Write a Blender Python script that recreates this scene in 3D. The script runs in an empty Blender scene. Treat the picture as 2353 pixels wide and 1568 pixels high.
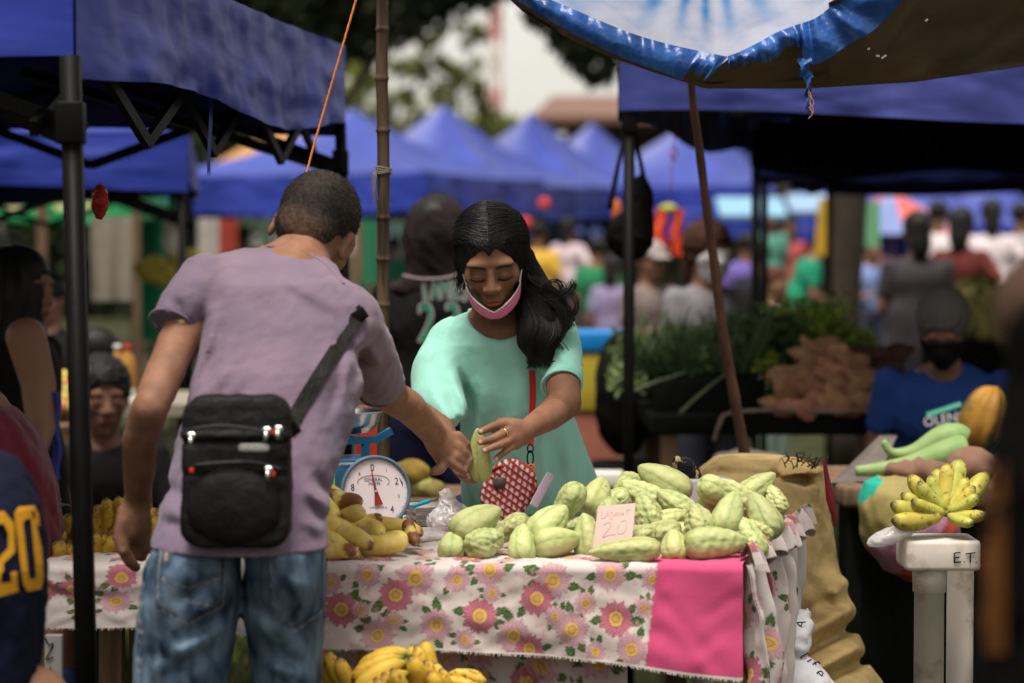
import bpy, math, random
import numpy as np
from mathutils import Vector, Matrix, Euler
R=math.radians
random.seed(7); rng=np.random.default_rng(7)
sc=bpy.context.scene
# ---------------- camera, sky, sun, exposure ----------------
cam_d=bpy.data.cameras.new("camera"); cam=bpy.data.objects.new("camera",cam_d); sc.collection.objects.link(cam)
cam_d.lens=85; cam_d.sensor_width=36; cam_d.clip_start=.05; cam_d.clip_end=2000
TH=R(2.31); CAMZ=1.35
cam.location=(0,0,CAMZ); cam.rotation_euler=(R(90)-TH,0,0)
cam_d.dof.use_dof=True; cam_d.dof.focus_distance=4.75; cam_d.dof.aperture_fstop=2.6
sc.camera=cam
SUN_EL,SUN_AZ=R(72),R(200)     # the sun stands behind the camera, a little to its left, veiled by cloud
w=bpy.data.worlds.new("World"); sc.world=w; w.use_nodes=True
nt=w.node_tree; nt.nodes.clear()
sky=nt.nodes.new('ShaderNodeTexSky'); sky.sky_type='NISHITA'; sky.sun_disc=False
sky.sun_elevation=SUN_EL; sky.sun_rotation=SUN_AZ; sky.air_density=1.0; sky.dust_density=1.5; sky.ozone_density=1
hs=nt.nodes.new('ShaderNodeHueSaturation'); hs.inputs['Saturation'].default_value=.22
wm=nt.nodes.new('ShaderNodeMix'); wm.data_type='RGBA'; wm.blend_type='MULTIPLY'; wm.inputs[0].default_value=1; wm.inputs[7].default_value=(1.0,.935,.84,1)
bg=nt.nodes.new('ShaderNodeBackground'); bg.inputs[1].default_value=.105
wo=nt.nodes.new('ShaderNodeOutputWorld')
nt.links.new(sky.outputs[0],hs.inputs['Color']); nt.links.new(hs.outputs[0],wm.inputs[6]); nt.links.new(wm.outputs[2],bg.inputs[0]); nt.links.new(bg.outputs[0],wo.inputs[0])
sd=bpy.data.lights.new("sun",'SUN'); sd.energy=3.1; sd.angle=R(28); sd.color=(1,.94,.86)
so=bpy.data.objects.new("sun",sd); sc.collection.objects.link(so)
# light travels from (sin az, cos az) on the compass down to the scene
sv=Vector((math.sin(SUN_AZ)*math.cos(SUN_EL),math.cos(SUN_AZ)*math.cos(SUN_EL),math.sin(SUN_EL)))
so.rotation_euler=sv.to_track_quat('Z','Y').to_euler()
sc.view_settings.view_transform='Standard'; sc.view_settings.look='None'; sc.view_settings.gamma=1
sc.view_settings.exposure=.84
sc.render.engine='CYCLES'; sc.cycles.use_denoising=True
sc.cycles.max_bounces=6; sc.cycles.transparent_max_bounces=12
# ---------------- measuring ----------------
FPX=85/36*2352; COS_T,SIN_T=math.cos(TH),math.sin(TH)
def at(px,py,d):
    "a point of the place seen in direction (px,py) of the 2352x1568 photo and d metres down the market"
    x=(px-1176)/FPX; v=-(py-784)/FPX
    yy=COS_T+v*SIN_T; zz=-SIN_T+v*COS_T
    return np.array([x/yy*d,d,CAMZ+zz/yy*d])
def ppm(d): return d/FPX       # metres per photo pixel at d
# ---------------- object helpers ----------------
C=sc.collection
def setp(o,label=None,cat=None,group=None,kind=None):
    if label: o['label']=label
    if cat: o['category']=cat
    if group: o['group']=group
    if kind: o['kind']=kind
    return o
def thing(name,label,cat,loc,group=None,rot=(0,0,0)):
    o=bpy.data.objects.new(name,None); C.objects.link(o); o.empty_display_size=.05
    o.location=[float(v) for v in loc]; o.rotation_euler=rot
    return setp(o,label,cat,group)
def wpos(o):
    p=np.zeros(3)
    while o is not None: p=p+np.array(o.location); o=o.parent
    return p
def obj(name,V,Fs,m,parent=None,label=None,cat=None,group=None,kind=None,smooth=True,cols=None,local=False,loc=None,uv=None):
    V=np.asarray(V,dtype=np.float64).reshape(-1,3)
    if local: base=np.zeros(3)
    elif parent is not None: base=wpos(parent)
    elif loc is not None: base=np.array(loc)
    else: base=np.array([(V[:,0].min()+V[:,0].max())/2,(V[:,1].min()+V[:,1].max())/2,V[:,2].min()])
    me=bpy.data.meshes.new(name)
    if isinstance(Fs,np.ndarray):
        n,k=Fs.shape
        me.vertices.add(len(V)); me.vertices.foreach_set('co',(V-base).astype(np.float32).ravel())
        me.loops.add(n*k); me.loops.foreach_set('vertex_index',Fs.astype(np.int32).ravel())
        me.polygons.add(n); me.polygons.foreach_set('loop_start',np.arange(0,n*k,k,dtype=np.int32))
        me.update(calc_edges=True); me.validate()
    else:
        me.from_pydata((V-base).tolist(),[],[list(map(int,f)) for f in Fs]); me.update()
    if smooth: me.polygons.foreach_set('use_smooth',np.ones(len(me.polygons),dtype=bool))
    if cols is not None:
        a=me.color_attributes.new('Col','FLOAT_COLOR','POINT')
        cc=np.ones((len(V),4),dtype=np.float32); cc[:,:3]=cols; a.data.foreach_set('color',cc.ravel())
    me.materials.append(m)
    o=bpy.data.objects.new(name,me); C.objects.link(o)
    if parent is not None: o.parent=parent
    if not local and parent is None: o.location=base.tolist()
    return setp(o,label,cat,group,kind)
def copy_tree(o,parent=None):
    c=o.copy(); C.objects.link(c)
    if parent is not None: c.parent=parent
    for ch in list(o.children): copy_tree(ch,c)
    return c
class MB:
    def __init__(s): s.v=[]; s.f=[]
    def add(s,V,Fs):
        n=len(s.v); s.v.extend([tuple(map(float,p)) for p in V]); s.f.extend([[int(i)+n for i in f] for f in Fs]); return s
    def box(s,c,size,rot=None,bev=0.0):
        c=np.array(c,float); h=np.array(size,float)/2
        if bev<=0:
            P=np.array([[x,y,z] for x in(-1,1) for y in(-1,1) for z in(-1,1)])*h
            Fc=[(0,1,3,2),(4,6,7,5),(0,4,5,1),(2,3,7,6),(0,2,6,4),(1,5,7,3)]
        else:
            import bmesh
            bm=bmesh.new(); bmesh.ops.create_cube(bm,size=1)
            for v in bm.verts: v.co=Vector((v.co.x*2*h[0],v.co.y*2*h[1],v.co.z*2*h[2]))
            bmesh.ops.bevel(bm,geom=bm.edges[:],offset=bev,segments=2,affect='EDGES',profile=.6)
            bm.verts.ensure_lookup_table(); P=np.array([v.co[:] for v in bm.verts]); Fc=[[v.index for v in f.verts] for f in bm.faces]; bm.free()
        if rot is not None: P=P@np.array(Euler(rot).to_matrix()).T
        return s.add(P+c,Fc)
    def tube(s,pts,rad,n=8,cap=True,flat=None):
        V,Fs=tube(pts,rad,n,cap,flat); return s.add(V,Fs)
    def bar(s,a,b,w,h):
        a=np.array(a,float); b=np.array(b,float); t=(b-a)/np.linalg.norm(b-a)
        up=np.array([0,0,1.]) if abs(t[2])<.9 else np.array([0,1.,0])
        x=np.cross(t,up); x/=np.linalg.norm(x); y=np.cross(x,t)
        P=[p+i*x*w/2+j*y*h/2 for p in(a,b) for i,j in((-1,-1),(1,-1),(1,1),(-1,1))]
        return s.add(P,[(3,2,1,0),(4,5,6,7),(0,1,5,4),(1,2,6,5),(2,3,7,6),(3,0,4,7)])
    def build(s,name,m,parent=None,**k): return obj(name,s.v,s.f,m,parent,**k)
def tube(pts,rad,n=8,cap=True,flat=None):
    pts=np.asarray(pts,float); k=len(pts)
    rad=np.broadcast_to(np.asarray(rad,float),(k,)) if np.ndim(rad)<=1 else rad
    T=np.gradient(pts,axis=0); T/=np.linalg.norm(T,axis=1)[:,None]+1e-12
    up=np.array([0,0,1.]) if abs(T[0][2])<.9 else np.array([1.,0,0])
    x=np.cross(T[0],up); x/=np.linalg.norm(x); V=[]
    for i in range(k):
        x=x-T[i]*np.dot(x,T[i]); x/=np.linalg.norm(x)+1e-12; y=np.cross(T[i],x)
        for j in range(n):
            a=2*math.pi*j/n
            V.append(pts[i]+rad[i]*(math.cos(a)*x+math.sin(a)*y*(flat or 1)))
    Fs=[(i*n+j,i*n+(j+1)%n,(i+1)*n+(j+1)%n,(i+1)*n+j) for i in range(k-1) for j in range(n)]
    if cap: Fs+= [list(range(n))[::-1],[(k-1)*n+j for j in range(n)]]
    return V,Fs
def spl(pts,n):
    "smooth curve through points"
    P=np.asarray(pts,float); k=len(P); t=np.linspace(0,k-1,n); i=np.clip(t.astype(int),0,k-2); u=(t-i)[:,None]
    g=lambda j:P[np.clip(j,0,k-1)]
    p0,p1,p2,p3=g(i-1),g(i),g(i+1),g(i+2)
    return .5*((2*p1)+(-p0+p2)*u+(2*p0-5*p1+4*p2-p3)*u*u+(-p0+3*p1-3*p2+p3)*u**3)
def lathe(prof,n=32):
    V=[(r*math.cos(2*math.pi*j/n),r*math.sin(2*math.pi*j/n),z) for r,z in prof for j in range(n)]
    Fs=[(i*n+j,i*n+(j+1)%n,(i+1)*n+(j+1)%n,(i+1)*n+j) for i in range(len(prof)-1) for j in range(n)]
    return np.array(V),Fs
def grid(Pf,nu,nv):
    "Pf(u,v)->(..,3) over a unit square"
    u,v=np.meshgrid(np.linspace(0,1,nu),np.linspace(0,1,nv),indexing='ij')
    V=Pf(u.ravel(),v.ravel()); idx=np.arange(nu*nv).reshape(nu,nv)
    Fs=np.stack([idx[:-1,:-1].ravel(),idx[1:,:-1].ravel(),idx[1:,1:].ravel(),idx[:-1,1:].ravel()],1)
    return V,Fs,u.ravel(),v.ravel()
def noise(P,s,seed=0,n=5):
    "cheap smooth noise, about -1..1"
    r=np.random.default_rng(seed); out=np.zeros(len(P))
    for i in range(n):
        k=r.normal(size=3); k/=np.linalg.norm(k); f=(1+.9*i)/s
        q=P@k*f*6.28+r.uniform(0,6.28)
        k2=r.normal(size=3); k2/=np.linalg.norm(k2)
        out+=np.sin(q+1.7*np.sin(P@k2*f*4.1+r.uniform(0,6.28)))/(1+.7*i)
    return out/2.2
# ---------------- materials ----------------
def mat(name,col=(.5,.5,.5),rough=.8,var=.12,vs=6,bump=0,bs=60,col2=None,c2s=5,c2t=(.45,.6),vcol=False,metal=0,sheen=0,trans=0,spec=.12,fold=0,fs=5,stretch=None,sss=0,coat=0,alpha=1,weave=0,transm=0,orand=0):
    m=bpy.data.materials.new(name); m.use_nodes=True; N=m.node_tree.nodes; L=m.node_tree.links
    b=N['Principled BSDF']; out=N['Material Output']
    b.inputs['Roughness'].default_value=rough; b.inputs['Metallic'].default_value=metal
    b.inputs['Specular IOR Level'].default_value=spec
    if sheen: b.inputs['Sheen Weight'].default_value=sheen
    if coat: b.inputs['Coat Weight'].default_value=coat
    if sss: b.inputs['Subsurface Weight'].default_value=sss; b.inputs['Subsurface Radius'].default_value=(.012,.005,.003); b.inputs['Subsurface Scale'].default_value=1
    if transm: b.inputs['Transmission Weight'].default_value=transm
    if alpha<1: b.inputs['Alpha'].default_value=alpha
    tc=N.new('ShaderNodeTexCoord'); co=tc.outputs['Object']
    if stretch:
        mp=N.new('ShaderNodeMapping'); mp.inputs['Scale'].default_value=stretch; L.new(co,mp.inputs[0]); co=mp.outputs[0]
    def nz(scale,det=4,rough=.55):
        n=N.new('ShaderNodeTexNoise'); n.inputs['Scale'].default_value=scale; n.inputs['Detail'].default_value=det; n.inputs['Roughness'].default_value=rough; L.new(co,n.inputs['Vector']); return n
    if vcol:
        a=N.new('ShaderNodeAttribute'); a.attribute_name='Col'; c=a.outputs['Color']
    else:
        rg=N.new('ShaderNodeRGB'); rg.outputs[0].default_value=(*col,1); c=rg.outputs[0]
    if col2 is not None:
        n=nz(c2s); cr=N.new('ShaderNodeMapRange'); cr.inputs[1].default_value=c2t[0]; cr.inputs[2].default_value=c2t[1]; L.new(n.outputs[0],cr.inputs[0])
        mx=N.new('ShaderNodeMix'); mx.data_type='RGBA'; L.new(cr.outputs[0],mx.inputs[0]); L.new(c,mx.inputs[6]); mx.inputs[7].default_value=(*col2,1); c=mx.outputs[2]
    if var:
        n=nz(vs); mr=N.new('ShaderNodeMapRange'); mr.inputs[1].default_value=.3; mr.inputs[2].default_value=.7; mr.inputs[3].default_value=1-var; mr.inputs[4].default_value=1+var; L.new(n.outputs[0],mr.inputs[0])
        mx=N.new('ShaderNodeMix'); mx.data_type='RGBA'; mx.blend_type='MULTIPLY'; mx.inputs[0].default_value=1; L.new(c,mx.inputs[6]); L.new(mr.outputs[0],mx.inputs[7]); c=mx.outputs[2]
    if orand:
        oi=N.new('ShaderNodeObjectInfo'); hv=N.new('ShaderNodeHueSaturation')
        for inp,lo_v,hi_v,src in(('Value',1-orand,1+orand*.8,0),('Hue',.5-orand*.09,.5+orand*.05,1)):
            mr=N.new('ShaderNodeMapRange'); mr.inputs[3].default_value=lo_v; mr.inputs[4].default_value=hi_v
            if src: fr=N.new('ShaderNodeMath'); fr.operation='FRACT'; ml=N.new('ShaderNodeMath'); ml.operation='MULTIPLY'; ml.inputs[1].default_value=7.31; L.new(oi.outputs['Random'],ml.inputs[0]); L.new(ml.outputs[0],fr.inputs[0]); L.new(fr.outputs[0],mr.inputs[0])
            else: L.new(oi.outputs['Random'],mr.inputs[0])
            L.new(mr.outputs[0],hv.inputs[inp])
        L.new(c,hv.inputs['Color']); c=hv.outputs[0]
    L.new(c,b.inputs['Base Color'])
    h=None
    if bump:
        n=nz(bs,6); bp=N.new('ShaderNodeBump'); bp.inputs['Strength'].default_value=bump; bp.inputs['Distance'].default_value=.004; L.new(n.outputs[0],bp.inputs['Height']); h=bp
    if fold:
        n=nz(fs,3,.5); bp=N.new('ShaderNodeBump'); bp.inputs['Strength'].default_value=fold; bp.inputs['Distance'].default_value=.03; L.new(n.outputs[0],bp.inputs['Height'])
        if h: L.new(h.outputs[0],bp.inputs['Normal'])
        h=bp
    if weave:
        wv=N.new('ShaderNodeTexWave'); wv.inputs['Scale'].default_value=weave; wv.wave_type='BANDS'; wv.bands_direction='Z'; wv.inputs['Distortion'].default_value=1; L.new(tc.outputs['Object'],wv.inputs['Vector'])
        bp=N.new('ShaderNodeBump'); bp.inputs['Strength'].default_value=.25; bp.inputs['Distance'].default_value=.002; L.new(wv.outputs[0],bp.inputs['Height'])
        if h: L.new(h.outputs[0],bp.inputs['Normal'])
        h=bp
    if h: L.new(h.outputs[0],b.inputs['Normal'])
    if trans:
        t=N.new('ShaderNodeBsdfTranslucent'); L.new(c,t.inputs[0]); ms=N.new('ShaderNodeMixShader'); ms.inputs[0].default_value=trans
        L.new(b.outputs[0],ms.inputs[1]); L.new(t.outputs[0],ms.inputs[2]); L.new(ms.outputs[0],out.inputs[0])
    return m
# ---------------- implicit shapes ----------------
def A3(p): return np.asarray(p,dtype=np.float64)
def rc(a,b,ra,rb=None):
    a,b=A3(a),A3(b); rb=ra if rb is None else rb; ab=b-a; L2=max(ab@ab,1e-9)
    def f(P):
        t=np.clip((P-a)@ab/L2,0,1); return np.linalg.norm(P-a-t[:,None]*ab,axis=1)-(ra+t*(rb-ra))
    return f
def path(pts,rads,k=.0):
    return smin(k,*[rc(pts[i],pts[i+1],rads[i],rads[i+1]) for i in range(len(pts)-1)])
def ell(c,r,rot=None):
    c,r=A3(c),A3(r); M=None if rot is None else np.array((rot if isinstance(rot,Matrix) else Euler(rot).to_matrix()))
    def f(P):
        q=P-c
        if M is not None: q=q@M
        k0=np.linalg.norm(q/r,axis=1); k1=np.linalg.norm(q/(r*r),axis=1)
        return k0*(k0-1)/(k1+1e-9)
    return f
def smin(k,*fs):
    def f(P):
        d=fs[0](P)
        for g in fs[1:]:
            e=g(P)
            if k<=0: d=np.minimum(d,e)
            else:
                h=np.maximum(k-np.abs(d-e),0)/k; d=np.minimum(d,e)-h*h*k*.25
        return d
    return f
def smax(k,a,b):
    def f(P):
        d=a(P); e=b(P); h=np.maximum(k-np.abs(d-e),0)/k if k>0 else 0
        return np.maximum(d,e)+(h*h*k*.25 if k>0 else 0)
    return f
def neg(f): return lambda P:-f(P)
def off(f,r): return lambda P:f(P)-r
def half(p,n):
    "solid where (P-p).n<0"
    p,n=A3(p),A3(n); n=n/np.linalg.norm(n); return lambda P:(P-p)@n
def stack(rows,pw=2.0):
    "rows (z,cx,cy,rx,ry) -> body with those horizontal sections"
    r=np.array(sorted([list(map(float,q)) for q in rows]))
    def f(P):
        z=np.clip(P[:,2],r[0,0],r[-1,0]); cx,cy,rx,ry=[np.interp(z,r[:,0],r[:,i]) for i in(1,2,3,4)]
        k=(np.abs((P[:,0]-cx)/rx)**pw+np.abs((P[:,1]-cy)/ry)**pw)**(1/pw)
        d=(k-1)*np.minimum(rx,ry); dz=np.abs(P[:,2]-z)
        return np.where(dz>1e-9,np.sqrt(np.maximum(d,0)**2+dz**2)+np.where(d<0,0,0),np.maximum(d,-np.minimum(P[:,2]-r[0,0],r[-1,0]-P[:,2])-.0))
    return f
def rows_px(rs):
    "rows (py, xl, xr, d, ry) measured on the photo"
    out=[]
    for y,xl,xr,d,ry in rs:
        a,b=at(xl,y,d),at(xr,y,d); out.append((a[2],(a[0]+b[0])/2,d,(b[0]-a[0])/2,ry))
    return out
def crease(a,b,w,amp):
    "a fold line: negative amp = ridge, positive = valley, to be added to a distance"
    a,b=A3(a),A3(b); ab=b-a; L2=ab@ab
    def f(P):
        t=(P-a)@ab/L2; tc=np.clip(t,0,1); d2=((P-a-tc[:,None]*ab)**2).sum(1)
        return amp*np.exp(-d2/(w*w))
    return f
def addf(f,*gs):
    def h(P):
        d=f(P); 
        for g in gs: d=d+g(P)
        return d
    return h
def surf(f,lo,hi,h,cf=4):
    lo,hi=A3(lo),A3(hi); H=h*cf
    nc=np.ceil((hi-lo)/H).astype(int)+1
    ax=[lo[i]+H*np.arange(nc[i]) for i in range(3)]
    G=np.stack(np.meshgrid(*ax,indexing='ij'),-1).reshape(-1,3)
    Vc=f(G).reshape(nc)
    n=(nc-1)*cf+1
    V=Vc
    for a in range(3):
        t=np.arange(n[a])/cf; i=np.minimum(t.astype(int),nc[a]-2); u=t-i
        sh=[1,1,1]; sh[a]=-1; u=u.reshape(sh)
        V=np.take(V,i,axis=a)*(1-u)+np.take(V,i+1,axis=a)*u
    m=np.abs(V)<H*1.9
    ii=np.argwhere(m)
    pts=lo+ii*h; vals=np.empty(len(pts))
    for s in range(0,len(pts),300000): vals[s:s+300000]=f(pts[s:s+300000])
    V[m]=vals
    # closed at the box
    for a in range(3):
        sl=[slice(None)]*3
        for e in(0,-1):
            sl[a]=e; V[tuple(sl)]=np.maximum(V[tuple(sl)],h*.5)
    S=V<0
    c=np.zeros(np.array(S.shape)-1,int)
    for dx in(0,1):
        for dy in(0,1):
            for dz in(0,1): c+=S[dx:S.shape[0]-1+dx,dy:S.shape[1]-1+dy,dz:S.shape[2]-1+dz]
    act=(c>0)&(c<8); ids=-np.ones(act.shape,int); cells=np.argwhere(act); ids[act]=np.arange(len(cells))
    acc=np.zeros((len(cells),3)); cnt=np.zeros(len(cells))
    cor=[(x,y,z) for x in(0,1) for y in(0,1) for z in(0,1)]
    cv=[V[cells[:,0]+q[0],cells[:,1]+q[1],cells[:,2]+q[2]] for q in cor]
    for i in range(8):
        for j in range(i+1,8):
            p,q=np.array(cor[i]),np.array(cor[j])
            if np.abs(p-q).sum()!=1: continue
            a,b=cv[i],cv[j]; x=(a<0)!=(b<0); t=np.where(x,a/(a-b+1e-20),0)
            acc[x]+=(p+t[x,None]*(q-p)); cnt[x]+=1
    verts=lo+(cells+acc/cnt[:,None])*h
    Fs=[]
    for a in range(3):
        b,d=(a+1)%3,(a+2)%3
        s0=[slice(None)]*3; s1=[slice(None)]*3; s0[a]=slice(0,-1); s1[a]=slice(1,None)
        A_,B_=S[tuple(s0)],S[tuple(s1)]
        x=np.argwhere(A_!=B_); x=x[(x[:,b]>0)&(x[:,d]>0)&(x[:,b]<S.shape[b]-1)&(x[:,d]<S.shape[d]-1)]
        if not len(x): continue
        fl=A_[x[:,0],x[:,1],x[:,2]]
        def idx(db,dd):
            y=x.copy(); y[:,b]-=db; y[:,d]-=dd; return ids[y[:,0],y[:,1],y[:,2]]
        q=np.stack([idx(1,1),idx(0,1),idx(0,0),idx(1,0)],1)
        q[~fl]=q[~fl][:,::-1]; Fs.append(q)
    Fs=np.concatenate(Fs); 
    return verts,Fs
def xf(f,T,Rm,s=1.0):
    "move a shape built round the origin: turn by Rm, scale by s, put at T"
    T=A3(T); M=np.array(Rm)
    return lambda P:f(((P-T)@M)/s)*s
def text_mesh(s,size=1.0,ext=0,align='CENTER'):
    cu=bpy.data.curves.new('t','FONT'); cu.body=s; cu.size=size; cu.extrude=ext; cu.align_x=align; cu.align_y='CENTER'; cu.resolution_u=3
    o=bpy.data.objects.new('t',cu); C.objects.link(o); dg=bpy.context.evaluated_depsgraph_get()
    me=bpy.data.meshes.new_from_object(o.evaluated_get(dg)); V=np.array([v.co[:] for v in me.vertices]); Fs=[list(p.vertices) for p in me.polygons]
    C.objects.unlink(o); bpy.data.objects.remove(o); bpy.data.meshes.remove(me); bpy.data.curves.remove(cu)
    return V,Fs
def box_of(pts,pad):
    P=np.array(pts); return P.min(0)-pad,P.max(0)+pad

def onsurf(f,px,py,d0,d1=None,n=160):
    "first point of a body met when looking along a photo pixel"
    ds=np.linspace(d0,d1 or d0+1.2,n); Pp=np.array([at(px,py,d) for d in ds]); v=f(Pp)
    if not (v<0).any(): return Pp[int(np.argmin(v))]
    i=int(np.argmax(v<0)); 
    if i==0: return Pp[0]
    t=v[i-1]/(v[i-1]-v[i]); return Pp[i-1]+(Pp[i]-Pp[i-1])*t
def onsurf_path(f,pts,d0,n=40):
    P=np.array([onsurf(f,x,y,d0) for x,y in spl(pts,n)])
    for _ in range(3): P[1:-1]=(P[:-2]+2*P[1:-1]+P[2:])/4
    return P
# ================= materials shared =================
M={}
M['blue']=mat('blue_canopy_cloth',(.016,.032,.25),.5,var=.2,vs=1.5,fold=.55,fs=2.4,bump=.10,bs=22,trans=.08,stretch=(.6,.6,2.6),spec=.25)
M['blue_far']=mat('lighter_blue_canopy_cloth',(.038,.060,.29),.45,var=.28,vs=1.4,fold=.6,fs=2,trans=.08,spec=.35,sheen=.08)  # roof cloth, lighter than the valances
M['blue_dk']=mat('dark_blue_cloth',(.012,.016,.10),.7,var=.2,vs=1.5,fold=.5,fs=3)
M['net']=mat('black_shade_net',(.007,.008,.006),.9,spec=.03,var=.2)
M['steel']=mat('black_painted_steel',(.003,.003,.0025),.5,var=.3,vs=12,bump=.1,bs=80,spec=.08)
M['steelg']=mat('worn_grey_steel',(.16,.15,.12),.5,var=.3,vs=20,metal=.4)
M['grass']=mat('grass_blades',(.035,.05,.012),.8,var=.5,vs=6,col2=(.07,.065,.022),c2s=3)
M['soil']=mat('trodden_grass_ground',(.025,.032,.012),.95,var=.4,vs=3,col2=(.05,.042,.025),c2s=1.6,bump=.6,bs=30,spec=.05)
M['bamboo']=mat('weathered_bamboo',(.085,.055,.032),.6,var=.35,vs=9,stretch=(6,6,.5),bump=.4,bs=14,col2=(.03,.02,.013),c2s=5,c2t=(.5,.62))
M['bark']=mat('bark',(.05,.04,.03),.9,var=.3,bump=.5,bs=8)
M['white']=mat('white_plastic',(.72,.68,.62),.4,var=.08)
M['cream']=mat('cream_cloth',(.24,.21,.165),.8,var=.15,fold=.3)
M['black']=mat('black_cloth',(.007,.007,.006),.85,spec=.03,var=.3,fold=.4,fs=6)
M['orange']=mat('orange_cloth',(.75,.09,.03),.8,fold=.3)
M['wood']=mat('rough_timber',(.16,.10,.06),.8,var=.35,vs=5,stretch=(8,8,1),bump=.3,bs=12)
def skinm(name,c): return mat(name,c,.52,var=.10,vs=9,bump=.12,bs=90,vcol=False,sss=.06,spec=.3)
M['skin']=skinm('brown_skin',(.27,.13,.075)); M['skind']=skinm('dark_brown_skin',(.17,.08,.05)); M['skinl']=skinm('tan_skin',(.36,.19,.12))
M['hairm']=mat('black_hair',(.009,.008,.007),.5,var=.3,vs=30,bump=.5,bs=60,stretch=(3,3,1),spec=.2)
# ================= ground =================
V,Fs,_,_=grid(lambda u,v:np.stack([(u-.5)*400,-20+v*420,0*u],1),41,43)
obj('ground',V,Fs,M['soil'],kind='structure',smooth=False)
V,Fs,_,_=grid(lambda u,v:np.stack([.45+u*.9,8.6+v*30,np.full_like(u,.006)],1),8,30)
obj('path',V,Fs,mat('red_brown_path',(.13,.07,.05),.95,spec=.05,var=.25,vs=3,bump=.4,bs=20),kind='structure',smooth=False)
def blades(x0,x1,y0,y1,n,h):
    bx=rng.uniform(x0,x1,n); by=rng.uniform(y0,y1,n); a=rng.uniform(0,6.28,n); hh=h*rng.uniform(.4,1.2,n); w_=.003+.002*rng.random(n)
    dx=np.cos(a); dy=np.sin(a); ln=rng.uniform(.1,.9,n)*hh
    p0=np.stack([bx-dy*w_,by+dx*w_,0*bx],1); p1=np.stack([bx+dy*w_,by-dx*w_,0*bx],1); p2=np.stack([bx+dx*ln,by+dy*ln,hh],1)
    return np.stack([p0,p1,p2],1).reshape(-1,3),np.arange(3*n).reshape(-1,3)
Vs=[];k=0;Fl=[]
for a in((-1.7,-.4,4.6,9.5,26000,.05),(.45,2.0,4.6,9.5,26000,.05)):
    v,f=blades(*a); Vs.append(v); Fl.append(f+k); k+=len(v)
obj('grass',np.concatenate(Vs),np.concatenate(Fl),M['grass'],kind='stuff',smooth=False)
# ================= trees =================
def leafcloud(cl,n,size,seed):
    "cl: list of (center, radii, weight); leaves gathered in clumps"
    r=np.random.default_rng(seed); W=np.array([c[2] for c in cl],float); W/=W.sum(); Ps=[]
    for (c,rad,_),wt in zip(cl,W):
        nn=int(n*wt); m=max(6,nn//60)
        cc=r.normal(size=(m,3)); cc/=np.linalg.norm(cc,axis=1)[:,None]; cc*=r.uniform(.35,1,(m,1))**.6; cc=cc*rad+c
        q=cc[r.integers(0,m,nn)]+r.normal(size=(nn,3))*np.array(rad).mean()*.16
        Ps.append(q)
    P=np.concatenate(Ps); n=len(P); a=r.normal(size=(n,3)); a/=np.linalg.norm(a,axis=1)[:,None]; b=r.normal(size=(n,3)); b-=a*(a*b).sum(1)[:,None]; b/=np.linalg.norm(b,axis=1)[:,None]
    s=size*r.uniform(.6,1.3,(n,1)); Q=np.stack([P-a*s,P+b*s*.45,P+a*s,P-b*s*.45],1)
    return Q.reshape(-1,3),np.arange(4*n).reshape(-1,4)
def tree(name,label,x,y,h,cl,n,size,m,seed,tr=.25,group='trees behind the market'):
    t=thing(name,label,'tree',(x,y,0),group)
    b=MB(); b.tube(spl([(x,y,0),(x+.1*tr,y,h*.4),(x-.2*tr,y,h*.8)],8),np.linspace(tr,tr*.5,8),8)
    for c,rad,_ in cl[:7]:
        b.tube(spl([(x,y,h*.55),((x+c[0])/2,(y+c[1])/2,(h*.6+c[2])/2+.3),tuple(c)],7),np.linspace(tr*.4,tr*.1,7),6)
    b.build('trunk',M['bark'],t)
    V,Fs=leafcloud(cl,n,size,seed); obj('crown',V,Fs,m,t,smooth=False)
    return t
lf=mat('dark_leaves',(.022,.032,.012),.7,var=.4,vs=1); lo_=mat('olive_leaves',(.16,.18,.06),.6,var=.4,vs=.6,trans=.3); lg=mat('yellow_green_leaves',(.25,.28,.05),.6,var=.3,vs=.6,trans=.3)
def pc(px,py,d,rx,rz,w_=1): return (at(px,py,d),np.array([rx,min(rx,rz)*1.0,rz]),w_)
c=[pc(560,-40,30,1.0,.9),pc(760,-60,30,1.1,.95,1.3),pc(960,-90,30,.9,.72,1.0),pc(1120,-90,30,.4,.45,.5),pc(330,0,30,1.4,1.3),pc(640,90,30,.55,.35,.4),pc(120,100,30,1.5,1.5),pc(500,120,30,.7,.6,.5),pc(870,30,30,.5,.3,.35)]
tree('broad_tree','dark leafy tree spreading over the top left behind the blue canopies',at(700,500,30)[0],30,4.2,c,36000,.12,lf,3,.2)
c=[pc(1330,95,26,.32,.26),pc(1370,150,26,.22,.25,.7),pc(1290,40,26,.4,.2,.8),pc(1440,60,26,.5,.4,1),pc(1600,20,26,.9,.6,1),pc(1400,10,26,.6,.3,.7)]
tree('drooping_tree','dark tree with drooping leaf clusters above the brown roof',at(1800,500,27)[0],27,4.0,c,6500,.07,lf,4,.18)
def wsky(seed,px,d,cl,n,s,m,lab,nm='slender_tree',h=6): tree(nm,lab,at(px,500,d)[0],d,h,cl,n,s,m,seed,.12)
wsky(5,900,60,[pc(870,130,60,.7,.7),pc(960,200,60,.9,.6),pc(850,250,60,.8,.7),pc(1000,120,60,.5,.5),pc(930,60,60,.6,.5),pc(1060,160,60,.6,.45)],1900,.13,lo_,'olive feathery tree in the gap between pole and tower')
wsky(6,1060,66,[pc(1010,260,66,.9,.7),pc(1080,210,66,.5,.6),pc(1075,80,66,.7,.35),pc(1130,270,66,.6,.5),pc(1000,300,66,1.0,.5)],1700,.14,lo_,'thin olive tree standing left of the red lattice tower')
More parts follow.
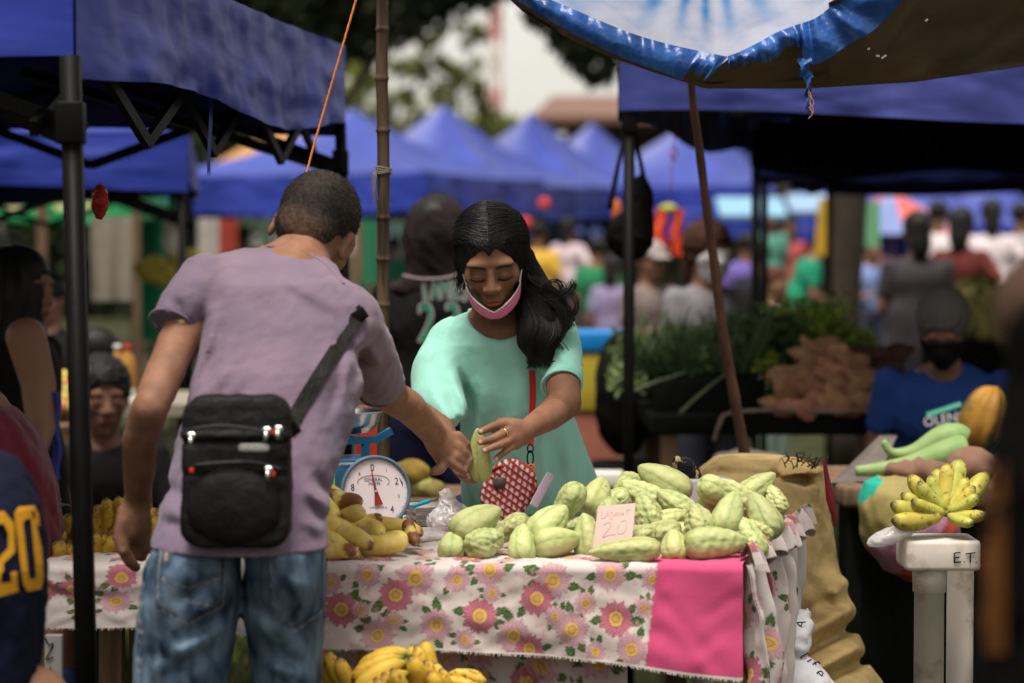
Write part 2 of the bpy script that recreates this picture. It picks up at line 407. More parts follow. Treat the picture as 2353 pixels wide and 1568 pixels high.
wsky(8,840,70,[pc(830,180,70,.7,1.0),pc(900,280,70,1.0,.7),pc(780,290,70,1.2,.8),pc(950,310,70,.9,.4)],2600,.15,lg,'pale yellow green tree low behind the bamboo pole')
wsky(9,620,55,[pc(620,330,55,1.2,.8),pc(500,360,55,1.0,.9),pc(700,300,55,.9,.8)],4500,.14,lg,'bright green bush seen under the near canopy truss','bush',2.6)
wsky(10,1180,72,[pc(1140,290,72,.9,.4),pc(1180,310,72,.8,.4),pc(1100,300,72,.7,.4)],1500,.16,lg,'low pale green bush at the foot of the lattice tower','bush',2.2)
c=[pc(x,y,45,1.8,1.5) for x,y in((60,520),(200,600),(350,480),(480,420),(30,650),(300,660))]
wsky(11,250,45,c,14000,.13,lf,'dark green shrubbery behind the beige screen at left','shrub',2.6)
c=[pc(x,y,52,1.6,1.1) for x,y in((450,330),(520,330),(560,300),(250,330),(100,330),(380,300))]
wsky(12,480,52,c,16000,.13,lf,'dark tree crown filling the gap beyond the second canopy','broad_tree',3.2)
# ================= lattice tower =================
tx=at(1138,300,75); t=thing('lattice_tower','red and white lattice mast rising behind the market','tower',(tx[0],75,0))
for i in range(9):
    b=MB(); z0,z1=i*1.25,(i+1)*1.25
    for sx,sy in((-1,-1),(1,-1),(1,1),(-1,1)): b.bar((tx[0]+sx*.16,75+sy*.16,z0),(tx[0]+sx*.16,75+sy*.16,z1),.11,.11)
    for sx in(-1,1):
        b.bar((tx[0]-.16,75+sx*.16,z0),(tx[0]+.16,75+sx*.16,z1),.08,.08); b.bar((tx[0]+.16,75+sx*.16,z0),(tx[0]-.16,75+sx*.16,z1),.08,.08)
    b.build('mast_section',[mat('red_mast_paint',(.42,.08,.06),.6),mat('white_mast_paint',(.6,.5,.45),.6)][i%2] if i<2 else [bpy.data.materials['red_mast_paint'],bpy.data.materials['white_mast_paint']][i%2],t,smooth=False)
# ================= building =================
bx0,bx1=at(1232,0,45)[0],at(2700,0,45)[0]
t=thing('low_building','long low building with a brown roof behind the market','building',((bx0+bx1)/2,47,0))
zr0,zr1=at(0,268,45)[2],at(0,218,47)[2]
b=MB(); b.add([(bx0-.1,44.6,zr0),(bx1,44.6,zr0),(bx1,48,zr1+.05),(bx0+.35,48,zr1+.05),(bx0-.1,44.6,zr0-.12),(bx1,44.6,zr0-.12),(bx1,51.5,zr0),(bx0-.1,51.5,zr0)],[(0,1,2,3),(4,5,1,0),(3,2,6,7),(0,3,7,4)]); b.build('roof',mat('brown_metal_roof',(.17,.095,.07),.5,var=.15,vs=2),t,smooth=False)
b=MB(); b.box(((bx0+bx1)/2+.3,48.4,zr0/2-.1),(bx1-bx0-.6,5,zr0-.22)); b.build('wall',mat('dark_brown_wall',(.05,.028,.018),.9,var=.3),t,smooth=False)
for i in range(8):
    px=bx0+1.0+i*1.4
    b=MB(); b.box((px,45.88,1.5),(.8,.06,1.2)); wd=b.build('window',mat('window_glass_%d'%i,(.02,.02,.02),.2) if i==0 else bpy.data.materials['window_glass_0'],t,smooth=False)
b=MB()
for i in range(9): b.box((bx0+.3+i*1.4,45.2,zr0/2-.1),(.12,.12,zr0-.3))
b.build('porch_post',M['wood'],t,smooth=False)
# ================= pale green fence =================
t=thing('picket_fence','pale green picket fence across the far side of the market','fence',(3.5,32,0))
b=MB()
for i in range(64): b.box((-4+i*.25,32,.95),(.12,.03,1.9))
b.build('pickets',mat('pale_green_paint',(.22,.34,.22),.7,var=.2,vs=2),t,smooth=False)
b=MB(); b.box((4,32.05,.5),(16,.05,.1)); b.box((4,32.05,1.6),(16,.05,.1)); b.build('rail',bpy.data.materials['pale_green_paint'],t,smooth=False)
# ================= canopies =================
def canopy(label,cx,cy,w_,yaw,eave,peak,val,m,mv=None,posts=True,group='pop up canopies of the market',truss=False,wob=.03,seed=1,roof=True,under=None,cat='canopy',sag=.35,drops=(0,0,0,0),inset=.035,lean=0,tops=0):
    t=thing('market_canopy',label,cat,(cx,cy,0),group)
    cy_,sy_=math.cos(yaw),math.sin(yaw); h=w_/2
    cor=[np.array([cx+(x*cy_-y*sy_)*h,cy+(x*sy_+y*cy_)*h,eave+dz]) for (x,y),dz in zip(((1,-1),(1,1),(-1,1),(-1,-1)),drops)]
    pk=np.array([cx,cy,peak]); mv=mv or m
    if roof:
        for i in range(4):
            a,b_=cor[i],cor[(i+1)%4]
            def Pf(u,v):
                e=a+(b_-a)*u[:,None]; e=e.copy(); e[:,2]-=.03*np.sin(math.pi*u)
                p=e+(pk-e)*v[:,None]; p[:,2]-=sag*(peak-eave)*np.sin(math.pi*v)*(.6+.4*np.sin(math.pi*u))
                p[:,2]+=.012*noise(p,.9,seed+i)
                return p
            V,Fs,_,_=grid(Pf,22,16); V=np.concatenate([V,V-[0,0,.004]]); 
            obj('roof_panel',V,np.concatenate([Fs,Fs[:,::-1]+len(V)//2]),m,t)
    for i in range(4):
        a,b_=cor[i],cor[(i+1)%4]; nrm=np.cross(b_-a,[0,0,1]); nrm/=np.linalg.norm(nrm)
        def Pv(u,v):
            p=a+(b_-a)*u[:,None]; p=p+np.array([0,0,-1])*(val*v)[:,None]
            win=np.clip(10*np.minimum(u,1-u),0,1); p=p+nrm*(.004+win*(wob*(v*(.6+.6*np.sin(u*23+seed*2+i)*np.sin(u*7+i)))+.008*noise(p*[1,1,3],.5,seed)+.0045*noise(p*[.45,.45,2.2],.16,seed+4)*v))[:,None]
            p[:,2]+=-.02*v*np.sin(u*9+seed)-.015*np.sin(math.pi*u)
            return p
        V,Fs,_,_=grid(Pv,90,14); V=np.concatenate([V,V-nrm*.003]); obj('valance',V,np.concatenate([Fs,Fs[:,::-1]+len(V)//2]),mv,t)
    if posts:
        for c in cor:
            d=(np.array([cx,cy,0])-c)*[1,1,0]; d/=np.linalg.norm(d); q=c+d*inset
            b=MB(); b.bar((q[0]+lean,q[1],0),(q[0],q[1],q[2]-.05-tops),.031,.031); b.box((q[0],q[1],q[2]-.16-tops),(.045,.045,.07),bev=.004); b.box((q[0],q[1],.006),(.09,.09,.012)); b.build('post',M['steel'],t)
    if truss:
        for i in range(4):
            a,b_=cor[i].copy(),cor[(i+1)%4].copy(); dz=np.array([0,0,-.30])
            inn=(np.array([cx,cy,0])-(a+b_)/2)*[1,1,0]; inn/=np.linalg.norm(inn); a=a+inn*.05; b_=b_+inn*.05
            for s in range(4):
                p0=a+(b_-a)*(s/4); p1=a+(b_-a)*((s+1)/4)
                b=MB(); b.bar(p0+[0,0,-.08 if s%2==0 else -.34],p1+[0,0,-.34 if s%2==0 else -.08],.014,.026); b.bar(p0+[0,0,-.34 if s%2==0 else -.08]+inn*.02,p1+[0,0,-.08 if s%2==0 else -.34]+inn*.02,.014,.026)
                b.build('truss_bar',M['steel'],t,smooth=False)
        for i in range(4):
            c=cor[i]; ip=np.array([cx,cy,eave-.25]); mdl=(c+ip)/2
            b=MB(); b.bar(c+[0,0,-.1],mdl+[0,0,.12],.014,.026); b.bar(c+[0,0,-.36],mdl+[0,0,.02],.014,.026); b.bar(mdl+[0,0,.12],ip,.014,.026); b.build('roof_strut',M['steel'],t,smooth=False)
        for i in range(4):   # pieces of velcro strap hanging down
            a,b_=cor[i],cor[(i+1)%4]; p=a+(b_-a)*.42; inn=(np.array([cx,cy,0])-(a+b_)/2)*[1,1,0]; inn/=np.linalg.norm(inn)
            b=MB()
            V,Fs,_,_=grid(lambda u,v:p+inn*.03+(b_-a)/np.linalg.norm(b_-a)*((u-.5)*.035+.012*np.sin(v*5))[:,None]+np.stack([0*v,0*v,-val*.8-v*.2+.006*np.sin(u*40)*v],1),9,14)
            b.add(V,Fs); b.build('hanging_strap',M['blue'],t)
    return t,cor
FAR=[('far blue canopy nearest the bamboo pole, its peak behind the pole',810,250,23,2.8),
('far blue canopy with the tallest peak, just right of the bamboo pole',1020,240,27,2.8),
('far blue canopy whose peak stands left of the brown roof',1220,258,30,2.8),
('small far blue canopy peaking in front of the brown building',1360,280,33,2.6),
('pale far blue canopy seen left of the leaning stick',1565,288,31,2.8),
('farthest pale blue canopy between leaning stick and dark stall',1655,302,37,2.6)]
fyaw=-R(22)
for i,(lab,px,py,d,w_) in enumerate(FAR):
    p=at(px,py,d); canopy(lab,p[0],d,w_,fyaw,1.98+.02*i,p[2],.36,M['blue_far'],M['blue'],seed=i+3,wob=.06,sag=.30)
yel=mat('orange_yellow_canopy_cloth',(.55,.30,.10),.6,var=.1,trans=.2)
p=at(660,262,28); canopy('orange yellow canopy edge showing behind the far blue canopy at left',p[0],28,2.6,fyaw,2.0,p[2],.3,yel,seed=31)
for i,(px,py,d) in enumerate(((1800,405,30),(1900,412,34),(2010,408,29),(2140,420,33),(2280,415,25),(1730,430,40),(1150,470,33),(1300,480,36),(1080,430,40))):
    p=at(px,py,d); lab=['second distant blue canopy from the left under the dark stall roof','distant blue canopy beside the black trunk under the dark stall roof','distant blue canopy over the red and blue umbrella','distant blue canopy behind the striped dress woman','distant pale blue canopy at the right edge','distant low blue canopy right of the leaning stick','distant low blue canopy behind the black headscarf','distant low blue canopy behind the standing seller','distant low blue canopy in the gap right of the pole'][i]
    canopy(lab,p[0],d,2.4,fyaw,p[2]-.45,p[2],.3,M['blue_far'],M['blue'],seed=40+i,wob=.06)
# second canopy at left
c2=at(432,300,9.3); yw=R(7); h=1.45
cx=c2[0]-h*math.cos(yw)-h*math.sin(yw)*1; cy=9.3+h*math.cos(yw)-h*math.sin(yw)
canopy('middle distance blue canopy behind the near one at left',cx,cy,2.9,yw,c2[2],c2[2]+.55,.215,M['blue'],seed=11,truss=True,wob=.03)
# green canopy
g=at(150,440,14.5); gm=mat('green_canopy_cloth',(.03,.30,.10),.5,var=.15,trans=.2)
t,_=canopy('green canopy with a lettered white and yellow valance at far left',g[0]-1.05,15.9,2.8,R(3),g[2]+.0,g[2]+.30,.17,gm,seed=12)
pp=mat('pale_print',(.6,.62,.3),.7)
for i in range(11):
    b=MB(); b.box((g[0]-1.35+i*.15,14.43,g[2]-.09),(.07+.03*(i%2),.004,.045)); b.build('printed_letter',pp,t,smooth=False)
# near canopy at left
nc=at(160,0,4.0); far=at(788,98,6.9)
a0=np.array([-.722,4.0]); a1=np.array([-.475,6.85]); dr=(a1-a0)/np.linalg.norm(a1-a0); wN=np.linalg.norm(a1-a0); yw=-math.atan2(dr[0],dr[1]); lf_=np.array([-dr[1],dr[0]])
cN=a0+dr*wN/2+lf_*wN/2
zN=at(160,172,4.0)[2]; zF=at(788,272,6.85)[2]
near,ncor=canopy('big near blue canopy on black legs hanging over the top left',cN[0],cN[1],wN,yw,1.88,2.45,.24,M['blue'],seed=21,truss=True,wob=.02,sag=.3,drops=(0,.03,.04,.02),inset=.012,lean=.032,tops=.17)
# right dark stall
rA=np.array([.305,6.9]); dr=np.array([math.sin(R(12.5)),math.cos(R(12.5))]); rg_=np.array([dr[1],-dr[0]]); wR=3.1
cR=rA+dr*wR/2+rg_*wR/2
canopy('wide dark blue stall canopy over the vegetable stall at right',cR[0],cR[1],wR,-R(12.5),1.862,2.45,.150,mat('dusky_blue_cloth',(.035,.045,.18),.5,var=.2,fold=.5,fs=3),seed=23,wob=.02,sag=.3)
cR2=cR+rg_*wR*1.02
canopy('second dark canopy of the vegetable stall, mostly outside at right',cR2[0],cR2[1],wR,-R(12.5),1.862,2.45,.150,M['blue_dk'],seed=24,wob=.02)
cR3=cR+dr*wR*1.03
canopy('third dark canopy standing behind the vegetable stall, low and nearly black',cR3[0]+.02,cR3[1],wR,-R(12.5),1.86,2.5,.23,M['blue_dk'],seed=25,wob=.05)
cR4=cR3+rg_*wR*1.03
canopy('fourth dark canopy at far right behind the others, nearly black',cR4[0],cR4[1],wR,-R(12.5),1.86,2.5,.23,M['blue_dk'],seed=26,wob=.05)
# black sheet added as the shade under the roof, along its far side
p0=cR+dr*1.45-rg_*1.5; p1=cR+dr*1.45+rg_*4.4
def Pn(u,v):
    p=np.stack([p0[0]+(p1[0]-p0[0])*u,p0[1]+(p1[1]-p0[1])*u,1.85-v*(.20+.03*np.sin(u*14)+.02*np.sin(u*37))],1); p[:,1]+=.05*np.sin(u*40)*v; return p
V,Fs,_,_=grid(Pn,120,8); V=np.concatenate([V,V+[0,.004,0]]); obj('shade_net',V,np.concatenate([Fs,Fs[:,::-1]+len(V)//2]),M['net'],label='black sheet added as the shade under the dark stall roof',cat='net')
def Pc(u,v):  # flat black sheet added to darken the space below the roof
    q=cR+dr*(1.35-2.4*v)[:,None]-rg_*1.35+rg_*(5.6*u)[:,None]; return np.stack([q[:,0],q[:,1],1.84-.03*np.sin(u*9)*np.sin(v*5)],1)
V,Fs,_,_=grid(Pc,40,20); V=np.concatenate([V,V+[0,0,.004]]); obj('shade_net',V,np.concatenate([Fs,Fs[:,::-1]+len(V)//2]),M['net'],label='flat black sheet added to deepen the shade beneath the dark stall roof',cat='net')
# tree trunk-like black hanging cloth at far right middle
p=at(1935,400,14); b=MB(); b.tube(spl([(p[0],14,2.2),(p[0]+.03,14,1.6),(p[0],14,.9),(p[0]+.02,14,0)],10),np.linspace(.13,.09,10),10); b.build('trunk',M['bark'],None,label='dark tree trunk standing under the stall roof among the shoppers',cat='tree trunk')
# ================= heads and bodies =================
def head_f(open_eyes=False,female=False):
    j=.84 if female else 1.0
    f=smin(.03,ell((0,.018,.035),(.074,.092,.083)),ell((0,-.022,-.025),(.062*j,.066,.078)),ell((0,-.036,-.078),(.038*j,.040,.030)))
    f=smin(.02,f,ell((.040,-.052,-.012),(.024,.026,.022)),ell((-.040,-.052,-.012),(.024,.026,.022)))
    f=smin(.014,f,ell((.030,-.070,.030),(.026,.013,.010)),ell((-.030,-.070,.030),(.026,.013,.010)))
    soc=smin(0,ell((.031,-.097,.007),(.020,.016,.012)),ell((-.031,-.097,.007),(.020,.016,.012)))
    f=smax(.012,f,neg(soc))
    f=smin(.004,f,ell((.031,-.0715,.004),(.0165,.015,.0135)),ell((-.031,-.0715,.004),(.0165,.015,.0135)))
    nose=smin(.012,rc((0,-.083,.012),(0,-.101,-.022),.0065,.0115),ell((.0135,-.092,-.026),(.0095,.011,.0075)),ell((-.0135,-.092,-.026),(.0095,.011,.0075)))
    f=smin(.010,f,nose)
    f=smax(.003,f,neg(smin(0,ell((.008,-.098,-.035),(.004,.006,.003)),ell((-.008,-.098,-.035),(.004,.006,.003)))))
    f=smin(.012,f,ell((0,-.084,-.056),(.026,.014,.016)))
    f=smin(.003,f,ell((0,-.0945,-.0515),(.022,.0075,.0052)),ell((0,-.0935,-.0625),(.019,.0085,.0066)))
    f=smax(.002,f,neg(ell((0,-.102,-.0568),(.021,.006,.0011))))
    f=smin(.012,f,ell((0,-.078,-.092),(.017,.014,.013)))
    for s in(-1,1):
        ear=smax(.003,ell((s*.0775,.012,-.004),(.0085,.019,.031),(0,0,s*.35)),neg(ell((s*.086,.010,-.002),(.006,.011,.02),(0,0,s*.35))))
        f=smin(.006,f,ear)
    return f
def head_cols(L,base,brow=(.02,.015,.012),lip=None,female=False,freckle=0):
    "colours of a face, L in head space"
    c=np.tile(np.array(base,float),(len(L),1)); x,y,z=np.abs(L[:,0]),L[:,1],L[:,2]
    def mix(col,w):
        nonlocal c
        w=np.clip(w,0,1)[:,None]; c=c*(1-w)+np.array(col)*w
    front=y<-.03
    zb=.0285-.0035*((x-.033)/.018)**2
    mix(brow,front*(1-np.abs(z-zb)/.0052)*1.8*((x>.012)&(x<.053)))
    zl=-.0035-.004*(1-((x-.031)/.017)**2)+.004
    mix((.010,.007,.006),front*(1-np.abs(z-zl+.0045)/.0036)*2.2*((x>.013)&(x<.049)))
    mix((base[0]*.5,base[1]*.45,base[2]*.45),front*(1-np.abs(z-.0125+.0030*((x-.031)/.016)**2)/.0018)*.8*((x>.016)&(x<.047)))
    lip=lip or (base[0]*.95,base[1]*.62,base[2]*.62)
    mix(lip,front*(1-np.maximum(np.abs(z+.057)-.009,0)/.003)*(x<.021))
    mix((.05,.02,.015),front*(1-np.abs(z+.0568)/.0018)*(x<.021))
    if freckle:
        n=noise(L,.011,5,4)+noise(L,.007,9,3); mix((base[0]*.55,base[1]*.5,base[2]*.5),front*np.clip((n-1.05)*3,0,.75)*(z>-.045)*(z<.03))
    return c
def rotm(yaw=0,pitch=0,roll=0):
    "head/figure turn: yaw about up (0 = faces the camera), pitch>0 looks down"
    return Matrix.Rotation(yaw,3,'Z')@Matrix.Rotation(pitch,3,'X')@Matrix.Rotation(roll,3,'Y')
def finger(p0,p1,p2,r0=.0080,r2=.0062): return path([p0,p1,p2],[r0,(r0+r2)/2,r2])
def auto_hand(wr,dirv,nrm,s=1.0,curl=.5,side=1):
    "relaxed hand: wrist point, direction of the fingers, palm normal, five fingers"
    wr=A3(wr); d=A3(dirv)/np.linalg.norm(dirv); n=A3(nrm)-d*np.dot(A3(nrm),d); n/=np.linalg.norm(n); x=np.cross(d,n)*side
    fs=[ell(wr+d*.045*s,(.040*s,.048*s,.016*s),Matrix((x,d,n)).transposed())]
    for i,(o,l) in enumerate(((-.030,.062),(-.010,.074),(.010,.070),(.029,.055))):
        k=wr+d*.082*s+x*o*s; l=l*s; m=k+(d*math.cos(curl)+n*math.sin(curl))*l*.5; e=m+(d*math.cos(curl*2.1)+n*math.sin(curl*2.1))*l*.5
        fs.append(path([wr+d*.05*s+x*o*.8*s,k,m,e],[.010*s,.0092*s,.008*s,.0066*s]))
    k=wr+d*.025*s-x*.030*s; m=k+(d*.75-x*.5+n*.35)*.034*s; e=m+(d*.9-x*.05+n*.45)*.030*s
    fs.append(path([wr+d*.01*s,k,m,e],[.012*s,.012*s,.0095*s,.0078*s]))
    return smin(.006*s,*fs)
def person_part(name,f,lo,hi,h,m,parent,cols=None,**k):
    V,Fs=surf(f,lo,hi,h); return obj(name,V,Fs,m,parent,cols=None if cols is None else cols(V),**k)
vskin=mat('skin_surface',rough=.62,var=.16,vs=28,bump=.16,bs=130,vcol=True,sss=.04,spec=.2)
PAL={}
def pmat(kind,col,**k):
    key=(kind,tuple(round(c,3) for c in col))
    if key not in PAL: PAL[key]=mat('%s_%d'%(kind,len(PAL)),col,.85,var=.15,vs=5,fold=.5,fs=9,bump=.15,bs=150,**k)
    return PAL[key]
def figure(label,px,py,d,shirt,pants,skin=(.22,.11,.065),yaw=0.0,hair=(.010,.009,.008),female=False,arms='down',h=.013,cap=None,hs=1.0,lean=0,group='shoppers in the background',width=1.0,mask=None,top=None,bun=False,zmin=None,curly=0,pitch=.15,dress=False,name='person'):
    "a full figure whose crown is seen at (px,py), d metres away; stands on the ground (or sits when zmin is given)"
    tp=at(px,py,d); Ht=tp[2]
    S=min(max(Ht,1.25),1.72)/1.65 if zmin is None else hs
    Hd=Ht if zmin is None else Ht
    base=np.array([tp[0],d,0.0]); cy,sy=math.cos(yaw),math.sin(yaw)
    def W(x,y,z):  # figure space: faces -y, z counted down from the crown in units of a 1.65 m person
        return base+np.array([(x*cy-y*sy)*S,(x*sy+y*cy)*S,Ht-(1.65-z)*S])
    Ln=lambda z:lean*max(0,z-.95)   # forward lean grows upward
    def J(x,y,z): return W(x,y-Ln(z)+lean*.7*(1 if True else 0),z)
    if female: sw,hw=.135*width,.145*width
    else: sw,hw=.155*width,.135*width
    hc=J(0,-.02,1.535); Rh=rotm(yaw,pitch+lean*.6)
    neck=J(0,.0,1.36)
    t=thing(name,label,'person',(base[0],base[1],0),group)
    if arms=='down': ar=[((s*(sw+.01),.0,1.33),(s*(sw+.06),.03,1.07),(s*(sw+.05),-.05,.84)) for s in(-1,1)]
    elif arms=='front': ar=[((s*(sw+.01),.0,1.33),(s*(sw+.05),-.02,1.08),(s*.08,-.27,1.10)) for s in(-1,1)]
    elif arms=='work': ar=[((s*(sw+.01),.0,1.33),(s*(sw+.07),-.08,1.08),(s*.12,-.34,1.0)) for s in(-1,1)]
    elif arms=='hip': ar=[((s*(sw+.01),.0,1.33),(s*(sw+.18),.06,1.10),(s*(hw),-.02,.98)) for s in(-1,1)]
    fs=[xf(head_f(female=female),hc,Rh,S*1.08),rc(J(0,.01,1.47),J(0,.015,1.33),.052*S,.058*S),
        smin(.03,ell(J(0,0,1.25),(sw*S,.10*S,.16*S),(0,0,yaw)),ell(J(0,0,.98),(hw*S,.10*S,.15*S),(0,0,yaw)))]
    hands=[]
    for i,(a,b,c) in enumerate(ar):
        a_,b_,c_=J(*a),J(*b),J(*c); fs.append(path([a_,b_,c_],[.043*S,.034*S,.023*S]))
        dv=c_-b_; hands.append(auto_hand(c_,dv,W(-np.sign(a[0])*1,-.3,0)-W(0,0,0),S*.95,.5,-1 if a[0]>0 else 1))
    if zmin is None: legs=[[J(s*.085,0,.88),J(s*.09,-.02,.48),J(s*.09,.02,.07)] for s in(-1,1)]
    else: legs=[[J(s*.09,0,.86),J(s*.13,-.42,.86),J(s*.12,-.40,max(.86-zmin/S,.45))] for s in(-1,1)]
    for l in legs: fs.append(path(l,[.07*S,.05*S,.035*S]))
    body=smin(.02,*fs)
    body=smin(.004,body,*hands)
    allp=[J(*q) for a in ar for q in a]+[q for l in legs for q in l]+[hc]; lo,hi=box_of(allp,.17*S)
    lo[2]=max(lo[2],-.0)
    def cols(V):
        L=((V-hc)@np.array(Rh))/(S*1.08); c=np.tile(np.array(skin,float),(len(V),1)); m_=np.linalg.norm(L,axis=1)<.14
        c[m_]=head_cols(L[m_],skin); return c
    person_part('body',body,lo,hi,h,vskin,t,cols)
    # shirt
    sl=[]
    for a,b,c in ar:
        a_,b_=J(*a),J(*b); sl.append(rc(a_,a_+(b_-a_)*.62,.054*S,.052*S))
    bot=.90 if not dress else .45
    tor=smin(.05,ell(J(0,0,1.24),((sw+.018)*S,.125*S,.17*S),(0,0,yaw)),ell(J(0,0,1.02),((hw+.022)*S,.128*S,.19*S),(0,0,yaw)),*([ell(J(0,0,.75),((hw+.05)*S,.15*S,.35*S),(0,0,yaw))] if dress else []))
    sh=smin(.04,tor,*sl); sh=smax(.01,sh,neg(ell(J(0,-.04,1.43),(.075*S,.08*S,.075*S))))
    sh=smax(.004,sh,half(J(0,0,bot),(0,0,-1)))
    sh=addf(sh,lambda P:.004*noise(P*[1,1,.5],.16,int(px)%17))
    person_part('shirt' if not dress else 'dress',sh,lo-.05,hi+.05,h,top or pmat('shirt_cloth',shirt),t)
    if not dress:
        lg=smin(.03,*[path([l[0],l[1],l[2]+(l[1]-l[2])*.05],[.092*S,.068*S,.055*S]) for l in legs],ell(J(0,0,.93),(hw*S+.004,.118*S,.10*S),(0,0,yaw)))
        person_part('trousers',smax(.01,lg,half(J(0,0,.98),(0,0,1))),lo-.05,hi+.05,h,pmat('trouser_cloth',pants),t)
    if zmin is None:
        for l in legs:
            e=l[2]; 
            person_part('shoe',smax(.004,ell((e[0]+sy*.05,e[1]-cy*.05,.03),(.045*S,.125*S,.05*S),(0,0,yaw)),half((0,0,.004),(0,0,-1))),(e[0]-.2,e[1]-.2,0),(e[0]+.2,e[1]+.2,.12),.012,M['black'],t)
    # hair
    hr=smax(.01,ell((0,.022,.042),(.084,.100,.088)),neg(ell((0,-.085,-.03),(.066,.075,.082))))
    if female: hr=smin(.03,hr,ell((0,.075,-.05),(.065,.045,.12)))
    else: hr=smax(.01,hr,half((0,0,-.035),(0,0,-1)))
    if curly: hr=smin(.03,hr,ell((0,.024,.040),(.080,.096,.087))); hr=smax(.01,hr,neg(ell((0,-.095,-.02),(.075,.075,.088)))); hr=addf(hr,lambda P:curly*(noise(P,.03,3)+.6*noise(P,.016,5))-.35*curly)
    if bun: hr=smin(.02,hr,ell((0,.10,.07),(.04,.04,.04)))
    hm=M['hairm'] if sum(hair)<.05 else pmat('hair_tone',hair)
    hf=xf(hr,hc,Rh,S*1.08)
    person_part('hair',hf,hc-.2*S,hc+.2*S,h*.8,hm,t)
    if cap:
        cf=smin(.01,smax(.004,ell((0,.015,.05),(.09,.105,.085)),half((0,0,.04),(0,0,-1))),smax(.004,ell((0,-.08,.045),(.07,.07,.012)),half((0,0,.03),(0,0,-1))))
        person_part('cap',xf(cf,hc,Rh,S*1.08),hc-.22*S,hc+.22*S,h*.8,pmat('cap_cloth',cap),t)
    if mask:
        mf=smax(.003,smax(.003,off(head_f(),.011),neg(off(head_f(),.001))),half((0,-.03,-.018),(0,.6,.8)))
        mf=smax(.003,mf,half((0,-.03,0),(0,1,0)))
        person_part('face_mask',xf(mf,hc,Rh,S*1.08),hc-.2*S,hc+.2*S,.006,pmat('mask_cloth',mask),t)
    return t
# ================= the man in the purple shirt =================
def apx(l): return [at(*q) for q in l]
mh=at(719,541,4.37)                                   # centre of his head
MR=Matrix.Rotation(R(180),3,'Z')@Matrix.Rotation(R(-14),3,'Z')@Matrix.Rotation(R(-18),3,'Y')@Matrix.Rotation(R(28),3,'X')
man=thing('person','man seen from behind in purple t-shirt and blue jeans bending over the table','person',(at(545,1240,3.96)[0],3.96,0))
HS=.93
shL,elL,wrL=at(452,678,4.18),at(346,935,4.03),at(316,1150,4.17)
shR,elR,wrR=at(822,765,4.27),at(902,912,4.46),at(1003,1003,4.60)
torso_rows=rows_px([(570,560,700,4.29,.05),(584,495,738,4.27,.075),(606,455,768,4.25,.09),(650,445,800,4.22,.10),(700,438,828,4.20,.105),(770,440,842,4.17,.108),(850,444,838,4.13,.108),(930,430,824,4.10,.106),(1020,405,795,4.06,.106),(1110,385,765,4.02,.108),(1180,368,752,3.98,.112),(1240,349,755,3.96,.121),(1258,347,757,3.955,.124)])
inner=[(z,cx,cy,rx-.014-.02*(i>9),ry-.014-.02*(i>9)) for i,(z,cx,cy,rx,ry) in enumerate(torso_rows)]
armL=path([shL,elL,at(322,1010,4.08),wrL],[.036,.031,.031,.0225],0)
armR=path([shR,elR,at(940,935,4.49),wrR],[.036,.032,.031,.0235],0)
neck=rc(at(708,560,4.34),at(665,640,4.24),.048,.058)
# right hand closing on the chayote
def hpx(l,d0): return [at(x,y,d) for x,y,d in l]
palmR=smin(.012,path(apx([(1003,1003,4.60),(1022,1018,4.61),(1038,1030,4.615)]),[.024,.025,.019]),path(apx([(1006,1022,4.60),(1024,1046,4.61)]),[.022,.021]))
fR=[path(apx([(1030,1005,4.61),(1052,1001,4.615),(1070,1020,4.62),(1077,1046,4.63)]),[.0115,.0105,.0092,.0078]),
    path(apx([(1034,1022,4.605),(1050,1024,4.605),(1066,1040,4.61),(1080,1056,4.625)]),[.0112,.0105,.0092,.0076]),
    path(apx([(1030,1040,4.60),(1046,1046,4.60),(1062,1060,4.61),(1074,1071,4.62)]),[.0108,.0098,.0086,.0072]),
    path(apx([(1022,1052,4.60),(1036,1060,4.595),(1052,1074,4.60),(1066,1084,4.61)]),[.0100,.0088,.0078,.0068]),
    path(apx([(1012,1048,4.61),(1018,1066,4.60),(1010,1077,4.59),(998,1082,4.585)]),[.013,.012,.0105,.0092])]
handR=smin(.004,palmR,*fR)
palmL=smin(.01,path(apx([(316,1150,4.17),(306,1185,4.17),(298,1215,4.165)]),[.0235,.029,.027]),ell(at(312,1210,4.18),(.028,.022,.036)))
fL=[path(apx([(288,1220,4.165),(283,1248,4.16),(290,1272,4.165),(305,1280,4.18)]),[.012,.0105,.0092,.008]),
    path(apx([(300,1228,4.18),(300,1255,4.175),(312,1275,4.19),(326,1280,4.20)]),[.012,.011,.0095,.008]),
    path(apx([(318,1228,4.19),(324,1252,4.19),(334,1266,4.20)]),[.0118,.0105,.0085]),
    path(apx([(332,1220,4.20),(338,1242,4.20),(342,1256,4.20)]),[.0108,.0095,.0078]),
    path(apx([(284,1200,4.15),(276,1232,4.145),(284,1262,4.14),(300,1290,4.15),(313,1302,4.16)]),[.014,.0125,.0112,.0105,.0085])]
handL=smin(.005,palmL,*fL)
bodyf=smin(.02,xf(head_f(),mh,MR,HS),neck); bodyf=smin(.03,bodyf,stack(inner)); bodyf=smin(.015,bodyf,armL,armR); bodyf=smin(.008,bodyf,handR,handL)
SK=(.215,.105,.064)
def nail(V,c,ps,r=.0062,col=(.55,.32,.25)):
    for p in ps:
        w_=np.clip(1.3-np.linalg.norm(V-A3(p),axis=1)/r,0,1)[:,None]; c=c*(1-w_)+np.array(col)*w_
    return c
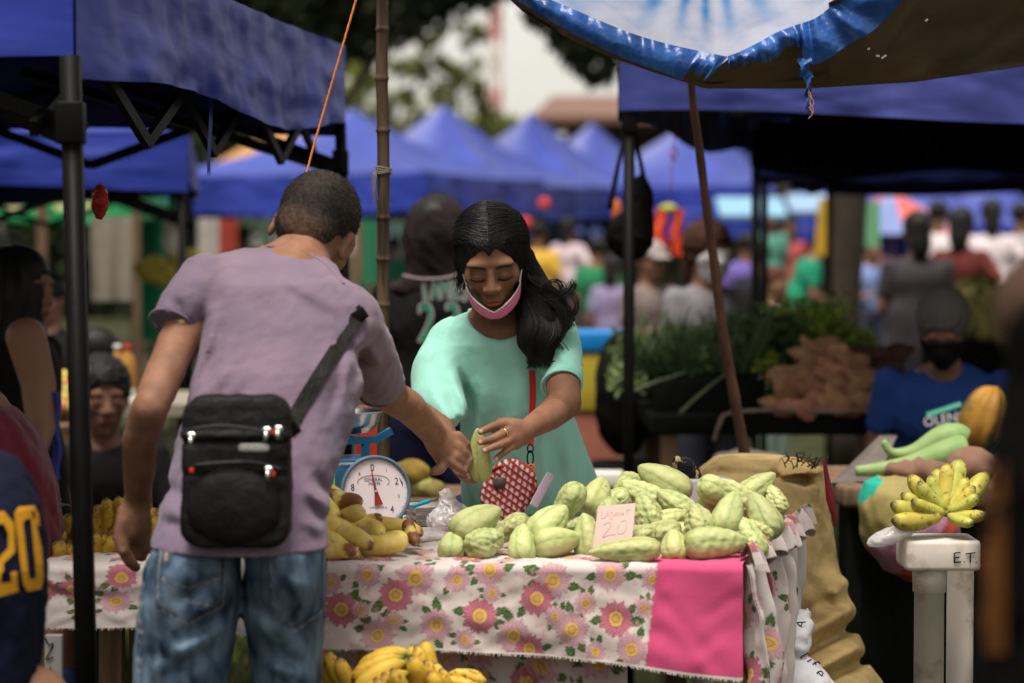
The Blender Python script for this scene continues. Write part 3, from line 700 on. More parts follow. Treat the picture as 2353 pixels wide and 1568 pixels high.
def mcols(V):
    L=((V-mh)@np.array(MR))/HS; c=np.tile(np.array(SK),(len(V),1)); m_=(np.linalg.norm(L,axis=1)<.13); c[m_]=head_cols(L[m_],SK)
    c*= (1+.10*noise(V,.08,4)+.05*noise(V,.02,6))[:,None]
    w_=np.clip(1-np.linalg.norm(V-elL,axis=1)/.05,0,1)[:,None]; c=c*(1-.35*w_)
    return nail(V,c,[at(1079,1050,4.615),at(1081,1058,4.61),at(1075,1073,4.605),at(281,1262,4.125)])
lo,hi=box_of([shL,elL,wrL,shR,wrR,mh,at(345,1240,3.96),at(280,1310,4.1),at(1085,1090,4.65),at(750,1240,3.96)],.13)
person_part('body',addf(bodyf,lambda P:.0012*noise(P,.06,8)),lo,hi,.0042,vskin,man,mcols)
# shirt
slL=path([at(470,652,4.18),at(425,700,4.14),at(394,755,4.12)],[.052,.044,.0385]); slR=path([at(800,735,4.22),at(845,810,4.30),at(880,895,4.405)],[.058,.050,.043])
slL=smax(.004,slL,half(at(394,742,4.12),elL-shL)); slR=smax(.004,slR,half(at(873,886,4.395),elR-shR))
sh=smin(.03,stack(torso_rows),slL,slR)
sh=smax(.006,sh,neg(rc(at(735,510,4.39),at(692,588,4.30),.053,.053)))
def mfold(P):
    d=np.zeros(len(P))
    b=4.02
    for (x0,y0,x1,y1,w_,a) in ((470,700,445,830,.010,.007),(500,690,470,840,.012,-.006),(520,740,455,900,.010,.006),(560,800,430,960,.012,-.006),(600,860,440,1010,.011,.005),(640,980,420,1080,.012,-.005),
        (842,780,800,900,.010,.007),(815,800,780,930,.012,-.007),(790,840,755,960,.010,.006),(720,1080,750,1140,.010,.007),(700,1110,752,1170,.010,-.007),(690,1150,750,1200,.011,.008),(690,1190,745,1225,.010,-.007),
        (380,1110,430,1150,.012,.006),(365,1160,440,1190,.012,-.006),(372,1195,430,1215,.01,.005),(650,640,800,720,.012,-.004),(640,655,780,745,.012,.004),(770,760,850,850,.010,.006),(400,680,425,730,.008,.007),(375,690,395,735,.008,-.004),(850,800,885,860,.009,-.006),(838,840,872,905,.009,.006),(560,620,640,700,.02,-.003)):
        A_,B_=at(x0,y0,b),at(x1,y1,b); q=P.copy(); A2,B2=A_[[0,2]],B_[[0,2]]
        # project along the view
        X=P[:,0]/P[:,1]*b; Z=(P[:,2]-CAMZ)/P[:,1]*b+CAMZ; ab=B2-A2; L2=ab@ab
        t=np.clip(((X-A2[0])*ab[0]+(Z-A2[1])*ab[1])/L2,0,1); d2=(X-A2[0]-t*ab[0])**2+(Z-A2[1]-t*ab[1])**2
        d+=a*np.exp(-d2/(w_*w_))*np.sin(np.pi*np.clip(t*.9+.05,0,1))
    return d*1.35*(P[:,1]<4.25)+.0022*noise(P,.11,31)+.0012*noise(P,.04,33)
shm=mat('purple_jersey_cotton',(.140,.105,.155),.85,var=.10,vs=6,bump=.2,bs=260,fold=.3,fs=9,sheen=.15,col2=(.17,.118,.155),c2s=3)
person_part('shirt',addf(sh,mfold),lo-.05,hi+.05,.005,shm,man)
# collar band
shF=addf(sh,mfold)
col=onsurf_path(shF,[(604,566),(640,566),(680,572),(715,585),(745,604),(770,628),(790,652)],3.9)
b=MB(); b.tube(col,.0042,8,True,.5); b.build('collar',shm,man)
for nm,a_,ax in(('sleeve_hem',at(393,742,4.12),elL-shL),('sleeve_hem',at(873,887,4.40),elR-shR)):
    q=np.array(Vector(tuple(ax)).to_track_quat('Z','Y').to_matrix()); r_=.0375 if a_[0]<-.3 else .0415
    pts=[a_+q@np.array([math.cos(t)*r_,math.sin(t)*r_,0]) for t in np.linspace(0,2*math.pi,33)]
    b=MB(); b.tube(pts,.0028,6,False); b.build(nm,shm,man)
# jeans
kz=.48
jl=rows_px([(1205,388,560,3.97,.088),(1235,364,562,3.97,.100),(1262,350,563,3.97,.113),(1300,334,566,3.96,.118),(1370,322,560,3.96,.112),(1430,316,545,3.96,.10),(1500,308,532,3.96,.092),(1568,304,524,3.96,.086)])
jr=rows_px([(1205,545,725,3.97,.088),(1235,545,735,3.97,.100),(1262,545,745,3.97,.113),(1300,545,749,3.98,.118),(1370,552,748,3.99,.108),(1430,562,744,4.0,.096),(1500,572,740,4.01,.088),(1568,582,736,4.01,.082)])
zl=jl[-1]; zr=jr[-1]
jl+= [(zl[0]-.2,zl[1]-.01,3.96,.066,.07),(.12,zl[1]-.02,3.99,.058,.068)]; jr+=[(zr[0]-.2,zr[1]+.01,4.03,.064,.07),(.12,zr[1]+.02,4.06,.058,.068)]
jf=smin(.012,stack(jl),stack(jr))
def jfold(P):
    d=np.zeros(len(P)); b=3.95
    X=P[:,0]/P[:,1]*b; Z=(P[:,2]-CAMZ)/P[:,1]*b+CAMZ
    for (x0,y0,x1,y1,w_,a) in ((520,1310,400,1390,.012,.006),(530,1350,420,1440,.013,-.006),(540,1390,400,1480,.012,.007),(530,1430,380,1520,.013,-.006),(500,1480,360,1568,.012,.005),(560,1360,640,1450,.012,.006),(575,1400,690,1490,.013,-.005),(600,1470,700,1540,.012,.005),(560,1240,560,1360,.010,.010),(470,1290,520,1320,.01,-.005),(640,1330,720,1350,.012,-.005),(330,1500,430,1520,.012,.004),(600,1520,720,1560,.012,-.005)):
        A2,B2=at(x0,y0,b)[[0,2]],at(x1,y1,b)[[0,2]]; ab=B2-A2; L2=ab@ab
        t=np.clip(((X-A2[0])*ab[0]+(Z-A2[1])*ab[1])/L2,0,1); d2=(X-A2[0]-t*ab[0])**2+(Z-A2[1]-t*ab[1])**2
        d+=a*np.exp(-d2/(w_*w_))*np.sin(np.pi*np.clip(t*.9+.05,0,1))
    return d*1.5+.0025*noise(P,.07,12)
denim=mat('washed_blue_denim',(1,1,1),.9,var=.22,vs=22,bump=.3,bs=340,vcol=True,stretch=(1,1,.45))
def jcols(V):
    wear=np.clip(.5+.5*noise(V*[1,1,.6],.09,77)+.15*noise(V,.03,5),0,1)[:,None]
    c=np.array([.012,.026,.052])*(1-wear)+np.array([.135,.195,.265])*wear
    b=3.88; X=V[:,0]/V[:,1]; Z=(V[:,2]-CAMZ)/V[:,1]
    def px(x,y): p=at(x,y,1.0); return p[0],p[2]-CAMZ
    def line(pts,w_,col,amt=.8,dash=0):
        nonlocal c
        for (x0,y0),(x1,y1) in zip(pts[:-1],pts[1:]):
            A=px(x0,y0); B=px(x1,y1); ab=(B[0]-A[0],B[1]-A[1]); L2=ab[0]**2+ab[1]**2; t=np.clip(((X-A[0])*ab[0]+(Z-A[1])*ab[1])/L2,0,1)
            dd=np.hypot(X-A[0]-t*ab[0],Z-A[1]-t*ab[1]); ww=np.clip(1.4-dd/(w_/FPX),0,1)*amt*(V[:,1]<3.99)
            c=c*(1-ww[:,None])+np.array(col)*ww[:,None]
    st_=(.30,.30,.30); dk=(.018,.03,.05)
    for pk in ([(368,1245),(440,1258),(515,1266)],[(368,1250),(358,1330),(360,1392)],[(515,1266),(512,1340),(508,1385)],[(360,1392),(430,1428),(508,1388)],
               [(618,1250),(680,1268),(742,1255)],[(622,1258),(618,1330),(624,1395)],[(624,1395),(672,1448),(738,1400)],[(742,1258),(742,1400)]):
        line(pk,3.2,dk,.85); line([(x+3,y+4) for x,y in pk],1.5,st_,.65)
    line([(372,1330),(430,1350),(505,1328)],1.4,(.35,.28,.2),.5); line([(372,1325),(415,1375),(500,1395)],1.2,(.35,.28,.2),.4)
    line([(332,1240),(322,1350),(314,1450),(306,1568)],2.5,(.16,.22,.28),.6)
    line([(560,1215),(562,1290),(560,1380)],3,dk,.7)
    for i in range(14): line([(326-i*.9,1250+i*22),(334-i*.9,1254+i*22)],2.2,(.42,.40,.36),.5)
    line([(383,1262),(381,1285)],4,(.35,.25,.16),.8)
    return c
lo_j=np.array([at(300,1568,3.96)[0]-.06,3.8,.08]); hi_j=np.array([at(750,1200,3.96)[0]+.06,4.18,at(0,1180,3.97)[2]+.03])
jf2=addf(jf,jfold)
# patch pockets stand proud of the seat
def pocket(P):
    X=P[:,0]/P[:,1]; Z=(P[:,2]-CAMZ)/P[:,1]; d=0
    for (x0,x1,y0,y1) in((364,512,1250,1410),(620,740,1256,1425)):
        a,b2=at(x0,y0,1.0),at(x1,y1,1.0); inside=np.minimum(np.minimum(X-a[0],b2[0]-X),np.minimum(a[2]-CAMZ-Z,Z-b2[2]+CAMZ))
        d=d+np.clip(inside*FPX/3,0,1)*.0022
    return -d*(P[:,1]<3.97)
person_part('jeans',addf(jf2,pocket),lo_j,hi_j,.0058,denim,man,jcols)
for s,(zx,yy) in enumerate(((zl[1]-.02,3.99),(zr[1]+.02,4.06))):
    person_part('shoe',smax(.006,smin(.03,ell((zx,yy+.05,.035),(.045,.13,.05)),rc((zx,yy,.05),(zx,yy,.13),.045,.05)),half((0,0,.004),(0,0,-1))),(zx-.1,yy-.15,0),(zx+.1,yy+.22,.2),.009,M['black'],man)
# hair, short, with a fuzz of separate hairs
hr=ell((0,.019,.041),(.0768,.0955,.0820)); hr=smax(.012,hr,neg(ell((0,-.095,-.03),(.075,.075,.085))))
hr=smin(.012,hr,ell((0,.070,-.010),(.060,.042,.055)))
hr=smax(.010,hr,half((0,.03,-.045),(0,-.25,-1))); hr=smax(.008,hr,neg(smin(0,ell((.078,.015,-.03),(.012,.03,.035)),ell((-.078,.015,-.03),(.012,.03,.035)))))
hf=addf(xf(hr,mh,MR,HS),lambda P:.0010*noise(P,.018,3)+.0006*noise(P,.008,6))
V,Fs=surf(hf,mh-.15,mh+.15,.0034)
mhair=mat('short_black_brown_hair',(.014,.010,.008),.7,var=.30,vs=160,bump=.5,bs=330,spec=.2,vcol=True,col2=(.022,.015,.011),c2s=16)
Lh=((V-mh)@np.array(MR))/HS; fd=np.clip((.012-Lh[:,2])/.055,0,1)*np.clip((Lh[:,1]+.02)/.03,0,1)*.75
hc0=np.array([.015,.011,.008])*(1-fd[:,None])+np.array([.11,.058,.036])*fd[:,None]
hair_o=obj('hair',V,Fs,mhair,man,cols=hc0)
# hairs
tri=Fs[rng.integers(0,len(Fs),9000)]; P0=V[tri].mean(1); nn=np.cross(V[tri[:,1]]-V[tri[:,0]],V[tri[:,2]]-V[tri[:,0]]); nn/=np.linalg.norm(nn,axis=1)[:,None]+1e-12
cen=mh; nn*=np.sign((nn*(P0-cen)).sum(1))[:,None]; dirn=nn*.55+rng.normal(size=nn.shape)*.22+np.array([.1,0,-.55]); dirn/=np.linalg.norm(dirn,axis=1)[:,None]
sd_=np.cross(dirn,rng.normal(size=nn.shape)); sd_/=np.linalg.norm(sd_,axis=1)[:,None]; ln=rng.uniform(.003,.0075,(len(P0),1))
Q=np.stack([P0-sd_*.0005,P0+sd_*.0005,P0+dirn*ln],1).reshape(-1,3)
obj('hair_strands',Q,np.arange(len(Q)).reshape(-1,3),mhair,hair_o,smooth=False,cols=np.repeat(hc0[tri[:,0]],3,0))

# ================= black crossbody bag on his back =================
bag=thing('crossbody_bag','black zipped crossbody bag hanging on the back of the man in purple','bag',at(545,1245,3.86))
bm_=mat('black_bag_nylon',(.006,.0055,.005),.55,var=.35,vs=10,bump=.35,bs=190,fold=.35,fs=14)
bc=at(545,1080,3.845)
def bagf(P):
    X=(P[:,0]-bc[0]); Z=P[:,2]-bc[2]; Y=P[:,1]-bc[1]-.10*Z
    hw=.086+np.clip(-Z,0,.1)*.02; k=.030
    rr=.035
    qx=np.maximum(np.abs(X)-(hw-rr),0); qz=np.maximum(np.abs(Z)-(.120-rr),0); dxy=np.hypot(qx,qz)-rr
    puff=.030+.010*np.cos(np.clip(X/hw,-1,1)*1.5)*np.cos(np.clip(Z/.125,-1,1)*1.5); dy=np.abs(Y)-puff
    return np.maximum(dxy,dy)+np.where((dxy>-.012)&(dy>-.012),(np.maximum(dxy,-.012)+.012)*(np.maximum(dy,-.012)+.012)*20,0)
bf=addf(bagf,lambda P:.0022*noise(P,.05,44),lambda P:-.004*np.exp(-((P[:,2]-bc[2]-.058)/.006)**2)*(P[:,1]<bc[1]),lambda P:.003*np.exp(-((P[:,2]-bc[2]-.046)/.004)**2)*(P[:,1]<bc[1]),lambda P:.003*np.exp(-((P[:,2]-bc[2]+.005)/.004)**2)*(P[:,1]<bc[1]))
person_part('bag_body',bf,bc-.17,bc+.17,.0042,bm_,bag)
fp=bc+np.array([-.002,-.036,-.055])
person_part('front_pocket',smax(.01,ell(fp,(.082,.020,.062)),lambda P:np.abs(P[:,0]-fp[0])-.074),fp-.1,fp+.1,.004,bm_,bag)
zipm=mat('bag_zip_tape',(.02,.02,.02),.4,var=0); chrome=mat('bright_chrome',(.7,.7,.68),.2,metal=1,var=0); red=mat('red_plastic',(.45,.03,.02),.4,var=0)
for (pts) in ([(440,985),(500,978),(560,982),(620,995),(650,1010)],[(445,1068),(520,1062),(590,1062),(645,1078)]):
    b=MB(); b.tube(spl([at(x,y,3.80 if y<1050 else 3.798) for x,y in pts],24),.0028,6); z_=b.build('zip',zipm,bag)
for x,y in((640,985),(440,1000),(613,988),(617,1078)):
    b=MB(); b.box(at(x,y,3.792),(.012,.006,.010),bev=.002); b.tube([at(x-2,y+4,3.79),at(x-3,y+24,3.79)],.0035,6); b.build('zip_pull',chrome,bag)
for x,y in((629,992),(440,1080),(627,1088)):
    b=MB(); b.box(at(x,y,3.793),(.007,.004,.008),bev=.001); b.build('red_tab',red,bag)
b=MB(); b.box(at(583,1028,3.792),(.042,.004,.013),bev=.002); lb=b.build('label_patch',mat('grey_badge',(.20,.20,.19),.4,var=.1),bag)
V,Fs=text_mesh('SWAGEAR',.0105); q=at(583,1028,3.789); V=V@np.array([[1,0,0],[0,0,1],[0,1,0]]).T if False else np.stack([V[:,0],0*V[:,0],V[:,1]],1)+q
obj('badge_lettering',V,Fs,mat('pale_grey_print',(.5,.5,.48),.5,var=0),lb,smooth=False)
# strap over the back and shoulder
S_=onsurf_path(shF,[(662,990),(690,935),(730,870),(775,800),(815,738),(830,715)],3.7); S_=spl(list(S_)+[S_[-1]+[.004,.09,.0]],40); wd=[]
for i,p in enumerate(S_):
    t_=S_[min(i+1,39)]-S_[max(i-1,0)]; t_/=np.linalg.norm(t_); n_=np.cross(t_,[0,1,0]); n_/=np.linalg.norm(n_); wd.append(n_)
wd=np.array(wd); hw=.0125; P4=np.stack([S_-wd*hw,S_+wd*hw,S_+wd*hw+[0,.003,0],S_-wd*hw+[0,.003,0]],1)-[0,.0045,0]
Fs=[(i*4+j,i*4+(j+1)%4,(i+1)*4+(j+1)%4,(i+1)*4+j) for i in range(39) for j in range(4)]+[(0,1,2,3),(156,157,158,159)]
obj('strap',P4.reshape(-1,3),Fs,bm_,bag,smooth=False)
for p_,sz in((S_[33]-[0,.006,0],(.034,.010,.022)),(at(664,985,3.87),(.03,.012,.03))):
    b=MB(); b.box(p_,sz,(0,R(-35),0),bev=.003); b.build('buckle',M['steel'],bag)
# ================= the woman in the mint shirt =================
wh=at(1130,598,4.93); WR=Matrix.Rotation(R(-3),3,'Z')@Matrix.Rotation(R(-4),3,'Y')@Matrix.Rotation(R(29),3,'X'); WS=.872
woman=thing('person','woman in an oversized mint green t-shirt with a pink mask under her chin, head bowed',"person",(at(1215,1200,5.22)[0],5.22,0))
hm_,lm,wm2=at(1012,800,5.04),at(990,935,4.93),at(1052,1062,4.74)      # her right arm (left in view)
sl_,el_,wl_=at(1282,765,5.04),at(1297,925,4.87),at(1203,990,4.68)      # her left arm
SKW=(.165,.078,.044)
wt=rows_px([(712,1085,1235,5.04,.055),(728,1045,1270,5.04,.075),(750,1022,1298,5.04,.09),(790,1006,1312,5.05,.105),(840,1012,1306,5.07,.115),(900,1040,1296,5.08,.120),(960,1056,1318,5.10,.124),(1030,1058,1346,5.13,.130),(1110,1060,1376,5.17,.135),(1200,1064,1392,5.22,.14),(1290,1066,1398,5.26,.142)])
wi=[(z,cx,cy+.004,rx*.82 if i>3 else rx-.012,ry-.016) for i,(z,cx,cy,rx,ry) in enumerate(wt)]
neckw=smin(.02,rc(at(1136,690,5.02),at(1150,765,5.06),.044,.058),ell(at(1150,775,5.02),(.085,.055,.045)))
aR=path([hm_,lm,wm2],[.038,.030,.020]); aL=path([sl_,el_,at(1262,955,4.79),wl_],[.038,.034,.029,.0195])
# left hand over the chayote
palW=smin(.012,path([wl_,at(1180,988,4.66)],[.0195,.022]),path([at(1196,992,4.675),at(1172,978,4.645)],[.019,.014]),path([at(1194,1004,4.67),at(1184,1018,4.65)],[.017,.013]),path([at(1190,998,4.665),at(1174,1004,4.64)],[.018,.015]))
fW=[path([at(1185,984,4.655),at(1161,972,4.640),at(1131,979,4.622),at(1105,991,4.612)],[.0105,.0098,.0082,.0068]),
    path([at(1185,992,4.655),at(1167,989,4.636),at(1138,1005,4.615),at(1104,1015,4.606)],[.0105,.0098,.0082,.0068]),
    path([at(1188,1000,4.655),at(1172,1010,4.634),at(1147,1022,4.614),at(1114,1034,4.604)],[.0102,.0094,.0078,.0065]),
    path([at(1190,1008,4.66),at(1182,1020,4.640),at(1160,1037,4.625),at(1140,1053,4.618)],[.0095,.0085,.0070,.0060]),
    path([at(1196,984,4.68),at(1178,972,4.69),at(1150,970,4.70),at(1132,985,4.70)],[.013,.0115,.0095,.008])]
hW=smin(.0035,palW,*fW)
palX=ell(at(1066,1068,4.715),(.028,.030,.020)); fX=[path([at(1052,1066,4.72),at(1052,1082,4.69),at(1060,1090,4.665),at(1076,1094,4.650)],[.0105,.0095,.0085,.0070]),
    path([at(1058,1076,4.72),at(1062,1092,4.69),at(1072,1099,4.668),at(1084,1102,4.655)],[.0105,.0095,.0085,.0070]),
    path([at(1068,1080,4.72),at(1080,1100,4.69),at(1092,1104,4.67)],[.0102,.009,.007]),path([at(1078,1080,4.72),at(1094,1098,4.70),at(1104,1100,4.68)],[.0095,.008,.0065]),
    path([at(1064,1052,4.71),at(1072,1040,4.70),at(1086,1032,4.70)],[.0115,.0105,.0085])]
hX=smin(.004,palX,*fX)
wb=smin(.02,xf(head_f(female=True),wh,WR,WS),neckw); wb=smin(.03,wb,stack(wi)); wb=smin(.012,wb,aR,aL); wb=smin(.008,wb,hW,hX)
def wcols(V):
    L=((V-wh)@np.array(WR))/WS; c=np.tile(np.array(SKW),(len(V),1)); m_=(np.linalg.norm(L,axis=1)<.125); c[m_]=head_cols(L[m_],SKW,freckle=1,lip=(.22,.075,.055))
    c=c*(1+.08*noise(V,.05,4))[:,None]
    hand=V[:,1]<4.80; c[hand]=c[hand]*np.array([1.25,1.25,1.3])
    return nail(V,c,[at(1103,991,4.604),at(1102,1016,4.598),at(1112,1035,4.597),at(1138,1055,4.612),at(1081,1095,4.642)],.0058,(.62,.34,.30))
lo,hi=box_of([wh,at(1070,1290,5.25),at(1390,1290,5.25),wl_,wm2,at(1100,1040,4.60),hm_,sl_],.13)
person_part('body',wb,lo,hi,.0029,vskin,woman,wcols)
# legs and feet behind the table
for s in(-1,1):
    cxw=at(1225,1290,5.26)[0]+s*.085
    q=obj('trouser_leg',*tube([(cxw,5.26,.80),(cxw,5.27,.45),(cxw,5.30,.06)],[.085,.062,.050],12),pmat('trouser_cloth',(.03,.04,.07)),woman)
    person_part('slipper',smax(.004,ell((cxw,5.24,.02),(.045,.125,.04)),half((0,0,.004),(0,0,-1))),(cxw-.1,5.05,0),(cxw+.1,5.42,.1),.01,M['black'],woman)
# shirt
sR=path([at(1040,790,5.04),at(1008,850,5.0),at(1004,915,4.955),at(1020,975,4.90)],[.055,.056,.054,.046]); sLf=path([at(1270,752,5.04),at(1288,810,4.985),at(1293,890,4.91)],[.048,.044,.041])
sR=smax(.005,sR,half(at(1024,972,4.895),np.array([.25,-.25,-1]))); 
sLf=smax(.004,sLf,half(at(1290,882,4.915),el_-sl_)); 
shw=smin(.028,stack(wt),sR,sLf)
shw=smax(.006,shw,neg(rc(at(1136,690,5.00),at(1150,722,4.935),.052,.056)))
shw=smax(.006,shw,neg(ell(at(1146,705,4.97),(.070,.15,.066))))
def wfold(P):
    d=np.zeros(len(P)); b=4.95; X=P[:,0]/P[:,1]*b; Z=(P[:,2]-CAMZ)/P[:,1]*b+CAMZ
    for (x0,y0,x1,y1,w_,a) in ((1030,850,1085,960,.010,-.008),(1050,840,1095,960,.008,.010),(1020,900,1070,985,.010,.006),(985,880,1050,990,.012,-.006),(965,920,1030,985,.008,.005),(1090,900,1080,1010,.010,.008),(1100,860,1110,1040,.020,-.005),(1150,860,1140,1060,.022,.005),(1180,900,1190,1110,.02,-.005),(1070,1000,1090,1150,.014,.006),(1120,1060,1140,1180,.02,-.005),
        (1240,870,1245,1000,.012,.010),(1300,960,1320,1110,.016,-.008),(1320,950,1350,1120,.010,.008),(1270,1000,1285,1150,.016,.008),(1250,1010,1255,1150,.012,-.007),(1345,1000,1375,1120,.010,-.006),(1260,720,1320,770,.008,-.005),(1265,760,1322,800,.008,.005),(1270,800,1325,850,.008,-.004),(1010,790,990,860,.008,.005),(1060,700,1010,790,.004,.004),(1200,960,1240,1010,.012,.006)):
        A2,B2=at(x0,y0,b)[[0,2]],at(x1,y1,b)[[0,2]]; ab=B2-A2; L2=ab@ab
        t=np.clip(((X-A2[0])*ab[0]+(Z-A2[1])*ab[1])/L2,0,1); d2=(X-A2[0]-t*ab[0])**2+(Z-A2[1]-t*ab[1])**2
        d+=a*np.exp(-d2/(w_*w_))*np.sin(np.pi*np.clip(t*.9+.05,0,1))
    return d*1.35*(P[:,1]<5.08)+.0022*noise(P*[1,1,.6],.10,51)
mint=mat('mint_cotton',(.26,.54,.45),.85,var=.06,vs=5,bump=.2,bs=300,fold=.28,fs=9,sheen=.1)
person_part('shirt',addf(shw,wfold),lo-.03,hi+.05,.0048,mint,woman)
ring_=[(1080,712),(1088,732),(1108,758),(1140,774),(1172,770),(1200,748),(1218,712)]
dp=[5.02,4.975,4.948,4.938,4.942,4.96,5.0]
cc=onsurf_path(addf(shw,wfold),ring_,5.2 and 4.7)
b=MB(); b.tube(cc+[0,.002,0],.0062,8,True); b.build('collar',mint,woman)
for a_,ax,r_ in((at(1290,884,4.913),el_-sl_,.0405),):
    q=np.array(Vector(tuple(ax)).to_track_quat('Z','Y').to_matrix())
    pts=[a_+q@np.array([math.cos(t)*r_,math.sin(t)*r_,0]) for t in np.linspace(0,2*math.pi,33)]
    b=MB(); b.tube(pts,.003,6,False); b.build('sleeve_hem',mint,woman)
# gold ring on the middle finger
b=MB(); c0,ax=at(1158,995,4.629),at(1138,1005,4.615)-at(1167,989,4.636); q=np.array(Vector(tuple(ax)).to_track_quat('Z','Y').to_matrix())
b.tube([c0+q@np.array([math.cos(t)*.0094,math.sin(t)*.0094,0]) for t in np.linspace(0,2*math.pi,25)],.0014,6,False)
b.build('ring',mat('gold',(.8,.55,.25),.25,metal=1,var=0),woman)
# mask pulled under the chin
hf0=head_f(female=True)
def band(P):
    # zone of the face the mask covers: V-shaped upper rim, from below the mouth to both cheeks
    x=np.abs(P[:,0]); up=P[:,2]-(-.0775+.60*x); dn=(-.110+.66*np.maximum(x-.010,0))-P[:,2]
    return np.maximum(np.maximum(np.maximum(up,dn),P[:,1]+.012),x-.068)
mk=smax(.003,smax(.002,off(hf0,.0085),neg(off(hf0,.0055))),band)
blob=smin(.035,ell((0,-.022,-.025),(.0585,.070,.078)),ell((0,-.044,-.074),(.046,.052,.042)))
mk=smax(.0015,smax(.001,off(blob,.0060),neg(off(blob,.0034))),band)
mk=addf(mk,lambda P:.0004*np.sin((P[:,2]-.6*np.abs(P[:,0]))*620))
V,Fs=surf(xf(mk,wh,WR,WS),wh-.16,wh+.14,.0016)
pink=mat('mask_surface',(.8,.3,.45),.8,var=.05,vs=30,vcol=True,bump=.2,bs=120)
L=((V-wh)@np.array(WR))/WS; x=np.abs(L[:,0]); up=(L[:,2]-(-.0775+.60*x))
cc_=np.where((up>-.0050)[:,None],np.array([[.74,.66,.62]]),np.array([[.72,.20,.36]])); cc_=np.where(((up<-.0050)&(up>-.0066))[:,None],np.array([[.5,.15,.25]]),cc_)
mko=obj('face_mask',V,Fs,pink,woman,cols=cc_)
WRn=np.array(WR); hw=lambda p:wh+WRn@(A3(p)*WS)
for s in(-1,1):
    for e in((.0605,-.040,-.040),(.0585,-.042,-.064)):
        b=MB(); b.tube(spl([hw((s*e[0],e[1],e[2])),hw((s*.069,-.030,-.012)),hw((s*.0775,-.010,.016)),hw((s*.080,.006,.028))],14),.0014,5); b.build('ear_loop',M['white'],mko)
# hair: cap, ponytail mass, strands
capf=smax(.006,ell((0,.026,.038),(.0860,.100,.0900)),neg(smin(.02,ell((0,-.100,.008),(.070,.060,.072)),ell((0,-.085,-.07),(.085,.09,.05)))))
capf=smin(.018,capf,ell((.070,.02,-.005),(.022,.050,.045)),ell((-.072,.015,.002),(.020,.045,.038)))
def part(P): return .0022*np.exp(-(P[:,0]/.004)**2)*(P[:,2]>.06)*(P[:,1]<.05)
def waves(P): return .0016*np.sin(P[:,0]*500+30*P[:,2]+3*np.sin(P[:,1]*60))*np.exp(-((np.abs(P[:,0])-.05)/.05)**2)
capf=addf(capf,part)
hw_=xf(capf,wh,WR,WS)
pt=[at(1190,600,5.0),at(1215,655,4.99),at(1232,700,4.965),at(1245,745,4.94),at(1235,790,4.925),at(1238,818,4.92)]
tail=path(pt,[.038,.030,.031,.034,.027,.011])
tail2=path([at(1215,650,4.97),at(1275,690,4.96),at(1288,735,4.955),at(1262,790,4.94)],[.022,.020,.018,.010])
hair_f=smin(.015,hw_,tail)
def strandf(P): return .0003*np.sin(P[:,0]*420+12*np.sin(P[:,2]*26)+9*np.sin(P[:,1]*30))*(P[:,0]>at(1190,0,4.96)[0])
V,Fs=surf(addf(hair_f,strandf),wh-.17,np.array([at(1330,600,4.9)[0],5.15,wh[2]+.16])+0,.0036) if False else surf(addf(hair_f,strandf),np.array([wh[0]-.14,4.78,at(0,850,4.9)[2]]),np.array([at(1330,600,4.9)[0],5.12,wh[2]+.16]),.0036)
whair=mat('long_black_hair',(.0075,.0065,.006),.46,var=.3,vs=40,bump=.25,bs=160,spec=.25)
ho=obj('hair',V,Fs,mat('black_hair_mass',(.006,.005,.0045),.8,var=.3,vs=40,bump=.3,bs=160,spec=.1),woman)
rr=random.Random(5); b=MB(); Rn=WRn
def onhead(th,ph,o=.0015):
    # th: angle from the part round the skull sideways, ph: forward/back
    return hw((.087*math.sin(th)*math.cos(ph)*1.02+o*math.sin(th),.026+.101*math.sin(ph),.038+.091*math.cos(th)*math.cos(ph)+o))
for i in range(700):
    s=rr.choice((-1,1)); ph0=rr.uniform(-1.42,.9); pts=[]
    sweep=rr.uniform(.5,.95)
    for k in range(10):
        t=k/9; th=s*(.02+t*1.72); ph=ph0+(1.0-ph0)*sweep*t**1.5
        p=onhead(th,ph,.0012+.0018*rr.random()*(.3+t)); pts.append(p+np.array([rr.uniform(-1,1),rr.uniform(-1,1),rr.uniform(-1,1)])*.0009)
    b.tube(spl(pts,12),np.full(12,rr.uniform(.0004,.0007)),3,False)
for i in range(420):   # locks combed from the centre part down past the temples
    s=rr.choice((-1,1)); y0=rr.uniform(492,580); k=rr.uniform(.75,1.05); wv=rr.uniform(0,6.28)
    pts=[(1129+s*1,y0),(1129+s*26*k,y0-4+rr.uniform(-2,3)),(1129+s*50*k,y0+14+rr.uniform(-3,4)),(1129+s*68*k,y0+46+rr.uniform(-4,6)),(1129+s*78*k,y0+86+rr.uniform(-5,8))]
    P=onsurf_path(hw_,pts,4.70,13); P=P-[0,.0012,0]+np.stack([.0009*np.sin(np.arange(13)*.9+wv),0*P[:,0],.0012*np.sin(np.arange(13)*.8+wv)],1)
    b.tube(P,np.full(13,rr.uniform(.0005,.0010)),3,False)
b.build('head_strands',whair,ho)
b=MB()
for i in range(1300):
    o=np.array([rr.gauss(0,1),rr.gauss(0,.7),rr.gauss(0,.6)])
    rad=[.030,.032,.037,.041,.034,.022]; ph=rr.uniform(0,6.28); e=rr.uniform(.86,1.18)
    dirr=np.array([math.cos(ph),math.sin(ph)*.9,math.sin(ph*2)*.3]); pts=[]
    for k,(p,r_) in enumerate(zip(pt,rad)):
        wv=np.array([math.sin(k*1.6+ph*2),math.cos(k*1.3+ph),math.sin(k*1.9)])*.005
        pts.append(p+dirr*r_*e+wv)
    pts.append(pts[-1]+np.array([rr.uniform(-.01,.018),0,-rr.uniform(.0,.022)]))
    b.tube(spl(pts,20),np.linspace(.0008,.0003,20),3,False)
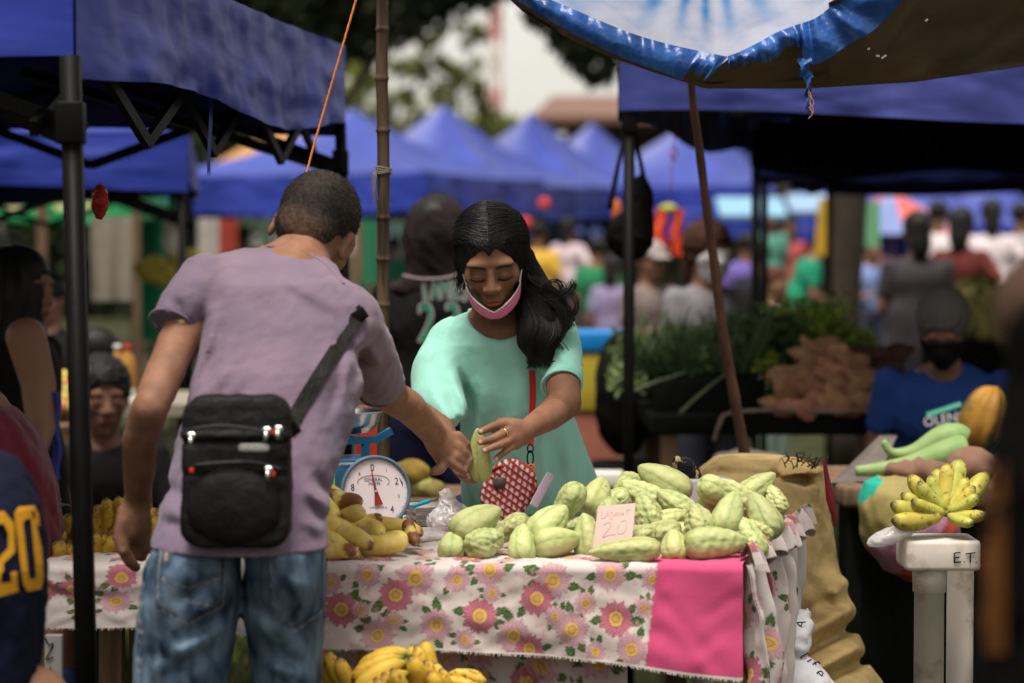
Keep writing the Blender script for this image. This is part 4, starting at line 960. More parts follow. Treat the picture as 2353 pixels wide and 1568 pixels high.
for i in range(260):
    q0=[at(1205,640,4.96),at(1250,668,4.95),at(1285,696,4.94),at(1294,735,4.935),at(1270,785,4.93),at(1256,815,4.925)]; ph=rr.uniform(0,6.28); e=rr.uniform(.2,1.1)
    b.tube(spl([p+np.array([math.cos(ph),.6*math.sin(ph),math.sin(ph)])*w_*e+np.array([math.sin(k*1.7+ph),0,math.cos(k*1.4+ph)])*.004 for k,(p,w_) in enumerate(zip(q0,(.012,.018,.018,.018,.014,.008)))],18),np.linspace(.0009,.0003,18),3,False)
# loose curling locks over her shoulder
locks=[[(1240,668),(1258,650),(1278,645),(1290,658),(1286,680)],[(1250,690),(1280,684),(1306,668),(1318,650),(1322,660),(1310,680)],[(1262,700),(1290,705),(1312,715),(1318,735),(1300,758),(1275,762)],[(1270,720),(1300,728),(1322,712),(1325,690),(1310,672)],
 [(1245,760),(1262,790),(1270,820),(1262,838)],[(1230,700),(1262,720),(1290,745),(1305,752),(1322,745)],[(1262,770),(1290,800),(1310,830),(1332,842)],[(1225,790),(1222,815),(1240,832),(1262,826)],[(1250,680),(1280,700),(1300,735),(1280,770),(1262,800)],[(1210,630),(1232,650),(1268,664),(1300,690)]]
for l in locks:
    for j in range(16):
        dx,dy=rr.gauss(0,4),rr.gauss(0,4); d0=4.945+rr.gauss(0,.008)
        b.tube(spl([at(x+dx+rr.gauss(0,1.2),y+dy+rr.gauss(0,1.2),d0) for x,y in l],18),np.linspace(.0011,.0004,18),3,False)
for j in range(60):   # fly-away hairs
    x=rr.choice((rr.uniform(1050,1075),rr.uniform(1190,1215))); y=rr.uniform(560,640); s=-1 if x<1120 else 1
    b.tube(spl([at(x,y,4.95),at(x+s*rr.uniform(4,14),y+rr.uniform(4,18),4.95),at(x+s*rr.uniform(0,18),y+rr.uniform(18,40),4.95)],8),np.full(8,.0004),3,False)
b.build('loose_strands',whair,ho)
# ================= the seller's table =================
TZ=.773
tab=thing('market_table','rough timber market table under the flowered cloth in front of the seller','table',(-.2,4.68,0))
b=MB(); b.box((-.19,4.69,TZ-.030),(1.20,.70,.03)); b.build('table_top',M['wood'],tab,smooth=False)
for (x,y) in ((at(1215,1550,4.40)[0],4.42),(at(1345,1550,4.44)[0],4.46),(at(265,1500,4.5)[0],4.45),(at(325,1500,4.6)[0],4.6),(-.72,4.98),(.34,4.98)):
    b=MB(); b.box((x,y,(TZ-.05)/2),(.042,.042,TZ-.05),(0,R(rng.uniform(-1.5,1.5)),0)); b.build('leg',M['wood'],tab,smooth=False)
b=MB(); b.box((.03,4.49,.47),(.9,.03,.05),(0,R(4),0)); b.build('rail',M['wood'],tab,smooth=False)
# --- printed cloth: daisies painted as vertex colour on a dense sheet
WHITE=np.array([.56,.49,.46])
def paint(px_,pz_,flowers,base=WHITE,seed=3):
    "px_,pz_ cloth coordinates in metres"
    n=len(px_); c=np.tile(base,(n,1)); Q=np.stack([px_,pz_,0*px_],1)
    c=c*(1+.03*noise(Q,.15,seed))[:,None]
    sm=np.clip((noise(Q,.05,seed+1,4)-.75)*2.5,0,.55)[:,None]*np.clip(noise(Q,.016,seed+2,3)*2,0,1)[:,None]
    c=c*(1-sm)+np.array([.62,.20,.28])*sm
    def near(fx,fz,r):
        dx,dz=px_-fx,pz_-fz; return (np.abs(dx)<r*1.9)&(np.abs(dz)<r*1.9),dx,dz
    for (fx,fz,r,kind,rot) in flowers:     # leaves and pale sprays first
        m,dx,dz=near(fx,fz,r)
        if not m.any(): continue
        x,z=dx[m],dz[m]; cc=c[m]
        for k,(la,ll,wl) in enumerate(((rot*3.1,1.50,.26),(rot*3.1+.62,1.28,.21),(rot*3.1+3.3,1.38,.22))):
            lx=x*math.cos(la)+z*math.sin(la); lz=-x*math.sin(la)+z*math.cos(la)+.06*r*np.sin(lx/r*3); t=(lx/r-.70)/(ll-.65)
            wd=wl*r*np.sin(np.clip(t,0,1)**.8*math.pi)*(1+.10*np.sin(t*34)); w_=((np.abs(lz)<wd)&(t>0)&(t<1)).astype(float)[:,None]
            vein=np.clip(1-np.abs(lz)/(.12*wd+1e-6),0,1)[:,None]; sh_=np.clip(np.abs(lz)/(wd+1e-6),0,1)[:,None]
            g=(np.array([.10,.19,.05])*(1-sh_*.55)*(1-vein*.4)*(.8+.3*np.cos(t*22+np.abs(lz)/r*30))[:,None]); cc=cc*(1-w_)+g*w_
        for k in range(5):
            a_=rot*5+k*1.1; ox,oz=r*1.45*math.cos(a_),r*1.35*math.sin(a_); rr_=np.hypot(x-ox,z-oz); an=np.arctan2(z-oz,x-ox)
            w_=(np.clip(1.2-rr_/(r*.17*(.6+.5*np.abs(np.cos(an*2.5)))),0,1)*.55)[:,None]; cc=cc*(1-w_)+np.array([.58,.22,.30])*w_
        c[m]=cc
    for (fx,fz,r,kind,rot) in flowers:
        m,dx,dz=near(fx,fz,r)
        if not m.any(): continue
        x,z=dx[m],dz[m]; rad=np.hypot(x,z); an=np.arctan2(z,x)+rot; cc=c[m]
        dk,lt=(np.array([.36,.035,.09]),np.array([.62,.24,.30])) if kind=='D' else (np.array([.52,.16,.25]),np.array([.68,.46,.48]))
        for lay,(np_,R0,sh0) in enumerate(((13,1.0,0.),(13,.86,.24))):
            q=(an+sh0)*np_/6.2832; ph=q-np.floor(q); pe=np.abs(ph-.5)*2; wob_=np.sin(np.floor(q)*2.3+lay*1.7)
            tip=r*R0*(.94+.07*wob_); u=np.clip(rad/tip,0,1.2); wid=np.clip(1.35*(1-np.clip((u-.55)/.45,0,1)**1.6),0,1)*.94
            w_=((pe<wid)&(u<1)).astype(float)[:,None]; uu_=u[:,None]; mid=np.clip(1-pe*2.6,0,1)[:,None]; edge=np.clip((pe/(wid+1e-6)-.72)*3,0,1)[:,None]
            stre=(.5+.5*np.sin(pe*19))[:,None]*.25
            pc_=dk*(1-uu_*.35)+(lt-dk)*(np.clip(.25+.75*uu_,0,1)*(1-mid*.6))*(1-edge*.75)*(1-stre)
            pc_=pc_*(1-.45*np.clip(1-rad/(r*.5),0,1)[:,None]); cc=cc*(1-w_)+pc_*w_
        y=np.array([.66,.44,.10]); k_=(rad<r*.36*(1+.03*np.sin(an*21))).astype(float)[:,None]; cc=cc*(1-k_)+y*(1-.25*(rad/r/.36)[:,None]**3)*k_
        rg2=((rad<r*.235)&(rad>r*.15)).astype(float)[:,None]*.8; cc=cc*(1-rg2)+np.array([.36,.15,.05])*rg2
        cn=(rad<r*.15).astype(float)[:,None]; cc=cc*(1-cn)+np.array([.50,.30,.09])*cn
        c[m]=cc
    return c
FL=[]
def fpx(x,y,r,k,rot): p=at(x,y,4.3); FL.append((p[0],p[2]-TZ,r*ppm(4.3),k,rot))
for f in ((955,1330,49,'L',.3),(910,1370,46,'D',1.2),(785,1405,47,'D',2.1),(868,1465,45,'L',.7),(1003,1440,43,'L',.5),(1102,1418,46,'D',1.9),(1068,1472,27,'L',.9),(1270,1340,48,'L',2.9),(1233,1380,44,'D',2.2),(1180,1462,45,'L',.6),(1216,1492,38,'D',1.0),(1313,1448,45,'L',1.5),(1415,1424,44,'D',2.0),(1368,1495,27,'L',.4),(1480,1400,24,'L',.4),(1450,1485,40,'L',1.3),(1125,1316,42,'L',1.0),(1402,1328,42,'L',2.0),
    (280,1332,42,'D',1.2),(172,1368,40,'D',.4),(268,1412,42,'L',.8),(108,1372,38,'D',2.0),(200,1445,30,'L',1),(420,1340,44,'L',1),(500,1400,46,'D',.5),(600,1350,44,'L',.2),(640,1440,44,'D',1.6),(690,1340,42,'L',2.2),(1560,1380,44,'L',1.0),(1600,1460,44,'D',1.0),(1720,1520,46,'D',.3),(1735,1372,44,'D',1.1),(1680,1440,38,'L',2.0),(1655,1330,40,'L',2),(845,1325,34,'L',2.2),(1050,1335,34,'L',.2),(1345,1392,30,'L',2.4),(905,1430,26,'L',1.8),(1130,1368,24,'L',.9),(1500,1340,30,'L',1.9),(1275,1420,26,'L',.3),(760,1345,30,'L',1.1),(830,1405,24,'L',2.6)): fpx(*f)
r5=random.Random(8)
for i in range(7):
    for j in range(19):
        FL.append((-.86+j*.078+r5.uniform(-.02,.02)+(i%2)*.035,.06+i*.105+r5.uniform(-.015,.015),r5.uniform(.026,.036),r5.choice('LLLD'),r5.uniform(0,3)))
xL,xR0,xR1=-.845,.412,.600     # left end, right front corner, right back corner
drop=.152
def cloth(x,s):
    "x along the table, s: >0 back over the top, <0 down the front"
    t=np.clip(s/.72,0,1); fr=4.31+.010*np.sin(x*9)-.006*np.sin(x*23+1)
    X=x+(xR1-xR0)*t*np.clip((x-xL)/(xR0-xL),0,1)
    rr_=.014; y=np.where(s>=0,fr+s,fr-.006); z=np.where(s>=0,TZ+.0,TZ+s)
    # rounded edge
    a=np.clip(-s/rr_,0,1); y=np.where(s<0,fr-rr_*np.sin(a*1.57),y); z=np.where(s<0,TZ-rr_*(1-np.cos(a*1.57))-np.maximum(-s-rr_,0),z)
    g=np.clip(-s/.25,0,1.3)
    hang=g*(.014*np.sin(x*13+1.3*np.sin(x*5))+.006*np.sin(x*31+2+6*s))-.006*g+.0045*noise(np.stack([x*.7+s*.35,s*1.1,0*x],1),.16,21,4)*np.clip(-s*20,0,1)
    y=y+hang-.02*g*g*(x>.1)
    z=z+(s>=0)*(.0022*noise(np.stack([x,s,0*x],1),.14,2)+.001*noise(np.stack([x,s,0*x],1),.04,6))-.004*np.exp(-((s+.02)/.03)**2)*np.sin(x*11)**2
    z=z-np.clip(-s-.02,0,1)*(.42*np.clip((x+.15)/.55,0,1)**1.4)+np.clip(-s-.02,0,1)*.30*np.clip((-.35-x)/.2,0,1)
    return np.stack([X,y,z],1)
nx,ns=470,330
u,v=np.meshgrid(np.linspace(xL,xR0,nx),np.concatenate([np.linspace(-drop,0,110),np.linspace(.003,.75,ns-110)]),indexing='ij'); u=u.ravel(); v=v.ravel()
V=cloth(u,v); V[:,2]+=.006
# left part hangs a little shorter
idx=np.arange(nx*ns).reshape(nx,ns); Fs=np.stack([idx[:-1,:-1].ravel(),idx[1:,:-1].ravel(),idx[1:,1:].ravel(),idx[:-1,1:].ravel()],1)
cz=np.where(v<0,v*(1+.21*np.clip((u+.15)/.55,0,1)**1.4),v)
cols=paint(u,cz,FL)
pinkz=(u>at(1512,1300,4.3)[0]+.0*u+np.where(v<0,(v)*.16,-.02+v*.15))
nzp=noise(np.stack([u,v,0*u],1),.05,9)[:,None]
cols=np.where(pinkz[:,None],np.array([[.52,.065,.165]])*(1+.05*nzp),cols)
edge_=np.abs(u-(at(1512,1300,4.3)[0]+np.where(v<0,v*.16,-.02+v*.15)))<.003
cols=np.where(edge_[:,None]&~pinkz[:,None],cols*.8,cols)
hemw=(v<-drop+.004); cols=np.where(hemw[:,None],WHITE*1.05,cols)
clm=mat('printed_cotton_cloth',(1,1,1),.9,var=.05,vs=3,bump=.18,bs=420,vcol=True,fold=.15,fs=5,trans=.12,sheen=.15)
cl=obj('tablecloth',V,Fs,clm,cols=cols,label='white cotton tablecloth printed with pink daisies, with a plain pink panel at right',cat='tablecloth')
# fringe of loose threads along the hem
b=MB(); r6=random.Random(4)
for i in range(700):
    x=r6.uniform(xL,xR0); p=cloth(np.array([x]),np.array([-drop]))[0]; p[2]+=.006; b.tube([p,p+[r6.uniform(-.002,.002),r6.uniform(-.002,.001),-r6.uniform(.002,.005)]],.0004,3,False)
b.build('hem_threads',M['white'],cl)
# ruffled right side
def ruffle(u,v):
    t=u; X=xR0+.004+(xR1-xR0)*t; Y=4.30+.72*t
    A_=.012+.028*v; w_=np.sin(t*34+1.2*np.sin(t*9)+v*1.5)+.35*np.sin(t*71+2)+.40*noise(np.stack([t*.75,v*.25,0*t],1),.16,5)
    bulge=.026*np.sin(np.clip(v,0,1)*2.2)-.005*v-.085*v*t
    X=X+bulge+A_*w_; Y=Y-.02*v+A_*.4*np.cos(t*34); Z=TZ+.010-(.40+.03*np.sin(t*13))*v-.012*np.exp(-v*8)*np.abs(w_)
    return np.stack([X,Y,Z],1)
V,Fs,uu,vv=grid(ruffle,330,150)
fl2=[(random.Random(i).uniform(0,.75)*1.0,-random.Random(i+50).uniform(.0,.42),.034,'DL'[i%2],i*.7) for i in range(16)]+[(.03,-.07,.036,'L',.4),(.06,-.21,.040,'D',1.0),(.14,-.16,.036,'L',.4),(.03,-.32,.038,'D',.4)]
cr=paint(uu*.95,-vv*.42,fl2,seed=14)
cr=np.where(((uu*.95>.17+.03*np.sin(vv*6))&(uu*.95<.32+.03*np.sin(vv*5+1))&(vv>.10)&(vv<.86))[:,None],np.array([[.26,.012,.035]]),cr)
V2=np.concatenate([V,V-[.003,0,0]]); obj('ruffle',V2,np.concatenate([Fs,Fs[:,::-1]+len(V)]),clm,cl,cols=np.concatenate([cr,cr]))
# crumpled frill standing up along the edge
def frill(u,v):
    t=u; X=xR0-.004+(xR1-xR0)*t+.030*v+.016*np.sin(t*60+3*np.sin(t*11))*v; Y=4.33+.66*t+.006*np.sin(t*47); Z=TZ+.012+.024*np.sin(v*2.9)-.055*np.maximum(v-.5,0)+.010*np.sin(t*38+1)*v
    return np.stack([X,Y,Z],1)
V,Fs,uu,vv=grid(frill,260,26); cr=paint(uu*.8,-vv*.07,[(i*.07,-.03,.03,'DL'[i%2],i) for i in range(12)],seed=18); V2=np.concatenate([V,V-[0,0,.002]]); obj('frill',V2,np.concatenate([Fs,Fs[:,::-1]+len(V)]),clm,cl,cols=np.concatenate([cr,cr]))
# dark inner cloth layer behind the front drop
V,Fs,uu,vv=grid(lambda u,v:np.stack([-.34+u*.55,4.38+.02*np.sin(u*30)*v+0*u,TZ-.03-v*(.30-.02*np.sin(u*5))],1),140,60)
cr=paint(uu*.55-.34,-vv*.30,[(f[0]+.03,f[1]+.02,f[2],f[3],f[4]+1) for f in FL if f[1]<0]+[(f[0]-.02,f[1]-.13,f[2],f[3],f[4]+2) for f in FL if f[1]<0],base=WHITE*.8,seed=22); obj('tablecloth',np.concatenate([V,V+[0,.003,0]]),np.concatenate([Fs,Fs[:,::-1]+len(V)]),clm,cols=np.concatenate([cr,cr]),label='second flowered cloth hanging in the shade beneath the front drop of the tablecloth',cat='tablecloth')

# ================= chayotes =================
chm=mat('chayote_skin',(1,1,1),.58,orand=.16,col2=(.20,.16,.06),c2s=48,c2t=(.66,.73),var=.07,vs=40,bump=.25,bs=90,vcol=True,spec=.45,sss=.04)
def chayote_mesh(seed,L=.118,Wd=.088,lump=1.0,deep=1.0):
    "stem at -x, puckered fat end at +x"
    r=np.random.default_rng(seed); h=L/2
    def f(P):
        x=P[:,0]/h; a=np.arctan2(P[:,2],P[:,1]); rad=np.hypot(P[:,1],P[:,2])
        xx=np.clip(x,-1,1); prof=np.sqrt(np.clip(1-np.abs(xx)**2.5,0,1))*(.80+.26*xx-.12*xx*xx*(xx<0))
        fur=np.abs(np.cos(a*2.5+seed))**.38   # five furrows
        g=1-(.17*deep*(1-fur))*(1-.2*np.abs(xx))-.22*(1-np.abs(np.cos(a*.5+seed*1.3))**.12)*np.clip(xx+.4,0,1)*deep
        wr=.011*lump*(np.sin(xx*11+3*np.sin(a*3+seed)+seed)*np.sin(a*7+seed)+.6*np.sin(xx*19+a*5))
        R_=Wd/2*prof*(g+wr)
        d=rad-R_; end=(np.abs(P[:,0])-h)
        puck=.010*deep*np.exp(-(rad/(.010))**2)*(x>.6)
        return np.maximum(d*.8,end)+puck+.0007*lump*noise(P,.020,seed,4)
    V,Fs=surf(f,(-h-.008,-Wd*.62,-Wd*.62),(h+.008,Wd*.62,Wd*.62),.0027,cf=2)
    a=np.arctan2(V[:,2],V[:,1]); fur=np.abs(np.cos(a*2.5+seed))**.45
    n=noise(V,.05,seed+4); t=np.clip(.72+.12*n+.75*(fur-.78)-.35*np.clip(V[:,0]/h-.72,0,1)*3,0,1)[:,None]
    c=np.array([.18,.245,.065])*(1-t)+np.array([.43,.455,.19])*t
    sp=np.clip(noise(V,.02,seed+9)-1.15,0,.5)[:,None]; c=c*(1-sp*.5)+np.array([.2,.15,.05])*sp*.5
    return V,Fs,c
CHM=[chayote_mesh(s,l,w_,lu,dp) for s,l,w_,lu,dp in ((1,.118,.084,.8,.45),(2,.124,.082,2.2,.75),(3,.114,.085,1.2,.7),(4,.130,.080,1.4,.6),(5,.152,.062,1.8,.8),(6,.110,.084,3.2,1.1))]
chproto=[]
for i,(V,Fs,c) in enumerate(CHM):
    me=obj('chayote',V,Fs,chm,cols=c,local=True); me.scale=(1,1,1); chproto.append(me)
used=set()
def place(proto,k,name,label,cat,group,p,rot,s):
    if k not in used: o=proto[k]; used.add(k)
    else: o=proto[k].copy(); C.objects.link(o)
    o.location=p.tolist() if hasattr(p,'tolist') else p; o.rotation_euler=rot; o.scale=(s,s,s) if np.isscalar(s) else s
    return setp(o,label,cat,group)
G='chayotes heaped on the flowered table'
# px, py, d, size factor, angle of the fat end in the picture (deg, 0=right, 90=up), tilt towards the camera, mesh, label
CH=[(1039,1266,4.41,.72,-100,62,2,'round dark green chayote at the far left front corner of the heap'),
(1095,1200,4.44,.98,208,28,0,'big pale chayote lying on top at the left end of the heap'),
(1116,1260,4.41,.86,198,42,5,'knobbly green chayote second from the left in the front row'),
(1171,1216,4.52,.72,30,10,1,'pale chayote mostly hidden behind the front row at the left'),
(1200,1256,4.42,.78,-92,45,0,'pear shaped chayote standing on its blossom end in the front row'),
(1262,1203,4.46,.95,222,35,2,'large leaning chayote right of the pen and plastic bag, above the front row'),
(1281,1262,4.42,.86,186,25,0,'smooth oval chayote in the front row left of the price card'),
(1303,1160,4.56,.80,60,15,3,'chayote peeking up behind the large leaning one'),
(1325,1216,4.52,.66,20,10,1,'small knobbly chayote in the gap left of the price card'),
(1370,1138,4.62,.86,-118,45,0,'upright chayote at the back with its puckered end down, above the price card'),
(1351,1236,4.45,.86,-80,12,2,'dull green chayote half covered by the left edge of the price card'),
(1525,1108,4.70,1.04,-32,5,0,'long smooth chayote lying across the top of the heap'),
(1478,1140,4.66,.90,-30,5,1,'chayote under the long smooth one at the top'),
(1428,1134,4.70,.62,70,0,3,'small olive chayote at the back between two paler ones'),
(1487,1178,4.56,.82,-70,25,5,'bumpy chayote right beside the top corner of the price card'),
(1552,1158,4.62,.74,-35,10,1,'chayote in the middle of the heap beneath the long smooth one'),
(1532,1196,4.56,.72,200,10,3,'pale chayote in the middle of the heap above the dark gap'),
(1512,1228,4.50,.78,10,10,1,'chayote with rough warts right of the price card, second row'),
(1468,1238,4.48,.78,215,10,5,'warty chayote lying low against the right edge of the price card'),
(1437,1279,4.345,.92,3,0,4,'long narrow chayote lying at the table edge before the price card'),
(1549,1256,4.40,.74,-92,55,2,'round chayote in the front row showing its star shaped pucker'),
(1604,1196,4.46,.80,-75,48,5,'wrinkled chayote with a smiling crease on top of the front row'),
(1646,1256,4.38,.98,182,12,3,'large oblong chayote with a long groove at the right of the front row'),
(1674,1180,4.47,.88,-112,35,0,'cream coloured smooth chayote standing right of the wrinkled one'),
(1649,1130,4.58,.78,150,12,2,'chayote with a folded end near the back right of the heap'),
(1694,1138,4.62,.78,-40,5,1,'chayote lying just under the sack side of the heap, back right'),
(1737,1121,4.66,.80,215,20,3,'topmost chayote beside the sack at the back right'),
(1781,1148,4.64,.60,-70,20,5,'smallest knobbly chayote at the far right beside the sack'),
(1752,1184,4.50,.90,-65,25,2,'fat pale chayote at the right end of the heap above the pink cloth'),
(1718,1234,4.45,.80,-60,15,1,'chayote lying on the pink cloth behind the large oblong one'),
(1742,1216,4.48,.62,-30,15,5,'little bumpy chayote tucked at the right over the pink cloth'),
(1408,1152,4.64,.70,15,8,5,'chayote low behind the price card top edge'),
(1464,1112,4.74,.62,160,0,3,'small chayote in the rearmost row left of the long smooth one'),
(1655,1216,4.47,.66,20,10,1,'chayote wedged low between the cream one and the large oblong one'),
(1625,1158,4.62,.60,80,5,0,'chayote just visible between the white box and the wrinkled one'),
(1240,1246,4.50,.62,30,5,3,'small chayote filling the shadow behind the front row, left of centre'),
(1580,1226,4.52,.74,190,5,0,'chayote resting in the dark gap behind the star shaped pucker'),
(1400,1200,4.60,.86,100,5,1,'chayote propping up the price card from behind')]
for i,(x,y,d,s,ang,tilt,k,lab) in enumerate(CH):
    p=at(x,y,d)
    wz=(.030,.030,.029,.029,.022,.030)[k]*s
    if p[2]-wz<TZ+.006: p[2]=TZ+.006+wz*(.95 if k!=4 else .9)
    Rm=Matrix.Rotation(R(-ang),3,'Y')@Matrix.Rotation(R(-tilt),3,'Z')@Matrix.Rotation(R(i*67),3,'X')
    place(chproto,k,'chayote',lab,'chayote',G,p,Rm.to_euler(),s*.98)
hv=chayote_mesh(9,.118,.060,.6,.5); p=at(1101,1046,4.645)
c9=hv[2]*np.array([.75,.72,.6])
o=obj('chayote',hv[0],hv[1],chm,cols=c9,local=True,label='flat olive chayote passed from the seller hand to the man in purple',cat='chayote'); o.location=p.tolist(); o.rotation_euler=(Matrix.Rotation(R(86),3,'Y')).to_euler(); o.scale=(.92,.55,.90)
# ================= price card =================
card=[at(1374,1162,4.43),at(1460,1155,4.46),at(1449,1260,4.385),at(1357,1288,4.36)]
def cardf(u,v):
    p=(card[0]*((1-u)*(1-v))[:,None]+card[1]*(u*(1-v))[:,None]+card[2]*(u*v)[:,None]+card[3]*((1-u)*v)[:,None]); p[:,1]-=.006*np.sin(v*3.1)+.002*np.sin(u*3); return p
V,Fs,_,_=grid(cardf,16,18); pc0=obj('price_card',np.concatenate([V,V+[0,.0012,0]]),np.concatenate([Fs,Fs[:,::-1]+len(V)]),mat('pink_beige_card',(.48,.345,.305),.8,var=.04,bump=.1,bs=60),label='pinkish handwritten price card leaning on the chayote heap',cat='price card')
ink=mat('pencil_ink',(.43,.305,.275),.8,var=0)
def stroke(parent,pts,r_=.0005,m=None,nm='pencil_writing'):
    b=MB(); P=[]
    for x,y in spl([(a_,b_) for a_,b_ in pts],max(6,len(pts)*4)): q=cardf(np.array([x]),np.array([y]))[0]; q[1]-=.0009; P.append(q)
    b.tube(P,r_,4); return b
bw=MB()
for st_ in ([(.12,.10),(.11,.20),(.16,.24),(.24,.20),(.28,.10),(.29,.20)],[(.34,.12),(.35,.24),(.40,.28),(.40,.14),(.36,.14)],[(.46,.16),(.47,.23),(.52,.15),(.54,.22),(.59,.15),(.60,.22)],[(.66,.16),(.63,.21),(.69,.20),(.70,.15),(.71,.22)],[(.79,.08),(.80,.22)],[(.75,.14),(.88,.13)],
    [(.20,.36),(.34,.33),(.40,.40),(.30,.52),(.22,.60),(.40,.58),(.56,.60)],[(.62,.40),(.58,.50),(.64,.60),(.78,.58),(.82,.44),(.76,.34),(.66,.36)]):
    s_=stroke(pc0,st_,.00035); bw.add(s_.v,s_.f)
bw.build('pencil_writing',ink,pc0)
# ================= yellow cucumbers =================
cum=mat('yellow_cucumber_skin',(1,1,1),.5,orand=.12,var=.12,vs=30,bump=.2,bs=90,vcol=True,spec=.45)
def cuke_mesh(seed,L,Wd,brown):
    h=L/2
    def f(P):
        y=P[:,1]-.10*(P[:,0]**2)/L*2; x=P[:,0]/h; rad=np.hypot(y,P[:,2]); prof=np.clip(1-np.abs(np.clip(x,-1,1))**4.5,0,1)**.5*(1-.10*x)
        return np.maximum((rad-Wd/2*prof)*.85,np.abs(P[:,0])-h)+.0007*noise(P,.03,seed)
    V,Fs=surf(f,(-h-.006,-Wd*.8,-Wd*.7),(h+.006,Wd*.9,Wd*.7),.0028,cf=2)
    n=noise(V,.05,seed); c=np.array([.74,.50,.05])*(1-np.clip(.5+.4*n,0,1))[:,None]+np.array([.74,.64,.22])*np.clip(.5+.4*n,0,1)[:,None]
    e=np.clip((np.abs(V[:,0])/h-(1-brown))*6+.8*noise(V,.03,seed+2),0,1)*((V[:,0]>0)|(brown>.6)); e=e[:,None]
    c=c*(1-e)+np.array([.22,.075,.025])*e
    st_=np.clip((np.abs(V[:,0])-h*.96)/(h*.03),0,1)[:,None]; c=c*(1-st_)+np.array([.5,.4,.2])*st_
    return V,Fs,c
CU=[cuke_mesh(1,.115,.034,.25),cuke_mesh(2,.10,.040,.05),cuke_mesh(3,.095,.036,.95),cuke_mesh(4,.10,.034,.45)]
cup=[obj('cucumber',V,Fs,cum,cols=c,local=True) for V,Fs,c in CU]
used=set()
for x,y,d,s,ang,tilt,k,lab in [(800,1222,4.40,1.0,-25,15,0,'large yellow cucumber with a brown tip, slanting down across the pile'),
(880,1252,4.40,.95,6,8,1,'smooth pale cucumber lying along the front of the yellow pile'),
(858,1212,4.46,.80,-10,62,1,'short cucumber seen end on in the middle of the pile'),
(912,1209,4.50,.92,-8,12,0,'green tinged cucumber lying behind at the right of the pile'),
(944,1226,4.45,.70,-60,50,2,'rusty brown cucumber end at the far right of the pile'),
(907,1236,4.42,.72,20,52,1,'small speckled cucumber between the pale one and the rusty end'),
(803,1181,4.44,.85,25,45,1,'fat pale cucumber upright above the slanting one'),
(785,1148,4.45,.95,-8,30,2,'dark brown ripened cucumber on top of the pile'),
(757,1166,4.44,.85,-50,35,3,'yellow cucumber with a brown end beside the man shirt, upper'),
(756,1242,4.38,.75,-60,40,3,'yellow cucumber pressed against the man shirt in the middle'),
(790,1262,4.37,.90,-35,22,3,'yellow cucumber sloping to a brown tip near the table edge'),
(768,1280,4.35,.90,8,25,3,'pale cucumber with a scorched end nearest the table edge'),
(758,1128,4.47,.80,-25,30,0,'topmost yellow cucumber under the scale dial'),
(845,1195,4.50,.70,15,30,3,'cucumber hardly visible under the scale dial'),
(730,1210,4.40,.9,10,10,1,'cucumber mostly behind the man shirt at the left of the pile'),
(735,1265,4.37,.9,-10,10,0,'lower cucumber mostly behind the man shirt')]:
    p=at(x,y,d)
    if p[2]-.016*s<TZ+.006: p[2]=TZ+.006+.018*s
    Rm=Matrix.Rotation(R(-ang),3,'Y')@Matrix.Rotation(R(-tilt),3,'Z')@Matrix.Rotation(R((x*7)%360),3,'X')
    place(cup,k,'cucumber',lab,'cucumber','yellow cucumbers piled beside the scale',p,Rm.to_euler(),s)
# ================= weighing scale =================
sx=at(838,1200,4.72)[0]
sca=thing('weighing_scale','blue kitchen weighing scale with a steel pan and a round white dial','scale',(sx,4.74,TZ))
teal=mat('teal_blue_enamel',(.012,.085,.17),.35,var=.12,vs=12,bump=.08,bs=60,coat=.3)
ang=R(20); RZ=np.array(Matrix.Rotation(ang,3,'Z'))     # the dial looks to the camera and a little to the right
so_=np.array([at(862,1130,4.66)[0],4.66,0]); dz0=at(862,1130,4.66)[2]
def sl3(x,y,z): return so_+RZ@np.array([x,y,0])+np.array([0,0,z])
TI=R(12)
def body_pt(x,y,z):  # housing space
    return sl3(x-.030,y,z)
zb=TZ+.010; zt=at(0,1052,4.70)[2]
prof=[(-.085,-.002,zb),(.085,-.002,zb),(.085,-.002,zt-.045),(.055,.010,zt),(-.075,.010,zt),(-.085,-.002,zt-.03)]
F_=[body_pt(x,y,z) for x,y,z in prof]; B_=[body_pt(x,y+.13,z) for x,y,z in prof]
b=MB(); b.add(F_+B_,[(0,1,2,3,4,5),(11,10,9,8,7,6)]+[(i,i+6,(i+1)%6+6,(i+1)%6) for i in range(6)])
hs_=b.build('housing',teal,sca,smooth=False)
# platform bracket
b=MB()
for x in(-.055,.025): b.bar(body_pt(x,.05,zt-.01),body_pt(x,.05,at(0,1012,4.71)[2]),.016,.016)
b.bar(body_pt(-.085,.05,at(0,1010,4.71)[2]),body_pt(.05,.05,at(0,1010,4.71)[2]),.016,.014); b.bar(body_pt(.045,.05,at(0,1010,4.71)[2]),body_pt(.078,.05,at(0,990,4.71)[2]),.014,.014); b.bar(body_pt(-.085,.05,at(0,1010,4.71)[2]),body_pt(-.12,.05,at(0,990,4.71)[2]),.014,.014)
b.build('pan_bracket',teal,sca,smooth=False)
pc_=at(778,1000,4.72); V,Fs=lathe([(.0,.0),(.035,.001),(.060,.006),(.074,.018),(.0825,.034),(.0885,.0375),(.0885,.0355),(.081,.033),(.0725,.0195),(.058,.0085),(.034,.003),(0,.002)],56)
obj('pan',V*[1.05,1.05,1.35]+np.array([pc_[0],4.76,at(0,1003,4.72)[2]]),Fs,mat('brushed_steel_pan',(.62,.60,.57),.22,metal=1,var=.1,vs=20,bump=.05,bs=30),sca)
